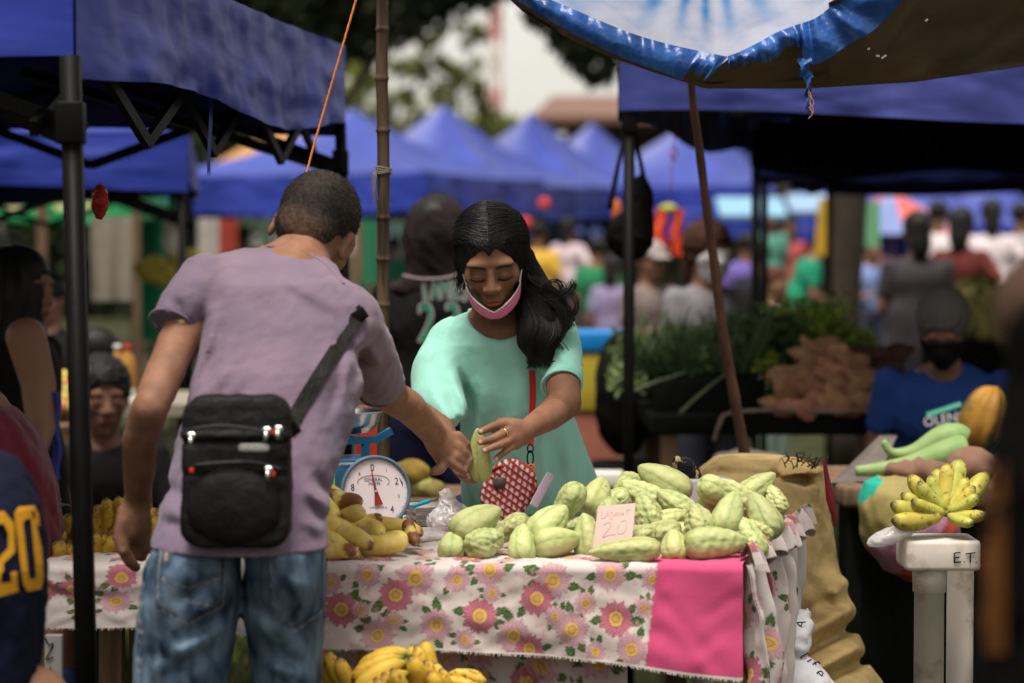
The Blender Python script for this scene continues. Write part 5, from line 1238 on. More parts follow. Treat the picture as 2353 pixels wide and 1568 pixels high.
# dial
def dialf(r_,z_):
    return lathe([(0,z_),(r_,z_)],64)
DR=.066; dc=np.array([so_[0],so_[1],dz0]); DM=RZ@np.array(Matrix.Rotation(R(90)-R(8),3,'X'))   # local z -> towards the camera
def dl(V,ez=0): return (np.asarray(V,float)+[0,0,ez])@DM.T+dc
V,Fs=lathe([(0,-.012),(DR+.004,-.012),(DR+.006,-.004),(DR+.005,.006),(DR+.001,.0085),(DR-.002,.006),(DR-.002,.003)],64); obj('dial_rim',dl(V),Fs,mat('blue_grey_rim',(.10,.15,.21),.3,var=.05),sca)
n=64; V=[(0,0,.003)]+[((DR-.001)*math.cos(i/n*6.2832),(DR-.001)*math.sin(i/n*6.2832),.003) for i in range(n)]
df=obj('dial_face',dl(V),[(0,i+1,(i+1)%n+1) for i in range(n)],mat('white_dial_enamel',(.72,.64,.66),.35,var=.04,vs=15),sca,smooth=False)
navy=mat('navy_print',(.02,.025,.07),.6,var=0); redp=mat('red_print',(.35,.03,.03),.6,var=0)
def dtext(s,x,y,size,m,rot=0,nm='numeral'):
    V,Fs=text_mesh(s,size); c,s_=math.cos(rot),math.sin(rot); V=np.stack([V[:,0]*.82*c-V[:,1]*s_+x,V[:,0]*.82*s_+V[:,1]*c+y,0*V[:,0]+.0036],1); return obj(nm,dl(V),Fs,m,df,smooth=False)
for k,(s,sz) in enumerate((('0',.019),('1',.010),('2',.019),('3',.010),('4',.019),('5',.010),('6',.019),('7',.010),('8',.019),('9',.010))):
    a=R(90+6)-k*2*math.pi/10; dtext(s,.047*math.cos(a),.047*math.sin(a),sz,navy)
dtext('GENERAL',-.004,.024,.0105,navy,nm='dial_lettering'); dtext('MASTER',-.002,.016,.008,navy,nm='dial_lettering'); dtext('CAPACITY 10 kg',.004,-.030,.0058,navy,nm='dial_lettering')
b=MB()
for i in range(100):
    a=R(96)-i*2*math.pi/100; r0=.0615 if i%5 else .059; w_=.0006
    b.add(dl([(r0*math.cos(a)-w_*math.sin(a)*.5,r0*math.sin(a)+w_*math.cos(a)*.5,.0035),(r0*math.cos(a)+w_*math.sin(a)*.5,r0*math.sin(a)-w_*math.cos(a)*.5,.0035),(.0635*math.cos(a)+w_*math.sin(a)*.5,.0635*math.sin(a)-w_*math.cos(a)*.5,.0035),(.0635*math.cos(a)-w_*math.sin(a)*.5,.0635*math.sin(a)+w_*math.cos(a)*.5,.0035)]),[(0,1,2,3)])
b.build('dial_graduations',navy,df,smooth=False)
b=MB(); b.tube(dl([(.032*math.cos(t)-.004,.020+.013*math.sin(t),.0036) for t in np.linspace(-.5,3.4,24)]),.0004,4); b.build('dial_emblem',redp,df)
na=R(100); nd=np.array([math.cos(na),math.sin(na)]); nn_=np.array([-nd[1],nd[0]])
b=MB(); P=[nd*.056,nd*.004+nn_*.0022,-nd*.026+nn_*.0085,-nd*.026-nn_*.0085,nd*.004-nn_*.0022]; b.add(dl([(p[0]+.0,p[1],.0062) for p in P]+[(p[0],p[1],.0054) for p in P]),[(0,1,2,3,4),(9,8,7,6,5)]+[(i,i+5,(i+1)%5+5,(i+1)%5) for i in range(5)]); nd_=b.build('needle',mat('dark_red_needle',(.28,.03,.03),.4,var=0),df,smooth=False)
V,Fs=lathe([(0,.0078),(.0028,.0075),(.003,.0055)],16); obj('hub',dl(V),Fs,mat('dark_hub',(.25,.25,.25),.3,metal=1,var=0),df)
# stickers
b=MB(); q0=[body_pt(-.078,-.0045,at(0,1108,4.68)[2]),body_pt(-.052,-.0045,at(0,1108,4.68)[2]),body_pt(-.052,-.0045,at(0,1080,4.68)[2]),body_pt(-.078,-.0045,at(0,1080,4.68)[2])]; b.add(q0,[(0,1,2,3)]); gs=b.build('inspection_sticker',mat('green_sticker',(.20,.72,.16),.5,var=.03),sca,smooth=False)
V,Fs=text_mesh('TESTED',.007); V=np.array([body_pt(-.0655+x*.8,-.0058,at(0,1097,4.68)[2]+y) for x,y,_ in V]); obj('sticker_lettering',V,Fs,M['black'],gs,smooth=False)
b=MB(); zz=zt-.010; b.add([body_pt(-.045,.0050,zz-.006),body_pt(-.005,.0050,zz-.006),body_pt(-.005,.0075,zz+.006),body_pt(-.045,.0075,zz+.006)],[(0,1,2,3)]); ps=b.build('paper_sticker',mat('worn_paper_sticker',(.35,.30,.22),.8,var=.3,vs=40),sca,smooth=False)
V,Fs=text_mesh('F52KK',.010); V=np.array([body_pt(-.025+x*.9,.0035,zz+y) for x,y,_ in V]); obj('sticker_lettering',V,Fs,M['black'],ps,smooth=False)
# ================= small things on the table =================
def crumple(name,label,cat,c,size,seed,m,peak=None):
    c=A3(c)
    def f(P):
        d=ell(c+[0,0,size[2]*.7],size)(P)
        if peak is not None: d=smin(.02,ell(c+[0,0,size[2]*.7],size),rc(c+[0,0,size[2]],A3(peak),.02,.012))(P)
        return smax(.003,lambda Q:d+.006*np.abs(noise(Q,.05,seed))+.004*np.abs(noise(Q,.02,seed+1))-.006,half((0,0,TZ+.008),(0,0,-1)))(P)
    lo_=np.minimum(c-np.array(size)*1.4,A3(peak)-.03 if peak is not None else c)-.0; hi_=np.maximum(c+np.array(size)*[1.4,1.4,2.0],A3(peak)+.03 if peak is not None else c)
    lo_[2]=TZ; V,Fs=surf(f,lo_,hi_,.0035,cf=2); return obj(name,V,Fs,m,label=label,cat=cat)
poly=mat('thin_clear_plastic',(.62,.58,.58),.22,var=.25,vs=30,bump=.6,bs=55,spec=.7,alpha=.62)
p=at(1040,1190,4.78); crumple('plastic_bag','crumpled clear plastic bag standing up beside the pen','plastic bag',(p[0],4.80,TZ+.005),(.050,.04,.028),3,poly,(at(1025,1128,4.80)[0],4.80,at(0,1138,4.80)[2]))
p=at(965,1200,4.66); crumple('plastic_bag','flat wrinkled clear plastic bag below the scale dial, near the cucumbers','plastic bag',(p[0],4.64,TZ+.005),(.050,.035,.014),5,poly)
b=MB(); 
for i in range(9): b.box((at(985,1180,4.90)[0],4.90,TZ+.012+i*.0042),(.075,.10,.0036),(0,0,R(12+(i%3)*1.5)))
b.build('paper_stack',mat('old_newsprint',(.30,.27,.25),.9,var=.15,vs=20),None,label='small stack of old paper sheets under the blue pen',cat='paper stack',smooth=False)
b=MB(); a_,c_=at(945,1163,4.82),at(988,1150,4.84); b.tube([a_,a_+(c_-a_)*.1,a_+(c_-a_)*.9,c_],[.0015,.0042,.0042,.0032],10); pn=b.build('pen',mat('cyan_pen_barrel',(.01,.25,.38),.3,var=0),None,label='turquoise ballpoint pen lying on the paper stack',cat='pen')
b=MB(); b.tube([c_,c_+(c_-a_)*.5],[.0028,.0022],8); b.build('pen_clip',M['steelg'],pn)
# knife handle and lilac box behind the heap
kn=thing('cleaver','black handled knife wrapped in tape standing up behind the chayotes','knife',at(1575,1110,4.85))
V,Fs=surf(addf(smin(.004,path([at(1600,1105,4.86),at(1575,1068,4.85),at(1558,1062,4.85)],[.016,.017,.013]),rc(at(1552,1090,4.85),at(1570,1104,4.85),.012,.010)),lambda P:.002*noise(P,.03,2)),at(1500,1150,4.75),at(1650,1020,4.98),.003); 
hk=obj('handle',V,Fs,mat('black_glossy_tape',(.012,.012,.012),.2,var=.2,col2=(.45,.30,.16),c2s=38,c2t=(.56,.60)),kn)
b=MB(); b.box(at(1606,1112,4.88),(.06,.004,.035),(0,R(35),0),bev=.001); b.build('blade',M['steelg'],kn)
bx=at(1610,1150,4.86); b=MB(); b.box((bx[0],4.86,(TZ+at(0,1102,4.86)[2])/2+.004),(.115,.09,at(0,1102,4.86)[2]-TZ),(0,0,R(12)),bev=.004); b.build('carton',mat('pale_lilac_carton',(.42,.38,.44),.8,var=.08),None,label='pale lilac carton standing behind the chayote heap before the sack',cat='carton')
# ================= red bag of the seller =================
bp_=at(1168,1125,4.86)
def bagtex(V):
    X=(V[:,0]-bp_[0]); Z=(V[:,2]-bp_[2]); a=R(-38); u_=(X*math.cos(a)+Z*math.sin(a)); w_=(-X*math.sin(a)+Z*math.cos(a))
    row=np.floor(w_/.0125); fr=w_/.0125-row; ph=(u_/.0125+row*.5)%1
    c=np.tile(np.array([.24,.025,.022]),(len(V),1)); wht=(ph<.42+.25*np.sin(fr*5))&(fr>.18)&(fr<.78)&(ph>.1*fr); c[wht]=(.40,.33,.32)
    c[(fr<.14)]=(.03,.012,.012); return c
rb=thing('shoulder_bag','small rounded red patterned shoulder bag hanging from the seller strap','bag',bp_)
ra=Matrix.Rotation(R(32),3,'Y')
def rbf(P):
    q=(P-bp_)@np.array(ra); rr_=.045; qx=np.maximum(np.abs(q[:,0])-(.050-rr_+.0),0); qz=np.maximum(np.abs(q[:,2])-(.062-rr_),0); d=np.hypot(qx,qz)-rr_; th_=.020+.006*np.cos(np.clip(q[:,0]/.055,-1,1)*1.5); dy=np.abs(q[:,1])-th_
    k=.012; h_=np.maximum(k-np.abs(d-dy),0)/k; return np.maximum(d,dy)+h_*h_*k*.25
V,Fs=surf(rbf,bp_-.10,bp_+.10,.0026); rbm=mat('red_patterned_fabric',(1,1,1),.8,var=.08,vcol=True,bump=.2,bs=200)
obj('bag_body',V,Fs,rbm,rb,cols=bagtex(V))
def rbp(x,y,z): return bp_+np.array(ra)@np.array([x,y,z])
b=MB(); b.tube([rbp(.050*math.sin(t),-.021,.012+.036*math.cos(t)) for t in np.linspace(-1.5,1.5,26)],.0030,6); b.build('zip',mat('dark_red_piping',(.22,.02,.015),.5,var=0),rb)
V,Fs=lathe([(0,.004),(.010,.003),(.0125,0),(.0125,-.003)],24); b=MB(); q=np.array(ra)@np.array(Matrix.Rotation(R(90),3,'X')); b.add(V@q.T+rbp(-.024,-.026,.004),Fs); b.build('badge_button',mat('dark_button_badge',(.06,.045,.035),.4,var=.3,vs=80),rb)
strap_=onsurf_path(addf(shw,wfold),[(1222,850),(1224,900),(1222,950),(1219,1000),(1218,1020)],4.7,20)-[0,.004,0]; strap_[:,1]=np.minimum.accumulate(strap_[:,1])
b=MB(); P=[]; 
for p in strap_: P+= [p-[.0065,0,0],p+[.0065,0,0],p+[.0065,.003,0],p-[.0065,-.003,0]]
b.add(P,[(i*4+j,i*4+(j+1)%4,(i+1)*4+(j+1)%4,(i+1)*4+j) for i in range(19) for j in range(4)]+[(76,77,78,79)]); b.build('strap',mat('red_webbing',(.40,.03,.025),.7,var=.1),rb,smooth=False)
d_=4.90; b=MB(); b.tube([at(1218+7*math.cos(t),1030+9*math.sin(t),strap_[-1][1]) for t in np.linspace(0,6.28,16)],.0016,6,False); b.tube([at(1218+7*math.cos(t),1052+17*math.sin(t),strap_[-1][1]-.01) for t in np.linspace(0,6.28,18)],.0019,6,False); b.build('snap_hook',M['steel'],rb)
b=MB(); b.tube([at(1220+9*math.cos(t),1082+16*math.sin(t),4.85) for t in np.linspace(0,6.28,18)],.0022,6,False); b.build('carabiner',mat('orange_carabiner',(.55,.10,.03),.3,var=0),rb)
b=MB(); b.box(at(1245,1125,4.835),(.018,.006,.075),(0,R(28),0),bev=.003); b.build('sanitizer_holder',mat('clear_lilac_plastic',(.55,.45,.55),.2,alpha=.7,var=.1),rb)
# ================= bamboo pole, rope, twine =================
bz=[]; b=MB(); nodes=[(879,-40),(878,67),(877,180),(880,300),(881,393),(880,500),(880,595),(880,700),(881,820),(882,940),(880,1060)]
P=[];r_=[]; dP=5.25
for i in range(len(nodes)-1):
    (x0,y0),(x1,y1)=nodes[i],nodes[i+1]
    for t in(0,.04,.10,.5,.9,.96): P.append(at(x0+(x1-x0)*t,y0+(y1-y0)*t,dP)); r_.append({0:.0162,.04:.0142,.10:.0132,.5:.0130,.9:.0133,.96:.0142}[t]*(1.0+.10*(y0/1060)))
P.append(at(880,1060,dP)); r_.append(.015); last=P[-1]; P.append(np.array([last[0],dP,.0])); r_.append(.016)
b.tube(P,r_,14); bp1=b.build('bamboo_pole',M['bamboo'],None,label='upright bamboo pole between the man and the seller',cat='pole')
b=MB()
for y,x in((393,881),): 
    for k in range(4): b.tube([at(x,y-8+k*4,dP)+np.array([.0165*math.cos(t),.0165*math.sin(t),.002*math.sin(t*2+k)]) for t in np.linspace(0,6.28,16)],.0016,5,False)
for k in range(14): b.tube(spl([at(868,390,dP-.01),at(858+rr.gauss(0,3),400,dP-.02),at(856+rr.gauss(0,5),430+rr.uniform(0,45),dP-.02)],6),.0006,3,False)
b.build('twine_tie',mat('frayed_twine',(.22,.20,.16),.9,var=.2),None,label='frayed grey twine knotted round the bamboo pole',cat='twine')
b=MB(); rp=[at(835,-60,5.0),at(790,95,4.99),at(748,240,4.98),at(722,330,4.97),at(704,400,4.96)]; rp.append(at(690,470,4.95)); S_=spl(rp,80)
for ph in(0,2.1,4.2): b.tube([p+np.array([.0013*math.cos(i*1.1+ph),.0013*math.sin(i*1.1+ph),0]) for i,p in enumerate(S_)],.0014,5)
b.build('rope',mat('orange_rope',(.60,.20,.05),.7,var=.1),None,label='thin orange rope stretched down behind the head of the man in purple',cat='rope')
# small red packet hanging at the near canopy post
V,Fs=surf(addf(ell(at(230,462,4.9),(.017,.014,.036)),lambda P:.004*noise(P,.03,3)),at(230,462,4.9)-.06,at(230,462,4.9)+.06,.0022); obj('hanging_pouch',V,Fs,mat('red_glossy_wrapper',(.25,.02,.015),.3,var=.4,vs=50,col2=(.6,.45,.4),c2s=40,c2t=(.58,.62)),label='small shiny red pouch hanging beside the near canopy post',cat='pouch')
# ================= tarpaulin at the top right =================
tarp=thing('tarpaulin','sagging tattered tarpaulin, blue hemmed and brown beneath, across the top right','tarpaulin',at(1700,150,4.7))
def T1(u,v):
    # underside sheet: v=0 the low far edge seen at the bottom, v=1 up and towards the camera
    px_=1150+1330*u; low=np.interp(px_,[1150,1200,1300,1400,1500,1620,1850,2100,2352,2500],[-20,25,85,130,165,203,203,188,152,120])
    P=np.array([at(x,y,5.0) for x,y in zip(px_,low)]); up=np.array([at(x,y,4.80 if x<1900 else 4.55) for x,y in zip(px_,np.minimum(low-14,np.interp(px_,[1150,1600,1640,1700,1990,2100,2400],[-40,150,150,110,-40,-260,-260])))])
    P=P+(up-P)*v[:,None]; P[:,2]+=.02*np.sin(v*3.1)*np.sin(u*8); P[:,1]+=.035*noise(np.stack([u*1.2,v*.5,0*u],1),.5,4)*(v>0); return P
V,Fs,uu,vv=grid(T1,110,50); um=mat('brown_tarp_underside',(.115,.085,.055),.75,var=.25,vs=6,bump=.5,bs=45,fold=.5,fs=4,stretch=(1,1,2.5),trans=.05)
obj('underside_sheet',np.concatenate([V,V+[0,.004,0]]),np.concatenate([Fs,Fs[:,::-1]+len(V)]),um,tarp)
lt=mat('backlit_tarp_cloth',(.55,.60,.68),.5,var=.15,vs=5,bump=.25,bs=70,fold=.6,fs=7,vcol=True,trans=.55)
def T2(u,v):
    # pale translucent flap in front: bounded by the two blue hems
    x=1195+(1990-1195)*u; lowL=np.interp(x,[1195,1290,1420,1520,1610,1655],[-8,50,92,123,150,160]); lowR=np.interp(x,[1640,1680,1760,1860,1990],[160,130,96,60,-30]); low=np.where(x<1650,lowL,lowR)
    P=np.array([at(a,c*(1-w2)+(-300)*w2,4.60+.42*w2) for a,c,w2 in zip(x,low,v)])
    q=np.arctan2(x-1640,low-(-60)*1.0+300*v*0+60); P[:,1]+=.014*np.sin((x-1630)/(60+260*v)*3.0)*(.3+v); return P
V,Fs,uu,vv=grid(T2,130,60)
xx=1195+795*uu; yy=(V[:,2]-V[:,2].min())/(V[:,2].max()-V[:,2].min())
rad=np.sin(np.arctan2(xx-1620,(1-vv)*170+8)*17+1.5)*.5+.5; top=np.clip((vv-.33)*3,0,1)
bl=np.clip(rad**2*np.clip((vv-.08)*3,0,1)*1.2+np.clip((vv-.42)*3,0,.8)*(.5+.5*np.sin(xx*.02))+.25*np.clip(noise(V,.12,8),0,1),0,1)[:,None]
cc2=np.array([.50,.52,.62])*(1-bl)+np.array([.02,.22,.52])*bl  # glow and blue fold streaks of light through the cloth, painted in
obj('backlit_flap',np.concatenate([V,V+[0,.003,0]]),np.concatenate([Fs,Fs[:,::-1]+len(V)]),lt,tarp,cols=np.concatenate([cc2,cc2]))
hem=mat('bright_blue_tarp_hem',(.010,.055,.22),.32,var=.3,vs=14,bump=.5,bs=60,fold=.5,fs=14,spec=.4,col2=(.02,.09,.30),c2s=18)
def band_(outer,inner,dd,nm,jag=None,seed=1):
    nU,nV=220,12; r0_=np.random.default_rng(seed+4); JG=np.clip(.22+.30*np.interp(np.arange(220),np.linspace(0,219,44),r0_.random(44))-.05+.05*r0_.normal(size=220)*.6,0,.55); O=spl(outer,nU); I=spl(inner,nU); r7=np.random.default_rng(seed)
    V=[];
    for i in range(nU):
        o=O[i].copy()
        if jag and jag[0]<=i<jag[1]:
            o=o+(I[i]-o)*JG[i]
        for j in range(nV):
            t=j/(nV-1); p=o+(I[i]-o)*t; q=at(p[0],p[1],dd-.012*math.sin(t*3.1)-.006*math.sin(i*.21+t*3)); V.append(q)
    V=np.array(V); idx=np.arange(nU*nV).reshape(nU,nV); Fs=np.stack([idx[:-1,:-1].ravel(),idx[1:,:-1].ravel(),idx[1:,1:].ravel(),idx[:-1,1:].ravel()],1)
    return obj(nm,np.concatenate([V,V+[0,.003,0]]),np.concatenate([Fs,Fs[:,::-1]+len(V)]),hem,tarp)
band_([(1190,2),(1290,62),(1420,128),(1520,165),(1612,200)],[(1225,-18),(1320,22),(1440,72),(1540,102),(1672,130)],4.57,'blue_hem',(190,220),2)
band_([(1672,160),(1700,162),(1750,160),(1790,152),(1835,126),(1850,138),(1880,146),(1950,102),(2010,66),(2085,-12)],[(1672,128),(1700,118),(1740,98),(1780,76),(1820,60),(1850,50),(1875,40),(1905,18),(1930,0),(1955,-30)],4.56,'blue_hem',(6,112),3)
b=MB(); pts=[(1848,130),(1850,165),(1858,200),(1853,232),(1862,262)]
V,Fs,uu,vv=grid(lambda u,v:np.array([at(*(spl(pts,50)[int(c*49)]+[(a-.5)*(26 if c<.35 else 17-9*c)*(1+.3*math.sin(c*23)),0]),4.555+.01*math.sin(a*3+c*20)) for a,c in zip(u,v)]),6,40)
obj('torn_strip',np.concatenate([V,V+[0,.002,0]]),np.concatenate([Fs,Fs[:,::-1]+len(V)]),hem,tarp)
for k in range(6):
    y0=200+k*9; b.tube(spl([at(1858,y0,4.55),at(1862+rr.uniform(-8,8),y0+15,4.55),at(1858+rr.uniform(-8,8),y0+28,4.55)],6),.0008,4)
b.build('frayed_thread',mat('orange_thread',(.5,.22,.10),.8,var=0),tarp)
for (x,y,a_,L_) in((2030,130,-35,14),(2016,128,10,9),(2128,46,-40,8),(1995,112,0,6)):
    b=MB(); b.box(at(x,y,4.72),(L_*ppm(4.72),.002,5*ppm(4.72)),(0,R(a_),0),bev=.0008); b.build('flaked_spot',M['white'],tarp)
# leaning stick
b=MB(); S_=[(1585,150,5.6),(1592,240,5.65),(1606,340,5.7),(1622,470,5.75),(1640,600,5.8),(1660,760,5.85),(1685,900,5.9),(1708,1030,5.95)]
pts=[at(*q) for q in S_]; e=pts[-1]+(pts[-1]-pts[-2])*((pts[-1][2])/(pts[-2][2]-pts[-1][2])); pts.append(e); b.tube(spl(pts,40),np.linspace(.0085,.0150,40)*(1+.06*np.sin(np.arange(40)*1.3)),10); b.build('leaning_stick',mat('reddish_stick',(.10,.05,.033),.7,var=.3,vs=8,bump=.3),None,label='long reddish wooden stick leaning before the vegetable stall',cat='stick')
b=MB(); b.tube(spl([at(1555,190,8),at(1552,300,8),at(1545,340,8),at(1540,440,8)],20),.0022,5); b.tube(spl([at(1545,335,8),at(1556,348,8),at(1546,362,8),at(1538,348,8),at(1552,372,8)],14),.0025,5); b.build('string',mat('red_string',(.42,.07,.04),.7,var=0),None,label='thin red string with a knot hanging left of the leaning stick',cat='string')
# ================= sacks =================
sackm=mat('woven_yellow_brown_sack',(.47,.335,.14),.75,var=.22,vs=9,bump=.45,bs=240,fold=.8,fs=10,col2=(.30,.20,.08),c2s=12,c2t=(.5,.7),weave=120)
rws=rows_px([(1052,1640,1830,5.35,.12),(1075,1610,1880,5.35,.16),(1110,1600,1895,5.34,.18),(1180,1640,1905,5.33,.19),(1280,1640,1920,5.32,.19),(1350,1640,1940,5.30,.19),(1420,1640,1962,5.28,.20),(1500,1640,1985,5.25,.21),(1568,1640,2025,5.22,.22)])
zl_=rws[-1]; rws.append((.02,zl_[1]+.02,5.2,zl_[3]+.01,.23))
def sackfold(P):
    b_=5.15; K=2.2; X=P[:,0]/P[:,1]*b_; Z=(P[:,2]-CAMZ)/P[:,1]*b_+CAMZ; d=.004*noise(P,.14,3)+.0015*noise(P,.05,7)
    for (x0,y0,x1,y1,w_,a) in ((1900,1380,1790,1470,.014,.014),(1950,1400,1780,1500,.014,-.012),(1955,1440,1800,1530,.014,.014),(1965,1490,1830,1560,.014,-.012),(1980,1520,1880,1568,.012,.012),(1940,1340,1850,1430,.012,-.008),(1650,1085,1850,1100,.010,.008),(1640,1110,1760,1125,.010,-.008),(1850,1110,1890,1300,.02,.006),(1800,1090,1880,1080,.01,-.01)):
        A2,B2=at(x0,y0,b_)[[0,2]],at(x1,y1,b_)[[0,2]]; ab=B2-A2; L2=ab@ab; t=np.clip(((X-A2[0])*ab[0]+(Z-A2[1])*ab[1])/L2,0,1); d2=(X-A2[0]-t*ab[0])**2+(Z-A2[1]-t*ab[1])**2; d+=K*a*np.exp(-d2/(w_*w_))
    return d
sf=smax(.01,stack(rws),neg(ell(at(1845,1058,5.22),(.07,.08,.045))))
lo_=np.array([at(1590,1100,5.3)[0]-.1,4.95,0]); hi_=np.array([at(2060,1568,5.2)[0]+.08,5.6,at(0,1030,5.35)[2]])
sk=thing('woven_sack','big yellow brown woven sack full of roots beside the table, its mouth folded over','sack',((lo_[0]+hi_[0])/2,5.25,0))
person_part('sack_cloth',addf(sf,sackfold),lo_,hi_,.0065,sackm,sk)
b=MB(); b.tube(spl([at(1893,1055,5.14),at(1903,1120,5.13),at(1912,1170,5.12),at(1921,1210,5.12)],16),np.concatenate([np.linspace(.003,.009,8),np.linspace(.009,.002,8)]),8); b.build('red_seam',mat('dark_red_edge',(.20,.02,.03),.7,var=.2),sk)
b=MB()
for k in range(22):
    x,y=1800+rr.uniform(0,80),1072+rr.uniform(-14,6); b.tube(spl([at(x,y,5.18),at(x+rr.uniform(-14,14),y-rr.uniform(5,22),5.17),at(x+rr.uniform(-26,34),y-rr.uniform(2,30),5.17)],7),np.linspace(.0018,.0006,7),4)
b.build('dry_roots',mat('dry_brown_roots',(.07,.04,.025),.9,var=.3),sk)
ws=rows_px([(1400,1790,1860,4.9,.03),(1440,1790,1872,4.88,.05),(1480,1780,1862,4.86,.05),(1500,1770,1850,4.86,.045),(1540,1750,1890,4.84,.06),(1568,1740,1915,4.84,.07)]); q=ws[-1]; ws.append((.02,q[1]+.02,4.84,q[3]+.03,.10))
lo_=np.array([q[1]-.16,4.7,0]); hi_=np.array([q[1]+.2,5.02,at(0,1385,4.9)[2]])
sw_=thing('white_sack','white cloth sack with stencilled letters at the foot of the table corner','sack',(q[1],4.86,0))
wf_=addf(stack(ws),lambda P:.006*noise(P,.10,9)+.003*noise(P,.04,2)); person_part('sack_cloth',wf_,lo_,hi_,.006,mat('white_sack_cloth',(.58,.56,.58),.85,var=.12,vs=8,bump=.3,bs=160,fold=.6,fs=9),sw_)
for s_,x,y,rt,sz in(('A',1839,1432,70,.026),('U',1848,1512,-60,.030),('f',1868,1524,-60,.034),('e',1884,1545,-50,.034)):
    V,Fs=text_mesh(s_,sz); a=R(rt); bp0=onsurf(wf_,x,y,4.6,5.1); V=np.stack([V[:,0]*math.cos(a)-V[:,1]*math.sin(a),0*V[:,0],V[:,0]*math.sin(a)+V[:,1]*math.cos(a)],1)+bp0-[0,.006,0]; obj('stencilled_letter',np.concatenate([V]),Fs,navy,sw_,smooth=False)
# ================= bananas =================
bam=mat('ripe_banana_skin',(1,1,1),.5,var=.15,vs=25,bump=.25,bs=80,vcol=True,spec=.3,col2=(.07,.045,.02),c2s=75,c2t=(.62,.70))
def banana_mesh(seed,L=.115,Wd=.034,bend=.35,green=0,spot=.5,brown=0):
    n=24; t=np.linspace(0,1,n); a=(t-.5)*bend*2.2; Rr=L/(bend*2.2); pts=np.stack([Rr*np.sin(a),0*t,Rr*(1-np.cos(a))],1)
    rad=Wd/2*np.interp(t,[0,.05,.12,.22,.5,.8,.92,.97,1],[.30,.32,.50,.86,1,.93,.66,.40,.24]); V,Fs=tube(pts,rad,12); V=np.array(V)
    ang_=np.tile(np.arange(12)/12*6.283,n); fac=1+.07*np.cos(ang_*5/1+seed); c0=np.repeat(pts,12,0); V=c0+(V-c0)*fac[:,None]
    tt=np.repeat(t,12); nz=noise(V,.02,seed,4); base=np.array([.55,.34,.035])*(1-green)+np.array([.36,.37,.07])*green
    c=np.tile(base,(len(V),1))*(1+.08*noise(V,.05,seed+1))[:,None]
    e=(np.clip((.10-tt)/.05,0,1)+np.clip((tt-.93)/.05,0,1))[:,None]; c=c*(1-e)+np.array([.05,.035,.02])*e
    gg=(np.clip((.22-tt)/.15,0,1)*.6)[:,None]; c=c*(1-gg)+np.array([.22,.30,.04])*gg
    s_=np.clip((nz-1.0+spot*.6)*4,0,.85*min(1,spot*1.4+brown))[:,None]; c=c*(1-s_)+np.array([.06,.035,.015])*s_
    if brown: c=c*(1-brown)+np.array([.12,.05,.015])*brown
    return V,Fs,c
def bunch(label,c,items,group,meshes,name='banana_bunch'):
    t=thing(name,label,'bananas',c,group)
    for i,(p,rot,s,k) in enumerate(items):
        me=meshes[k%len(meshes)]; o=bpy.data.objects.new('banana',me); C.objects.link(o); o.parent=t; o.location=(np.array(p)-np.array(c)).tolist(); o.rotation_euler=rot; o.scale=(s,s,s)
    return t
def mk(*a,**k):
    V,Fs,c=banana_mesh(*a,**k); o=obj('banana',V,Fs,bam,cols=c,local=True); m_=o.data; bpy.data.objects.remove(o); return m_
RB=[mk(1),mk(2,spot=.8),mk(3,spot=.4,Wd=.036)]
def dirrot(dv,roll=0): return (Vector(tuple(map(float,dv))).to_track_quat('X','Z')@Euler((roll,0,0)).to_quaternion()).to_euler()
# hand of green-yellow bananas on the pipe stand
GBn=[mk(11,.10,.0305,.30,.75,.55),mk(12,.10,.031,.25,.6,.8),mk(13,.095,.030,.35,.95,.4)]
ctr=at(2172,1190,4.62); items=[]
for (x,y,dy) in((2048,1176,-.03),(2052,1212,-.05),(2105,1120,-.02),(2070,1150,0),(2085,1105,.02),(2130,1100,.02),(2148,1088,.05),(2175,1075,.04),(2210,1060,.06),(2225,1110,.02),(2240,1130,-.01),(2252,1150,-.03),(2275,1100,.05),(2262,1195,-.04),(2235,1215,-.05),(2095,1165,-.04)):
    tip=at(x,y,4.62+dy); dv=ctr-tip; Ln=np.linalg.norm(dv)
    up_=1 if True else 0
    items.append((tuple((ctr+tip)/2+np.array([0,0,.006])),dirrot(-dv,0 if True else 0),min(1.25,Ln/.098+.05),len(items)))
bz_=at(2160,1218,4.62)
bunch('hand of green yellow bananas fanned out on the white pipe stand',bz_,items,'bananas for sale',GBn)
# white pipe stand
ps=thing('pipe_stand','white plastic pipe stand with a flat cap marked in black pen, holding bananas','stand',(at(2158,1268,4.62)[0],4.62,0))
pvc=mat('dirty_white_pipe',(.55,.49,.43),.5,var=.15,vs=8,bump=.12,bs=60,col2=(.30,.24,.18),c2s=11,c2t=(.54,.68))
c0=at(2158,1270,4.62); b=MB(); b.box((c0[0],4.64,c0[2]),(.142,.13,.058),bev=.008); b.build('cap',pvc,ps)
def pipe(px_,d,r_,z1,nm='pipe',col=True):
    x=at(px_,1400,d)[0]; V,Fs=lathe([(r_,.0),(r_,z1-.045),(r_+.003,z1-.045),(r_+.004,z1)],28) if col else lathe([(r_,0),(r_,z1)],28); return obj(nm,V+np.array([x,d,0]),Fs,pvc,ps)
pipe(2134,4.62,.0285,c0[2]-.029); pipe(2205,4.78,.0265,c0[2]-.02,col=False)
b=MB()
for st in ([(2192,1270),(2192,1292)],[(2192,1270),(2206,1269)],[(2192,1281),(2203,1280)],[(2192,1292),(2208,1290)],[(2214,1290),(2216,1290)],[(2218,1272),(2240,1269)],[(2229,1271),(2228,1292)],[(2241,1291),(2243,1291)]):
    b.tube([at(x,y,4.572) for x,y in st],.0013,5)
b.build('pen_marking',M['black'],ps)
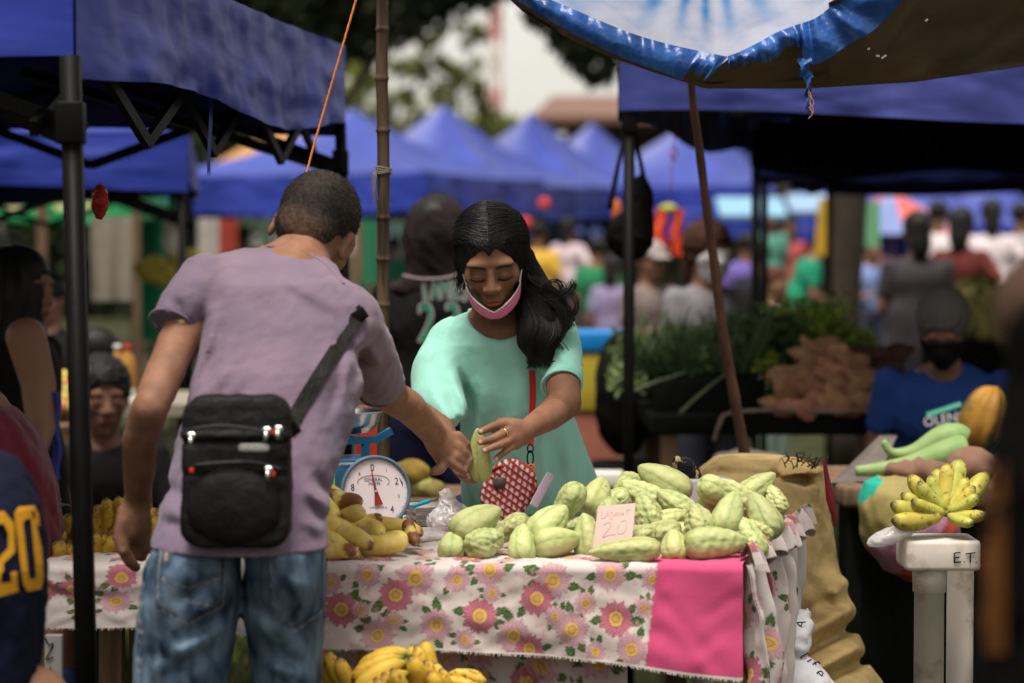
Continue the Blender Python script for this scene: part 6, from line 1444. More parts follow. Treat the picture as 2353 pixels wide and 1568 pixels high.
p=at(2050,1228,4.63); V,Fs=surf(addf(ell(p+np.array([.0,0,0]),(.055,.03,.018),(0,R(-20),0)),lambda P:.005*np.abs(noise(P,.04,2))),p-.09,p+.09,.004); obj('plastic_bag',V,Fs,poly,label='clear plastic bag sticking out under the bananas on the pipe stand',cat='plastic bag')
# crate of ripe bananas in front of the table
cr_=thing('crate','low timber crate carrying ripe bananas before the table','crate',(at(920,1568,4.12)[0],4.12,0)); b=MB()
zc=at(0,1600,4.12)[2]
for i in range(7): b.box((cr_.location[0],4.12,.05+i*(zc-.08)/6.5),(.34,.26,.05))
b.build('slats',M['wood'],cr_,smooth=False)
def ripe(label,cx,cy,d,n,seed,spread=60,up=0.,fan=1.0,ms=RB,s0=.95,g='bananas for sale'):
    c=at(cx,cy,d); r8=random.Random(seed); it=[]
    for i in range(n):
        a=(i/(max(n-1,1))-.5)*fan+up; row=i%2
        tipx=cx+spread*math.sin(a); tipy=cy-spread*math.cos(a)
        tip=at(tipx,tipy,d-.02-.02*row+r8.uniform(-.01,.01)); dv=tip-c; it.append((tuple((c+tip)/2),dirrot(dv,r8.uniform(-.3,.3)),s0*r8.uniform(.92,1.08)*np.linalg.norm(dv)/(.105*s0)*1.0,r8.randint(0,2)))
    return bunch(label,c,it,g,ms)
def laid(label,fingers,d,ms=RB,g='bananas for sale',s0=1.0):
    c=at(fingers[0][2],fingers[0][3],d); it=[]
    for i,(tx,ty,bx_,by,dd,roll) in enumerate(fingers):
        tip,bs_=at(tx,ty,d+dd),at(bx_,by,d+dd*.3+.01); dv=tip-bs_; it.append((tuple((tip+bs_)/2),dirrot(dv,roll),np.linalg.norm(dv)/.108*s0,i%3))
    return bunch(label,c,it,g,ms)
laid('ripe banana bunch lying beside the man jeans in front of the table',[(722,1512,800,1600,0,.3),(745,1505,812,1606,-.02,.2),(770,1520,830,1610,-.03,0),(700,1530,790,1615,.02,.4)],4.12)
laid('ripe banana bunch with arched fingers, left of the upright one',[(812,1578,930,1510,-.03,3.1),(806,1552,920,1500,-.01,3.0),(822,1526,930,1492,.01,3.1),(850,1502,945,1496,.03,3.0),(828,1600,935,1535,-.05,3.1)],4.10)
laid('ripe banana bunch with fingers pointing straight up before the cloth',[(940,1484,958,1590,.03,1.5),(960,1486,985,1600,0,1.4),(975,1474,1000,1585,.02,1.6),(935,1520,962,1612,-.03,1.5),(985,1520,1005,1612,-.03,1.6),(952,1512,975,1612,-.05,1.5)],4.14)
laid('ripe banana bunch leaning right before the hanging cloth',[(1002,1526,1030,1620,0,1.3),(1018,1540,1040,1625,-.02,1.3),(992,1548,1025,1630,-.04,1.2)],4.12)
laid('browned banana bunch at the right end in front of the cloth',[(1118,1562,1030,1540,0,3.1),(1108,1548,1026,1548,.02,3.0),(1095,1575,1010,1560,-.02,3.1),(1125,1585,1030,1575,-.03,3.1)],4.16,[mk(21,spot=1.0),mk(22,spot=.9),mk(23,spot=1.0)])
laid('spotty banana bunch low between two upright bunches before the cloth',[(880,1555,930,1630,-.05,.5),(905,1545,948,1630,-.06,.8),(862,1568,915,1640,-.06,.4)],4.07,[mk(24,spot=.9)]*3)
# pile at the left end of the table
PB=[mk(31,.085,.034,.3,0,.9,.15),mk(32,.08,.036,.25,0,1,.75),mk(33,.085,.033,.3,.1,.6,.1),mk(34,.08,.034,.3,0,1,.9)]
r9=random.Random(12); LB=[('yellow banana bunch at the top of the left pile, right of the black post',240,1215),('speckled banana bunch at the left pile next to the hanging hand',262,1190),('yellow banana bunch low in the left pile above the cloth edge',232,1270),('small banana bunch poking out left of the black post, top row',140,1225),('banana bunch poking out left of the black post, middle row',135,1262),('banana bunch poking out left of the black post, bottom row',138,1292),('dark browned banana bunch just left of the black post',180,1235),('dark browned banana bunch at the bottom left of the black post',178,1280),('banana bunch behind the hand of the man in purple',330,1225),('browned banana bunch at the right end of the left pile',285,1262),('banana bunch at the back of the left pile',300,1180)]
for i,(lab,x,y) in enumerate(LB):
    dk='brown' in lab; ripe(lab,x,y+30,4.62-.12*(y>1240)-.05*(y>1280),6,40+i,84,r9.uniform(-.9,.9),1.9,[PB[1],PB[3]] if dk else [PB[0],PB[2],PB[2]],.85,'bananas piled at the left end of the table')
b=MB()
for k in range(9):
    y=1150+k*7; b.tube(spl([at(75,y+10,4.7),at(110,y+r9.uniform(-5,8),4.69),at(150+r9.uniform(-12,15),y-r9.uniform(-5,14),4.68)],10),np.linspace(.0055,.0015,10),6)
b.build('leek_bundle',mat('grey_green_leek',(.12,.17,.13),.6,var=.25,vs=20),None,label='bundle of thin grey green pods lying behind the jersey shoulder at left',cat='vegetables')
# grey marked board at bottom left, paper scrap on the grass
b=MB(); q=at(112,1510,4.2); b.box((q[0],4.25,.33),(.030,.02,.66),bev=.002); bd=b.build('stall_leg_board',mat('grey_painted_board',(.25,.24,.22),.8,var=.15),None,label='grey upright board with black squiggles beside the yellow numbered jersey',cat='board')
b=MB(); dd=4.238
b.tube(spl([at(104,1465,dd),at(112,1480,dd),at(122,1478,dd),at(112,1500,dd),at(106,1515,dd),at(122,1508,dd)],18),.001,4); b.tube([at(108,1545,dd),at(122,1540,dd)],.001,4); b.tube([at(116,1530,dd),at(113,1560,dd)],.001,4); b.build('board_marks',M['black'],bd)
q=at(212,1540,7.6); V,Fs=surf(addf(ell((q[0],7.6,.02),(.055,.06,.03)),lambda P:.012*noise(P,.07,3)),(q[0]-.1,7.5,0),(q[0]+.1,7.72,.08),.008); obj('paper_scrap',V,Fs,M['cream'],label='crumpled pale paper scrap lying on the grass at lower left',cat='litter')
# the folding green-yellow seat post: left timber posts
# ================= vegetable stall at the right =================
vs=thing('vegetable_stall','dark market stall table with a black rim holding roots and greens','stall',(at(1850,940,7.6)[0],7.6,0))
zt_=at(0,952,7.5)[2]; xa,xb=at(1490,0,7.6)[0],at(2120,0,7.6)[0]
b=MB(); b.box(((xa+xb)/2,7.95,zt_-.03),(xb-xa,1.0,.06),bev=.01); b.build('tray',M['net'],vs)
b=MB(); b.tube(spl([at(1640,1012,7.42),at(1652,975,7.42),at(1672,950,7.42),at(1760,942,7.42),at(1900,945,7.42),at(2060,942,7.42)],30),.006,8); b.build('rim',mat('worn_metal_rim',(.22,.16,.14),.5,var=.3,vs=20,metal=.3),vs)
for x in(xa+.06,xb-.06):
    for y in(7.5,8.4):
        b=MB(); b.box((x,y,(zt_-.06)/2),(.05,.05,zt_-.06)); b.build('leg',M['wood'],vs,smooth=False)
b=MB(); q0=at(1500,868,7.7); q1=at(1745,955,7.7); b.box(((q0[0]+q1[0])/2,7.75,(q0[2]+q1[2])/2),(q1[0]-q0[0],.30,q0[2]-q1[2]),bev=.01); b.build('crate',M['net'],None,label='black plastic crate of leeks under the leafy greens',cat='crate')
# sweet potatoes
spm=mat('sweet_potato_skin',(.40,.21,.115),.7,orand=.2,var=.35,vs=9,bump=.3,bs=40,col2=(.24,.11,.06),c2s=7); spd=mat('dark_root_skin',(.06,.030,.024),.8,var=.35,vs=9,bump=.3,bs=40)
def spud(seed,L,W_):
    r=np.random.default_rng(seed); b1=r.normal(size=2)*.02
    f=addf(path([(-L/2,0,b1[0]),(-L*.15,b1[1],0),(L*.2,0,0),(L/2,b1[0],.0)],[W_*.22,W_*.5,W_*.48,W_*.15],.02),lambda P:.003*noise(P,.05,seed)); return surf(f,(-L*.8,-W_,-W_),(L*.8,W_,W_),.007,cf=2)
SPM=[]
for i in range(4):
    V,Fs=spud(i+1,.14,.062); o=obj('sweet_potato',V,Fs,spm if i<3 else spd,local=True); SPM.append(o)
SPD=o.data; used=set(); r10=random.Random(3)
ORD=['first','second','third','fourth','fifth','sixth','seventh','eighth','ninth','tenth','eleventh','twelfth']
rows=[(1790,930,8,36),(1790,900,8,37),(1800,872,7,36),(1850,846,5,36),(1855,820,4,34),(1880,798,2,34)]
n=0
for ri,(x0,y,k,stp) in enumerate(rows):
    for j in range(k):
        x=x0+j*stp*0.80+r10.uniform(-10,10); 
        if x>2000: continue
        p=at(x,y+r10.uniform(-6,6),7.48+.06*ri)
        place(SPM,n%3,'sweet_potato',ORD[j]+' reddish brown sweet potato from the left, '+['bottom row of the heap','second row from the bottom','third row of the heap','fourth row of the heap','fifth row of the heap','top row of the heap'][ri],'sweet potato','sweet potatoes heaped on the stall table',p,(r10.uniform(-.4,.4),r10.uniform(-.6,.6),r10.uniform(-.9,.9)),r10.uniform(.75,1.0)); n+=1
for j in range(24):
    x=1905+(j%6)*27+r10.uniform(-6,6); y=935-(j//6)*38+r10.uniform(-6,6); p=at(x,y,7.75+ (935-y)*.002)
    place(SPM,3,'dark_root',ORD[j%6]+' dark unwashed root from the left, '+['bottom','second','third','top'][j//6]+' row right of the sweet potatoes','root','dark roots heaped on the stall table',p,(r10.uniform(-.4,.4),r10.uniform(-.6,.6),r10.uniform(-.9,.9)),r10.uniform(.9,1.2))
# leafy greens
lv=mat('bright_green_leaves',(.20,.27,.04),.6,var=.5,vs=12,trans=.1); ld=mat('deep_green_leaves',(.07,.11,.035),.6,var=.5,vs=12,trans=.1)
def greens(name,label,cx,cy,d,rx,rz,n,size,m,seed):
    p=at(cx,cy,d); V,Fs=leafcloud([(p,np.array([rx,min(rx,.22),rz]),1)],n,size,seed); return obj(name,V,Fs,m,label=label,cat='leafy greens',smooth=False)
greens('leafy_greens','olive green heap of leafy vegetables behind the sweet potatoes',1865,770,8.2,.20,.11,3600,.016,lv,1)
greens('leafy_greens','dark green leaves piled right of the leaning stick',1740,790,8.0,.17,.10,2600,.018,ld,2)
greens('leafy_greens','mixed dark greens under the leek leaves at the left of the stall',1560,820,7.9,.20,.08,2600,.018,ld,3)
greens('leafy_greens','low green leaves beside the sweet potatoes at left of the heap',1765,880,7.7,.06,.08,500,.018,lv,4)
greens('leafy_greens','pale yellow green sprigs hanging over the left end of the stall',1440,860,7.7,.07,.06,420,.016,mat('pale_leek_leaf',(.20,.26,.10),.6,var=.3),5)
lk=mat('leek_leaves',(.08,.13,.06),.5,var=.4,vs=10); lw=mat('leek_stems',(.11,.135,.075),.5,var=.2)
for k in range(6):
    t=thing('leek_bunch',['leftmost leek bunch hanging over the black crate','second leek bunch over the black crate, stems nearly level','leek bunch with pale stems slanting left over the crate','leek bunch with stems hanging straight down','leek bunch with one grey stem before the black crate','rightmost leek bunch, its leaves upright'][k],'leeks',at(1500+k*40,860,7.7),'leeks on the vegetable stall')
    x0=1460+k*48; b=MB()
    for j in range(14):
        e=(x0+r10.uniform(-50,90),r10.uniform(690,800)); b.tube(spl([at(x0+j*3,860,7.75),at((x0+e[0])/2+r10.uniform(-12,12),(860+e[1])/2,7.7),at(e[0],e[1],7.66+r10.uniform(-.05,.1))],8),np.linspace(.008,.002,8),5,True,.4)
    b.build('leaves',lk,t)
    ex,ey=[(1400,885),(1380,930),(1440,905),(1498,955),(1560,950),(1600,900)][k]
    if k%2: continue
    b=MB(); b.tube(spl([at(x0+20,855,7.62),at((x0+ex)/2+10,(855+ey)/2-4,7.56),at(ex,ey,7.55)],10),np.linspace(.003,.0050,10),7); b.build('stem',lw,t)
# black bundle, sacks and small things below
V,Fs=surf(addf(ell(at(1435,905,8.3),(.105,.12,.22)),lambda P:.010*noise(P,.16,2)),at(1435,905,8.3)-[.2,.2,.3],at(1435,905,8.3)+[.2,.2,.3],.014); 
V[:,2]=V[:,2]; o=obj('black_bundle',V,Fs,M['black'],label='big black cloth bundle standing left of the vegetable stall',cat='bundle')
b=MB(); b.box((at(1435,0,8.3)[0],8.32,at(0,1060,8.3)[2]/2),(.22,.2,at(0,1060,8.3)[2]),bev=.02); b.build('dark_stool',M['net'],None,label='dark stool carrying the black bundle',cat='stool')
V,Fs=surf(addf(stack(rows_px([(1040,1640,1790,6.9,.10),(1080,1620,1810,6.9,.13),(1200,1615,1820,6.9,.15),(1400,1600,1840,6.9,.15),(1600,1600,1840,6.9,.14)])),lambda P:.008*noise(P,.12,2)),(at(1580,0,6.9)[0],6.65,0),(at(1870,0,6.9)[0],7.15,at(0,1020,6.9)[2]),.014); obj('grey_sack',V,Fs,mat('dull_grey_sack',(.12,.105,.09),.85,var=.2,fold=.6),label='dull grey sack standing in the shade behind the brown sack',cat='sack')
for x,y,lab in((1583,972,'left white lump under the black crate'),(1615,974,'right white lump under the black crate')):
    p=at(x,y,7.6); V,Fs=surf(addf(ell(p,(.026,.026,.022)),lambda P:.004*noise(P,.04,2)),p-.05,p+.05,.006); obj('garlic_bag',V,Fs,M['white'],label=lab,cat='bag')
b=MB(); p=at(1395,1100,7.2); b.box((p[0],7.2,p[2]),(.10,.08,.05),bev=.01); b.build('foam_box',M['white'],None,label='white foam box low behind the chayotes, right of the seller',cat='box')
b=MB(); b.box((p[0],7.22,(p[2]-.03)/2),(.16,.14,p[2]-.03),bev=.01); b.build('low_stool',M['net'],None,label='dark low stool under the white foam box',cat='stool')
# yellow and blue cooler
p=at(1350,850,9.6); cw=thing('cooler_box','yellow cooler crate with a blue lid behind the seller at right','cooler',(p[0],9.6,0)); zl0,zl1=at(0,808,9.6)[2],at(0,760,9.6)[2]; zb0=at(0,945,9.6)[2]
b=MB(); b.box((p[0],9.7,(zl0+zl1)/2),(.30,.34,zl1-zl0),bev=.012); b.build('lid',mat('bright_blue_plastic',(.01,.17,.45),.4,var=.1),cw)
b=MB(); b.box((p[0],9.7,(zl0+zb0)/2),(.28,.32,zl0-zb0-.004),bev=.012); b.build('crate_body',mat('dull_yellow_plastic',(.38,.30,.035),.5,var=.15),cw)
b=MB(); b.box((p[0],9.7,zb0/2),(.26,.30,zb0-.004),bev=.01); b.build('base',mat('reddish_base',(.25,.09,.06),.7,var=.2),cw)
# hanging dark bag on the stall post
hb=thing('hanging_bag','dark bulging bag hung by long straps on the left stall post','bag',at(1450,590,7.2))
V,Fs=surf(addf(smin(.03,ell(at(1448,540,7.2),(.072,.07,.075)),ell(at(1475,470,7.2),(.034,.04,.09))),lambda P:.008*noise(P,.10,3)),at(1448,520,7.2)-[.14,.13,.16],at(1448,520,7.2)+[.14,.13,.26],.009); obj('bag_body',V,Fs,M['black'],hb)
for pts in([(1440,290),(1420,380),(1400,480)],[(1455,285),(1475,390),(1495,480)]):
    b=MB(); b.tube(spl([at(x,y,7.2) for x,y in pts],10),np.linspace(.006,.010,10),6); b.build('strap',M['black'],hb)
V,Fs=surf(ell(at(1417,490,9.75),(.022,.03,.06)),at(1417,490,9.75)-.09,at(1417,490,9.75)+.09,.01); obj('orange_packet',V,Fs,mat('rusty_orange_packet',(.40,.10,.02),.5,var=.3),label='rusty orange packet hanging behind the dark bag',cat='packet')
for i,(x,w_) in enumerate(((1518,.022),(1556,.024))):
    p=at(x,530,13); b=MB(); V,Fs,_,_=grid(lambda u,v:np.stack([p[0]+(u-.5)*.06+.006*np.sin(v*9),13+.02*np.sin(u*6.28+v*4),p[2]+.12-v*.25],1),14,20); obj('hanging_trousers',np.concatenate([V,V+[0,.012,0]]),np.concatenate([Fs,Fs[:,::-1]+len(V)]),M['orange'],label=['left bright orange trouser leg hanging among the far stalls','right bright orange trouser leg hanging among the far stalls'][i],cat='clothing')
p=at(1535,478,13); V,Fs=surf(ell(p,(.05,.03,.025)),p-.08,p+.08,.01); obj('yellow_cap',V,Fs,mat('lime_yellow_cloth',(.42,.42,.06),.7),label='lime yellow cloth hanging above the orange trousers',cat='clothing')
# ================= older woman with the squash =================
ow=figure('older woman with grey curly hair, black mask and blue t-shirt, bent over a squash',2165,684,7.1,(.020,.055,.22),(.02,.02,.03),skin=(.20,.10,.065),yaw=-.25,hair=(.085,.075,.07),female=True,arms='work',h=.008,hs=.80,lean=.55,pitch=.40,group=None,width=1.5,mask=(.006,.006,.006),zmin=.45,curly=.005)
p=at(2168,940,6.8); b=MB(); b.box((p[0],6.80,p[2]),(.10,.003,.012),(0,R(-18),0)); b.build('shirt_stripe',mat('mint_print',(.15,.55,.40),.7),ow,smooth=False)
for s_,x,y,sz in (('OLENG','2172',962,.038),('AVON','2175',988,.032)):
    V,Fs=text_mesh(s_,sz); q=at(int(x),y,6.79); a=R(10); obj('shirt_lettering',np.stack([V[:,0]*math.cos(a)-V[:,1]*math.sin(a),0*V[:,0],V[:,0]*math.sin(a)+V[:,1]*math.cos(a)],1)+q,Fs,M['white'],ow,smooth=False)
ucm=mat('mottled_squash_rind',(.34,.17,.03),.45,var=.25,vs=10,col2=(.03,.05,.02),c2s=7,c2t=(.46,.60),bump=.2,bs=30)
p=at(2262,965,6.5); f=lambda P:(lambda q:np.hypot(np.hypot(q[:,0]/.066,q[:,1]/.07)*1.0,q[:,2]/.094)*1.0-(1+.05*np.cos(9*np.arctan2(q[:,1],q[:,0]))))((P-p)@np.array(Matrix.Rotation(R(18),3,'Y')))*.06
V,Fs=surf(f,p-.15,p+.15,.006); obj('squash',V,Fs,ucm,label='ribbed orange and dark green squash held on its end by the older woman',cat='squash')
up=mat('pale_green_gourd_skin',(.24,.34,.13),.45,var=.12,vs=9,col2=(.16,.26,.09),c2s=9)
for i,(lab,pts) in enumerate((('upper long pale green gourd with a curled stem beside the squash',[(2028,1012,.008),(2050,1040,.012),(2100,1040,.022),(2160,1010,.034),(2195,1004,.036),(2215,1012,.030)]),('lower long pale green gourd reaching towards the yellow bananas',[(1965,1082,.012),(2020,1078,.017),(2090,1068,.024),(2160,1048,.036),(2205,1036,.040),(2222,1032,.032)]))):
    P_=[at(x,y,5.9-.15*i) for x,y,_ in pts]; V,Fs=tube(spl(P_,22),np.interp(np.linspace(0,5,22),range(6),[q[2] for q in pts]),12); obj('bottle_gourd',V,Fs,up,label=lab,cat='gourd')
sb=rows_px([(1100,1985,2110,5.6,.06),(1130,1972,2150,5.6,.10),(1200,1972,2200,5.6,.13),(1260,1990,2210,5.6,.13),(1310,2030,2210,5.6,.11),(1330,2080,2200,5.6,.06)])
V,Fs=surf(addf(stack(sb),lambda P:.006*noise(P,.10,4)),(at(1950,0,5.6)[0],5.4,at(0,1345,5.6)[2]),(at(2240,0,5.6)[0],5.8,at(0,1085,5.6)[2]),.009)
pal=np.array([[.02,.36,.26],[.34,.28,.10],[.34,.28,.10],[.30,.14,.22],[.30,.14,.22],[.30,.05,.03],[.05,.13,.25],[.02,.30,.15]]); k=np.clip(((V[:,0]-V[:,0].min())*1.0+(V[:,2].max()-V[:,2])*.9)/.055,0,7).astype(int); obj('striped_bag',V,Fs,mat('striped_woven_plastic',(1,1,1),.5,var=.15,vcol=True,fold=.5,fs=8,bump=.2,bs=80),cols=pal[k],label='woven bag with turquoise, yellow, lilac and blue stripes behind the pipe stand',cat='bag')
b=MB(); b.box((at(2110,0,5.9)[0],5.95,at(0,1100,5.9)[2]-.02),(.46,.55,.05),(0,0,R(4)),bev=.01); lt_=b.build('low_table',M['wood'],None,label='low table edge under the gourds beside the older woman',cat='table')
b=MB(); b.box((at(2110,0,5.9)[0],5.98,(at(0,1100,5.9)[2]-.05)/2),(.30,.40,at(0,1100,5.9)[2]-.06)); b.build('frame',M['net'],lt_)
b=MB(); b.add([at(1910,1108,5.75),at(2020,1000,6.3),at(2060,1000,6.4),at(2010,1110,5.75),at(1910,1114,5.76),at(2020,1006,6.31),at(2060,1006,6.41),at(2010,1116,5.76)],[(0,1,2,3),(7,6,5,4),(0,4,5,1),(1,5,6,2),(2,6,7,3),(3,7,4,0)]); b.build('tray_edge',mat('grey_scuffed_tray',(.13,.11,.10),.7,var=.2),None,label='scuffed grey tray edge slanting beside the gourds',cat='tray',smooth=False)
p=at(2120,1080,5.75); V,Fs=surf(addf(ell(p,(.10,.05,.035)),lambda P:.006*noise(P,.06,4)),p-.15,p+.15,.008); obj('squash',V,Fs,mat('dusty_pink_rind',(.20,.11,.075),.7,var=.25),label='dusty pinkish squash lying behind the yellow bananas',cat='squash')
p=at(2230,1070,5.6); V,Fs=surf(addf(ell(p,(.06,.06,.045)),lambda P:.004*noise(P,.06,4)),p-.15,p+.15,.008); obj('squash',V,Fs,bpy.data.materials['dusty_pink_rind'],label='second dusty squash close behind the topmost bananas',cat='squash')
# melons at the far right
mel=mat('striped_melon_rind',(.42,.36,.12),.5,var=.2,vs=8,col2=(.08,.12,.04),c2s=6,c2t=(.5,.62)); r11=random.Random(9)
Vm,Fm=surf(ell((0,0,0),(.075,.065,.065)),(-.1,-.1,-.1),(.1,.1,.1),.012); m0=obj('melon',Vm,Fm,mel,local=True); used=set()
k=0
for mi,(y,xs,dd) in enumerate(((745,(2215,2255,2295,2335),9.6),(715,(2225,2265,2305,2340),9.75),(690,(2235,2272,2308),9.9),(668,(2232,2262),10.05))):
    for xi,x in enumerate(xs): place([m0],0,'melon',ORD[xi]+' yellow striped melon from the left, '+['bottom','second','third','top'][mi]+' row of the melon heap','melon','melons heaped at the right edge',at(x,y,dd),(0,r11.uniform(-1,1),r11.uniform(0,3)),1.0); k+=1
b=MB(); zz_=at(0,772,9.7)[2]; b.box((at(2300,0,9.9)[0],9.95,zz_/2),(.5,.7,zz_)); b.build('melon_table',M['net'],None,label='dark covered table carrying the melon heap',cat='table',smooth=False)
# beach umbrella
p=at(2050,440,24); um_=thing('umbrella','red and blue parasol open among the far stalls','umbrella',(p[0],24,0)); 
for i in range(8):
    a0,a1=i*math.pi/4,(i+1)*math.pi/4; V=[(p[0],24,p[2])]+[(p[0]+.75*math.cos(a)*(s),24+.75*math.sin(a)*s,p[2]-.42*s**1.3) for s in(.5,1) for a in(a0,(a0+a1)/2,a1)]
    obj('panel',V,[(0,1,2),(0,2,3),(1,4,5,2),(2,5,6,3)],mat('red_umbrella_cloth',(.62,.14,.12),.7,trans=.2) if i==0 else (bpy.data.materials['red_umbrella_cloth'] if i%2==0 else (mat('blue_umbrella_cloth',(.20,.26,.50),.7,trans=.2) if i==1 else bpy.data.materials['blue_umbrella_cloth'])),um_,smooth=False)
b=MB(); b.tube([(p[0],24,0),(p[0],24,p[2])],.02,8); b.build('pole',M['steelg'],um_)
for i,(x,y,d,c,lab) in enumerate(((1725,478,20,(.25,.45,.62),'pale blue tarpaulin awning among the far stalls, left of the dark post'),(1880,470,22,(.28,.42,.60),'light blue awning strip under the dark stall roof'),(2015,470,16,None,'x'))):
    if c is None: continue
    p=at(x,y,d); b=MB(); b.box((p[0],d,p[2]),(.55,.5,.05),(R(18),0,0),bev=.01); o=b.build('awning',mat('awning_cloth_%d'%i,c,.6,trans=.2),None,label=lab,cat='awning')
p=at(2005,500,15); b=MB(); V,Fs,_,_=grid(lambda u,v:np.stack([p[0]+(u-.5)*.09,15+.01*np.sin(u*9),p[2]+.10-v*.28],1),6,8); obj('hanging_cloth',np.concatenate([V,V+[0,.01,0]]),np.concatenate([Fs,Fs[:,::-1]+len(V)]),mat('pale_green_cloth',(.22,.50,.28),.7,trans=.3),label='pale green cloth hanging by the dark trunk',cat='clothing')
p=at(1900,495,17); V,Fs,_,_=grid(lambda u,v:np.stack([p[0]+(u-.5)*(.12+.06*v),17+.01*np.sin(u*9),p[2]+.12-v*.40],1),6,8); obj('hanging_cloth',np.concatenate([V,V+[0,.01,0]]),np.concatenate([Fs,Fs[:,::-1]+len(V)]),mat('yellow_cloth',(.60,.38,.04),.7,trans=.3),label='yellow cloth hanging left of the dark trunk',cat='clothing')
for i,(x,y) in enumerate(((1250,468),(1208,512))):
    p=at(x,y,17); V,Fs=surf(ell(p,(.045,.04,.045)),p-.07,p+.07,.012); obj('hanging_ball',V,Fs,mat('red_ball_plastic_%d'%i,(.55,.05,.04),.5),label=['red round thing hanging under the far canopies','lower red round thing hanging near the seller hair'][i],cat='ball')
# ================= people in the middle distance and beyond =================
BP=[('shopper in a yellow shirt just right of the seller hair',1235,512,22.1,(.55,.33,.05),(.05,.05,.07),dict(yaw=3.0,arms='down')),
('shopper in a pinkish white shirt standing beyond the yellow shirt',1305,502,24.8,(.58,.47,.50),(.04,.05,.09),dict(yaw=2.6,arms='hip',female=True)),
('shopper in a green shirt beside the hanging dark bag',1372,548,19.3,(.02,.16,.07),(.05,.05,.04),dict(yaw=3.3)),
('shopper in a lilac patterned blouse right of the seller shoulder',1405,590,17.2,(.22,.18,.30),(.04,.03,.04),dict(yaw=2.9,female=True)),
('person wearing a grey sun cap and pale clothes by the vegetable stall',1492,560,12.5,(.16,.13,.12),(.03,.03,.03),dict(yaw=.6,cap=(.30,.27,.26),arms='front')),
('woman with bushy brown hair and grey t-shirt behind the leeks',1622,522,9.2,(.17,.16,.17),(.03,.03,.04),dict(yaw=.5,female=True,hair=(.055,.025,.018),curly=.012,mask=(.5,.48,.48),arms='front',width=1.15)),
('child in white and mint clothes behind the olive greens',1775,618,13.5,(.42,.55,.45),(.30,.42,.34),dict(yaw=.8,arms='front',hair=(.08,.03,.02),skin=(.25,.13,.08))),
('man in a green shirt leaning over goods in the middle distance',1905,525,18.5,(.015,.20,.11),(.02,.08,.05),dict(yaw=1.6,arms='work',lean=.45)),
('woman in a black and white striped dress seen from behind',2108,492,13.5,(.05,.045,.045),(.02,.02,.02),dict(yaw=3.2,female=True,arms='front',width=1.2,dress=True,top=None)),
('shopper in white far behind the striped dress woman',2155,465,21.4,(.62,.54,.56),(.05,.05,.07),dict(yaw=2.8)),
('woman in dark red with black hair, right of the striped dress',2208,482,15.5,(.10,.022,.018),(.03,.02,.02),dict(yaw=2.7,female=True,arms='hip',skin=(.14,.06,.04))),
('woman in a long white blouse and white skirt at far right',2278,462,19.6,(.64,.55,.57),(.5,.44,.45),dict(yaw=3.0,female=True,arms='hip')),
('shopper in grey at the right edge, far back',2345,470,22.1,(.30,.28,.29),(.05,.05,.07),dict(yaw=2.2)),
('shopper in teal beside the dark stall posts, far back',1762,470,23.5,(.10,.30,.24),(.03,.03,.03),dict(yaw=.4)),
('shopper in dark clothes behind the child',1745,560,16.6,(.02,.02,.03),(.02,.02,.02),dict(yaw=3.3)),
('seated shopper in light blue beyond the green shirt man',2000,548,20.1,(.16,.22,.42),(.05,.05,.08),dict(yaw=.5,arms='front')),
('shopper in pink between the trunk and the parasol',2020,500,27.6,(.50,.22,.25),(.1,.1,.12),dict(yaw=.5)),
('shopper in red left of the yellow cloth, far back',1838,495,29.0,(.55,.08,.07),(.05,.05,.1),dict(yaw=2.5)),
('second shopper in red far back under the dark roof',1808,500,26.4,(.5,.10,.09),(.05,.05,.1),dict(yaw=.3)),
('shopper with violet top right of the dark posts',1712,540,20.7,(.14,.10,.34),(.04,.04,.1),dict(yaw=3.0)),
('blurred face of a person between the left woman and the post',115,640,9.5,(.02,.02,.02),(.02,.02,.02),dict(yaw=-.4,hair=(.02,.015,.012),skin=(.26,.13,.09))),
('person bending behind the black post at left, bare shoulder showing',235,765,8.6,(.22,.10,.08),(.02,.02,.02),dict(yaw=1.8,arms='work',lean=.3,skin=(.28,.14,.09))),
('shopper in black far behind the man, under the far canopy',560,520,27.6,(.02,.02,.02),(.02,.02,.02),dict(yaw=2.8)),
('shopper in red clothes far behind the head of the man',545,545,23.5,(.40,.05,.03),(.06,.05,.05),dict(yaw=.5)),
('shopper in dark green between the pole and the black jersey',905,545,26.2,(.02,.12,.07),(.02,.02,.02),dict(yaw=2.9)),
]
strp=mat('black_white_striped_cloth',(.035,.03,.03),.85,var=.1); N=strp.node_tree.nodes; L=strp.node_tree.links
wv=N.new('ShaderNodeTexWave'); wv.bands_direction='X'; wv.inputs['Scale'].default_value=13; tcn=N.new('ShaderNodeTexCoord'); L.new(tcn.outputs['Object'],wv.inputs[0]); cr=N.new('ShaderNodeValToRGB'); cr.color_ramp.elements[0].position=.6; cr.color_ramp.elements[0].color=(.02,.018,.018,1); cr.color_ramp.elements[1].position=.85; cr.color_ramp.elements[1].color=(.10,.085,.095,1); L.new(wv.outputs['Color'],cr.inputs[0]); L.new(cr.outputs[0],N['Principled BSDF'].inputs['Base Color'])
for lab,x,y,d,sh_,pa,kw in BP:
    if 'striped dress seen' in lab: kw['top']=strp
    figure(lab,x,y,d,sh_,pa,h=.010 if d<10 else .014,**kw)
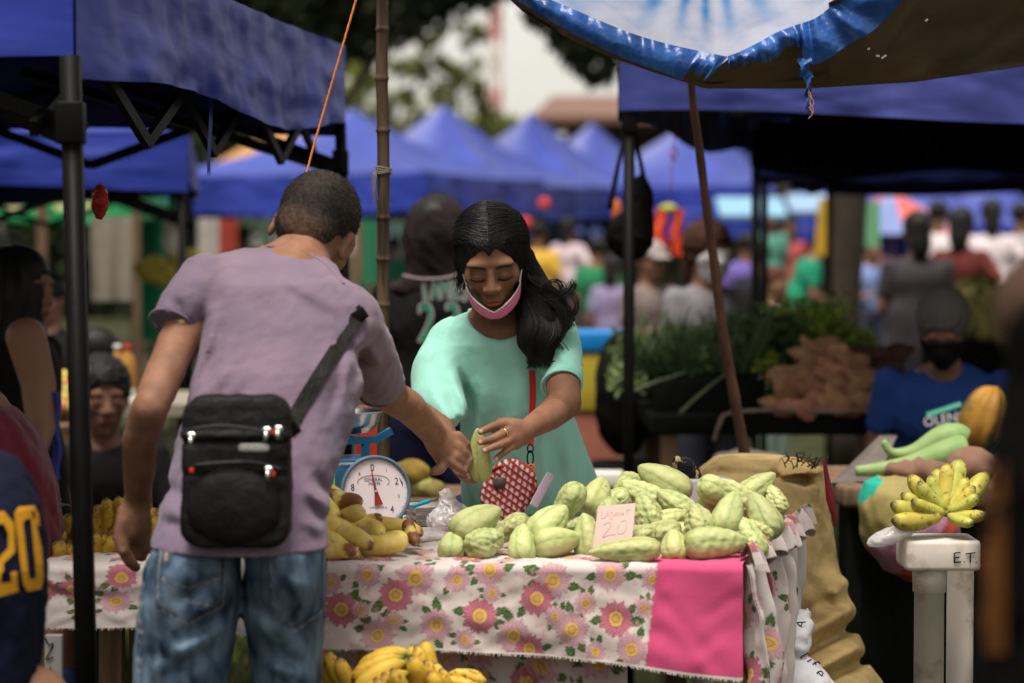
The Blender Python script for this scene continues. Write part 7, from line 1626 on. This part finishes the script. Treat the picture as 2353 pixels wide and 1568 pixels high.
# jersey wearer with the black headscarf
jm=figure('person in a black sleeveless basketball jersey and black headscarf, seen from behind',1000,466,7.4,(.006,.006,.006),(.008,.010,.03),skin=(.20,.10,.06),yaw=3.05,arms='front',h=.009,group=None,width=1.05)
hcj=at(1003,545,7.42)
sc_=addf(smin(.05,ell(hcj+[0,0,.005],(.104,.128,.130)),ell(hcj+[-.01,-.03,-.11],(.075,.07,.10)),ell(hcj+[-.035,-.02,-.16],(.12,.075,.035)),rc(hcj+[.05,-.03,-.05],hcj+[.06,-.06,-.14],.035,.03)),lambda P:.005*noise(P*[1,1,.5],.07,3))
V,Fs=surf(sc_,hcj-[.22,.2,.26],hcj+[.22,.2,.16],.008); obj('headscarf',V,Fs,mat('faded_black_scarf',(.017,.011,.011),.9,var=.3,fold=.6,fs=12),jm)
grn=mat('jersey_green_print',(.015,.22,.13),.7,var=.05); pnk=mat('jersey_pale_outline',(.40,.33,.34),.7,var=.05)
jd=7.24
def jtext(s_,x,y,sz,arc=0,wf=1.0):
    tot=len(s_); adv=sz*.66*wf
    for i,ch in enumerate(s_):
        xx=x+(i-(tot-1)/2)*adv/ppm(jd); aa=-(i-(tot-1)/2)*arc; yy=y+abs(i-(tot-1)/2)**2*arc*22
        for m_,e,dz in((pnk,.0045,0),(grn,0,-.006)):
            V,Fs=text_mesh(ch,sz)
            V[:,0]*=.92*wf
            if e:
                allV=[];allF=[]
                for a in range(8): W_=V.copy(); W_[:,0]+=e*math.cos(a*.785); W_[:,1]+=e*math.sin(a*.785); W_[:,2]+=a*.00005; allF+=[[q+len(V)*a for q in f_] for f_ in Fs]; allV.append(W_)
                V=np.concatenate(allV); Fs=allF
            c_,s2=math.cos(aa),math.sin(aa); q=at(xx,yy,jd); obj('jersey_lettering',np.stack([V[:,0]*c_-V[:,1]*s2,-V[:,2]+dz,V[:,0]*s2+V[:,1]*c_],1)+q,Fs,m_,jm,smooth=False)
jtext('JAMES',1022,668,.075,.05,.62); jtext('23',1010,745,.165,0,.72)
b=MB(); b.tube(spl([at(925,632,jd),at(975,640,jd-.005),at(1030,636,jd),at(1075,620,jd)],16),.0055,6,True,.5); b.build('jersey_piping',pnk,jm)
# ================= people close at the left =================
lw_=figure('woman with long black hair and bare arm in a dark dress at far left',38,580,6.2,(.010,.009,.009),(.01,.01,.012),skin=(.24,.115,.07),yaw=1.2,female=True,arms='down',h=.009,group=None,width=1.1,dress=True)
hc_=at(30,650,6.2); f=addf(smin(.05,ell(hc_,(.085,.10,.10)),rc(hc_+[-.01,-.03,-.05],hc_+[.02,-.06,-.30],.085,.05),rc(hc_+[.05,-.03,-.12],hc_+[.075,-.03,-.32],.03,.015)),lambda P:.005*np.sin(P[:,0]*160+5*np.sin(P[:,2]*14)))
V,Fs=surf(f,hc_-[.2,.25,.42],hc_+[.2,.2,.16],.008); obj('long_hair',V,Fs,M['hairm'],lw_)
f=smin(.02,path([at(60,775,5.95),at(88,880,5.93),at(95,980,5.9),at(75,1060,5.82)],[.050,.043,.036,.026])); V,Fs=surf(f,at(60,1080,5.85)-[.12,.15,.05],at(95,740,5.95)+[.12,.15,.05],.007); ao=obj('bare_arm',V,Fs,M['skin'],lw_)
b=MB(); V,Fs,_,_=grid(lambda u,v:np.stack([at(120,0,5.9)[0]+(u-.5)*.022+.004*np.sin(v*12),5.9+.005*np.sin(u*7),at(0,900,5.9)[2]-v*(.215)],1),6,24); obj('lanyard',np.concatenate([V,V+[0,.003,0]]),np.concatenate([Fs,Fs[:,::-1]+len(V)]),mat('blue_lanyard_cloth',(.05,.07,.28),.7),lw_)
figure('smiling young seller in a black shirt with curly hair behind the banana pile',232,836,7.5,(.008,.008,.008),(.01,.01,.01),skin=(.19,.09,.06),yaw=.35,arms='work',h=.008,group=None,zmin=.4,curly=.006,hs=.92,width=1.1)
def torso_px(name_,label,rows,mt,skinc,headc,seed,h=.007,tr=(.035,.06,.14)):
    t=thing('person',label,'person',(rows_px(rows)[-1][1],rows[-1][3],0)); rw=rows_px(rows); q=rw[-1]
    V,Fs=surf(addf(stack(rw),lambda P:.005*noise(P,.13,seed)+.002*noise(P,.05,seed)),(min(r[1]-r[3] for r in rw)-.04,min(r[2]-r[4] for r in rw)-.04,q[0]-.03),(max(r[1]+r[3] for r in rw)+.04,max(r[2]+r[4] for r in rw)+.04,rw[0][0]+.03),h)
    obj('shirt',V,Fs,mt,t)
    hc=headc; Rh=rotm(3.1,.3); bf=smin(.02,xf(head_f(),hc,Rh,1.05),rc(hc+[0,.0,-.08],A3([rw[0][1],rw[0][2],rw[0][0]-.03]),.05,.06),*[path([(q[1]+s*.09,q[2],q[0]+.02),(q[1]+s*.1,q[2],.45),(q[1]+s*.1,q[2]+.03,.07)],[.07,.05,.04]) for s in(-1,1)])
    lo=np.array([min(hc[0],q[1])-.28,q[2]-.3,0]); hi=np.array([max(hc[0],q[1])+.28,max(hc[1],q[2])+.3,hc[2]+.18]); person_part('body',bf,lo,hi,.012,vskin,t,lambda V:np.tile(np.array(skinc),(len(V),1)))
    hr=smax(.01,ell((0,.022,.042),(.086,.102,.090)),neg(ell((0,-.085,-.03),(.066,.075,.082)))); person_part('hair',xf(hr,hc,Rh,1.05),hc-.2,hc+.2,.009,M['hairm'],t)
    lg=smin(.03,*[path([(q[1]+s*.08,q[2],q[0]-.06),(q[1]+s*.1,q[2],.45),(q[1]+s*.1,q[2]+.03,.10)],[.085,.07,.06]) for s in(-1,1)]); person_part('trousers',lg,(q[1]-.3,q[2]-.2,.03),(q[1]+.3,q[2]+.25,q[0]+.15),.012,pmat('trouser_cloth',tr),t)
    return t,rw
nav=mat('navy_jersey_cloth',(.0045,.0055,.018),.8,var=.15,fold=.35,fs=7,bump=.1,bs=200)
rwn=[(1030,-150,-20,3.75,.07),(1050,-200,30,3.72,.10),(1090,-230,62,3.70,.12),(1160,-240,92,3.68,.13),(1300,-240,106,3.66,.135),(1420,-235,100,3.66,.13),(1568,-230,90,3.66,.13),(1660,-225,80,3.66,.13)]
t,rw=torso_px('person','person in a navy jersey with big yellow numbers, cut off at the left edge',rwn,nav,SK,at(-160,900,3.95),5)
nf=stack(rw); yl=mat('yellow_twill_number',(.50,.24,.015),.8,var=.12,vs=20,bump=.3,bs=300)
def ribbon(pts,w_,nm='number_piece'):
    S_=spl(pts,24) if len(pts)>2 else np.array([np.array(pts[0])+(np.array(pts[1])-np.array(pts[0]))*k/23 for k in range(24)]); T_=np.gradient(S_,axis=0); T_/=np.linalg.norm(T_,axis=1)[:,None]; Nn=np.stack([-T_[:,1],T_[:,0]],1); return S_,Nn
def numpoly(polys):
    b=MB()
    for quad in polys:
        q=np.array(quad,float)
        for a in range(5):
            for c in range(6):
                def pt(u,v): p=(q[0]*(1-u)+q[1]*u)*(1-v)+(q[3]*(1-u)+q[2]*u)*v; P=onsurf(nf,p[0],p[1],3.3,3.9,60); return P-[0,.010,0]
                u0,u1,v0,v1=a/5,(a+1)/5,c/6,(c+1)/6; b.add([pt(u0,v0),pt(u1,v0),pt(u1,v1),pt(u0,v1)],[(0,1,2,3)])
    return b
z_=numpoly([[(46,1162),(82,1160),(66,1190),(60,1192)],[(36,1176),(46,1162),(60,1192),(56,1200)],[(36,1176),(56,1200),(70,1330),(56,1338)],[(56,1338),(70,1316),(72,1332),(66,1356)],[(66,1356),(72,1328),(84,1326),(98,1350)],[(98,1350),(84,1326),(86,1310),(104,1320)],[(104,1320),(86,1310),(74,1188),(92,1176)],[(92,1176),(74,1188),(62,1190),(82,1160)]]); z_.build('number_zero',yl,t,smooth=False)
z_=numpoly([[(-12,1176),(12,1172),(12,1200),(-12,1204)],[(12,1172),(36,1200),(22,1222),(12,1200)],[(22,1222),(36,1200),(38,1266),(22,1262)],[(38,1266),(10,1292),(0,1280),(22,1256)],[(-14,1290),(10,1282),(12,1310),(-14,1318)],[(-14,1318),(6,1312),(4,1350),(-14,1352)],[(-14,1340),(42,1334),(46,1356),(-14,1372)],[(28,1312),(42,1310),(44,1340),(30,1342)]]); z_.build('number_two',yl,t,smooth=False)
mar=mat('maroon_shirt_cloth',(.11,.010,.022),.7,var=.15,fold=.5,fs=6,sheen=.15)
torso_px('person','person in a maroon top behind the navy jersey at the left edge',[(922,-90,0,4.45,.05),(940,-120,40,4.45,.10),(980,-140,78,4.45,.12),(1050,-150,112,4.45,.13),(1130,-150,134,4.45,.13),(1230,-150,140,4.45,.13),(1350,-150,120,4.45,.12),(1500,-150,110,4.45,.12)],mar,SK,at(-110,790,4.55),8)
bl_=mat('black_orange_jersey_cloth',(.003,.003,.0025),.85,spec=.02,var=.2,fold=.3,fs=5)
t,rw=torso_px('person','dark blurred person in a black top with an orange side stripe at the right edge',[(640,2375,2500,2.15,.06),(720,2330,2560,2.12,.09),(900,2305,2610,2.10,.11),(1050,2290,2640,2.08,.12),(1300,2262,2660,2.06,.12),(1568,2250,2680,2.05,.12),(1800,2250,2690,2.05,.12),(2100,2255,2690,2.05,.12)],bl_,(.06,.03,.02),at(2640,560,2.3),9,h=.006,tr=(.008,.008,.009))
nf2=stack(rw); b=MB()
for i,(x0,x1,y0,y1) in enumerate([(2268+4*math.sin(k*1.3),2300,1060+k*26,1082+k*26) for k in range(17)]):
    P=[onsurf(nf2,x,y,1.7,2.3,60)-[.004,.004,0] for x,y in((x0+max(0,(1200-y0)*.08),y0),(x1+20,y0),(x1+20,y1),(x0+max(0,(1200-y0)*.08),y1))]; b.add(P,[(0,1,2,3)])
b.build('side_stripe',mat('rusty_orange_print',(.10,.035,.006),.8,var=.3,vs=20),t,smooth=False)
# ================= things at the left middle distance =================
p0_=at(250,590,13); b=MB(); z0_,z1_=at(0,690,13)[2],at(0,497,13)[2]
V,Fs,_,_=grid(lambda u,v:np.stack([at(205,0,13)[0]+(at(312,0,13)[0]-at(205,0,13)[0])*u,13+.02*np.sin(u*14)*v,z1_+(z0_-z1_)*v],1),20,16); obj('cloth_screen',np.concatenate([V,V+[0,.006,0]]),np.concatenate([Fs,Fs[:,::-1]+len(V)]),M['cream'],label='beige cloth screen hanging under the green canopy',cat='screen')
for i,(x,w_) in enumerate(((315,.04),(98,.05))):
    p=at(x,600,12.6); b=MB(); b.box((p[0],12.6,.85),(w_,.05,1.7)); b.build('stall_post',M['wood'],None,label=['brown timber post at the right edge of the beige screen','grey timber post left of the beige screen'][i],cat='post',smooth=False)
p=at(398,555,11.5); V,Fs=surf(addf(smin(.02,ell(p,(.055,.05,.075)),ell(p+[0,0,.08],(.058,.05,.03))),lambda P:.006*noise(P,.07,3)),p-[.1,.1,.13],p+[.1,.1,.14],.01); obj('white_plastic_bag',V,Fs,M['white'],label='white plastic bag hanging beside the second canopy post',cat='plastic bag')
p=at(360,560,12); V,Fs,_,_=grid(lambda u,v:np.stack([p[0]+(u-.5)*.16,12+.02*np.sin(u*9),p[2]+.12-v*.60],1),8,12); obj('green_cloth',np.concatenate([V,V+[0,.01,0]]),np.concatenate([Fs,Fs[:,::-1]+len(V)]),mat('emerald_cloth',(.02,.22,.11),.7,fold=.4),label='emerald green cloth hanging behind the yellow bananas at left',cat='cloth')
YB=[mk(61,.10,.032,.3,.5,.3)]
for i,(x,y) in enumerate(((355,615),(385,625),(412,618),(440,600))):
    c=at(x,y-25,11.4); it=[]
    for k in range(10): a=(k/9-.5)*2.2; tip=c+np.array([.10*math.sin(a),-.02+.03*(k%2),-.13*math.cos(a)]); dv=tip-c; it.append((tuple((c+tip)/2),dirrot(dv),1.35,0))
    bunch(['leftmost yellow banana bunch hanging before the green cloth','second hanging yellow banana bunch before the green cloth','third hanging yellow banana bunch beside the canopy post','rightmost hanging yellow banana bunch behind the man shoulder'][i],c,it,'hanging banana bunches at left',YB)
for i,(x,d,c) in enumerate(((478,15,(.40,.36,.33)),(522,15.5,(.30,.05,.03)),(498,16.5,(.04,.22,.12)),(850,16,(.03,.16,.08)),(835,18,(.25,.10,.08)))):
    p=at(x,560,d); V,Fs,_,_=grid(lambda u,v:np.stack([p[0]+(u-.5)*.13,d+.02*np.sin(u*9),p[2]+.16-v*.42],1),8,12); obj('hanging_garment',np.concatenate([V,V+[0,.01,0]]),np.concatenate([Fs,Fs[:,::-1]+len(V)]),mat('garment_cloth_%d'%i,c,.8,fold=.4),label=['pale garment hanging left of the head of the man','red garment hanging left of the head of the man','green garment between the pale and the red one','dark green garment hanging just right of the head of the man','reddish garment far behind the bamboo pole'][i],cat='garment')
# drink bottles and produce on a table behind the young seller
zt2=at(0,945,8.0)[2]; b=MB(); b.box((at(300,0,8.2)[0],8.75,zt2-.02),(.75,.8,.04)); tb=b.build('produce_table',M['cream'],None,label='cloth covered table of drinks and fruit behind the young seller',cat='table',smooth=False)
for s in(-.3,.3):
    b=MB(); b.box((at(300,0,8.2)[0]+s,8.75,(zt2-.04)/2),(.05,.6,zt2-.04)); b.build('leg',M['wood'],tb,smooth=False)
Vb,Fb=lathe([(0,0),(.030,.0),(.032,.01),(.032,.12),(.024,.155),(.012,.175),(.012,.185)],16); Vc,Fc=lathe([(.013,.183),(.014,.183),(.014,.20),(0,.20)],12)
for i,(x,c) in enumerate(((330,(.6,.6,.58)),(358,(.45,.03,.03)))):
    p=at(x*.82,920,8.55); t=thing('drink_bottle',['orange drink bottle with a white cap on the produce table','orange drink bottle with a red cap on the produce table'][i],'bottle',(p[0],8.55,zt2),'drink bottles on the produce table'); obj('bottle',Vb,Fb,mat('orange_drink_%d'%i,(.36,.17,.04),.4),t,local=True); obj('cap',Vc,Fc,mat('cap_plastic_%d'%i,c,.4),t,local=True)
Vf,Ff=surf(ell((0,0,0),(.030,.030,.028)),(-.04,-.04,-.04),(.04,.04,.04),.008)
fa=[obj('fruit',Vf,Ff,mat('fruit_skin_%d'%i,c,.4,var=.2),local=True) for i,c in enumerate(((.50,.12,.06),(.55,.36,.06),(.35,.36,.08)))]; used=set()
for i in range(24):
    x=150+r10.uniform(-8,36); y=868+(i//5)*17; place(fa,i%3,'fruit',ORD[i%5]+['reddish','yellow','greenish'][i%3].join((' ',' '))+'fruit from the left, '+['top','second','middle','fourth','bottom'][i//5]+' row of the fruit pile','fruit',['red fruit pile','yellow fruit pile','green fruit pile'][i%3],at(x,y,7.7-.02*(i//5)),(0,0,i),1)
p=at(160,955,7.7); b=MB(); b.box((p[0]+.02,7.75,(p[2]-.035)/2),(.16,.25,p[2]-.035)); b.build('fruit_box',M['wood'],None,label='box carrying the small blurred fruit pile',cat='box',smooth=False)
for i,(x,y,c) in enumerate(((275,905,(.36,.40,.30)),(262,935,(.45,.40,.36)),(300,925,(.42,.38,.34)))):
    p=at(x,y,8.4); V,Fs=surf(addf(ell(p,(.055,.05,.03)),lambda P:.006*noise(P,.05,3)),p-.08,p+.08,.009); obj('packed_greens',V,Fs,mat('wrapped_produce_%d'%i,c,.6,var=.3,vs=20),label=['wrapped pale green produce pack under the bottles','lower whitish produce pack beside the young seller face','whitish produce pack touching the arm of the man'][i],cat='produce pack')
# red chair back and clutter behind the scale
p=at(850,1000,6.4); b=MB(); b.box((p[0],6.4,p[2]-.02),(.075,.03,.20),bev=.01); rch=b.build('red_chair',mat('red_chair_plastic',(.50,.04,.03),.45,var=.1),None,label='red plastic chair back behind the scale',cat='chair')
b=MB(); b.box((p[0],6.55,(p[2]-.14)/2),(.30,.28,p[2]-.14),bev=.01); b.build('seat',bpy.data.materials['red_chair_plastic'],rch)
for i,(x,y,c,r_) in enumerate(((945,1085,(.24,.16,.03),.05),(965,1115,(.30,.28,.10),.04),(930,1100,(.28,.20,.12),.04),(990,1125,(.20,.16,.05),.04))):
    p=at(x,y,6.3); V,Fs=surf(addf(ell(p,(r_,r_,r_*.7)),lambda P:.005*noise(P,.05,3)),p-.08,p+.08,.008); obj('root_vegetable',V,Fs,mat('root_skin_%d'%i,c,.7,var=.3,vs=20),label=['big yellow brown root behind the scale dial','pale root lying behind the pen','brown root next to the red chair','olive root half behind the plastic bag'][i],cat='vegetable')
zt3=at(0,1140,6.3)[2]; b=MB(); b.box((at(950,0,6.3)[0],6.4,zt3/2),(.32,.4,zt3)); b.build('back_crate',M['wood'],None,label='timber crate with roots between the scale and the seller',cat='crate',smooth=False)
p=at(1000,1090,7.0)
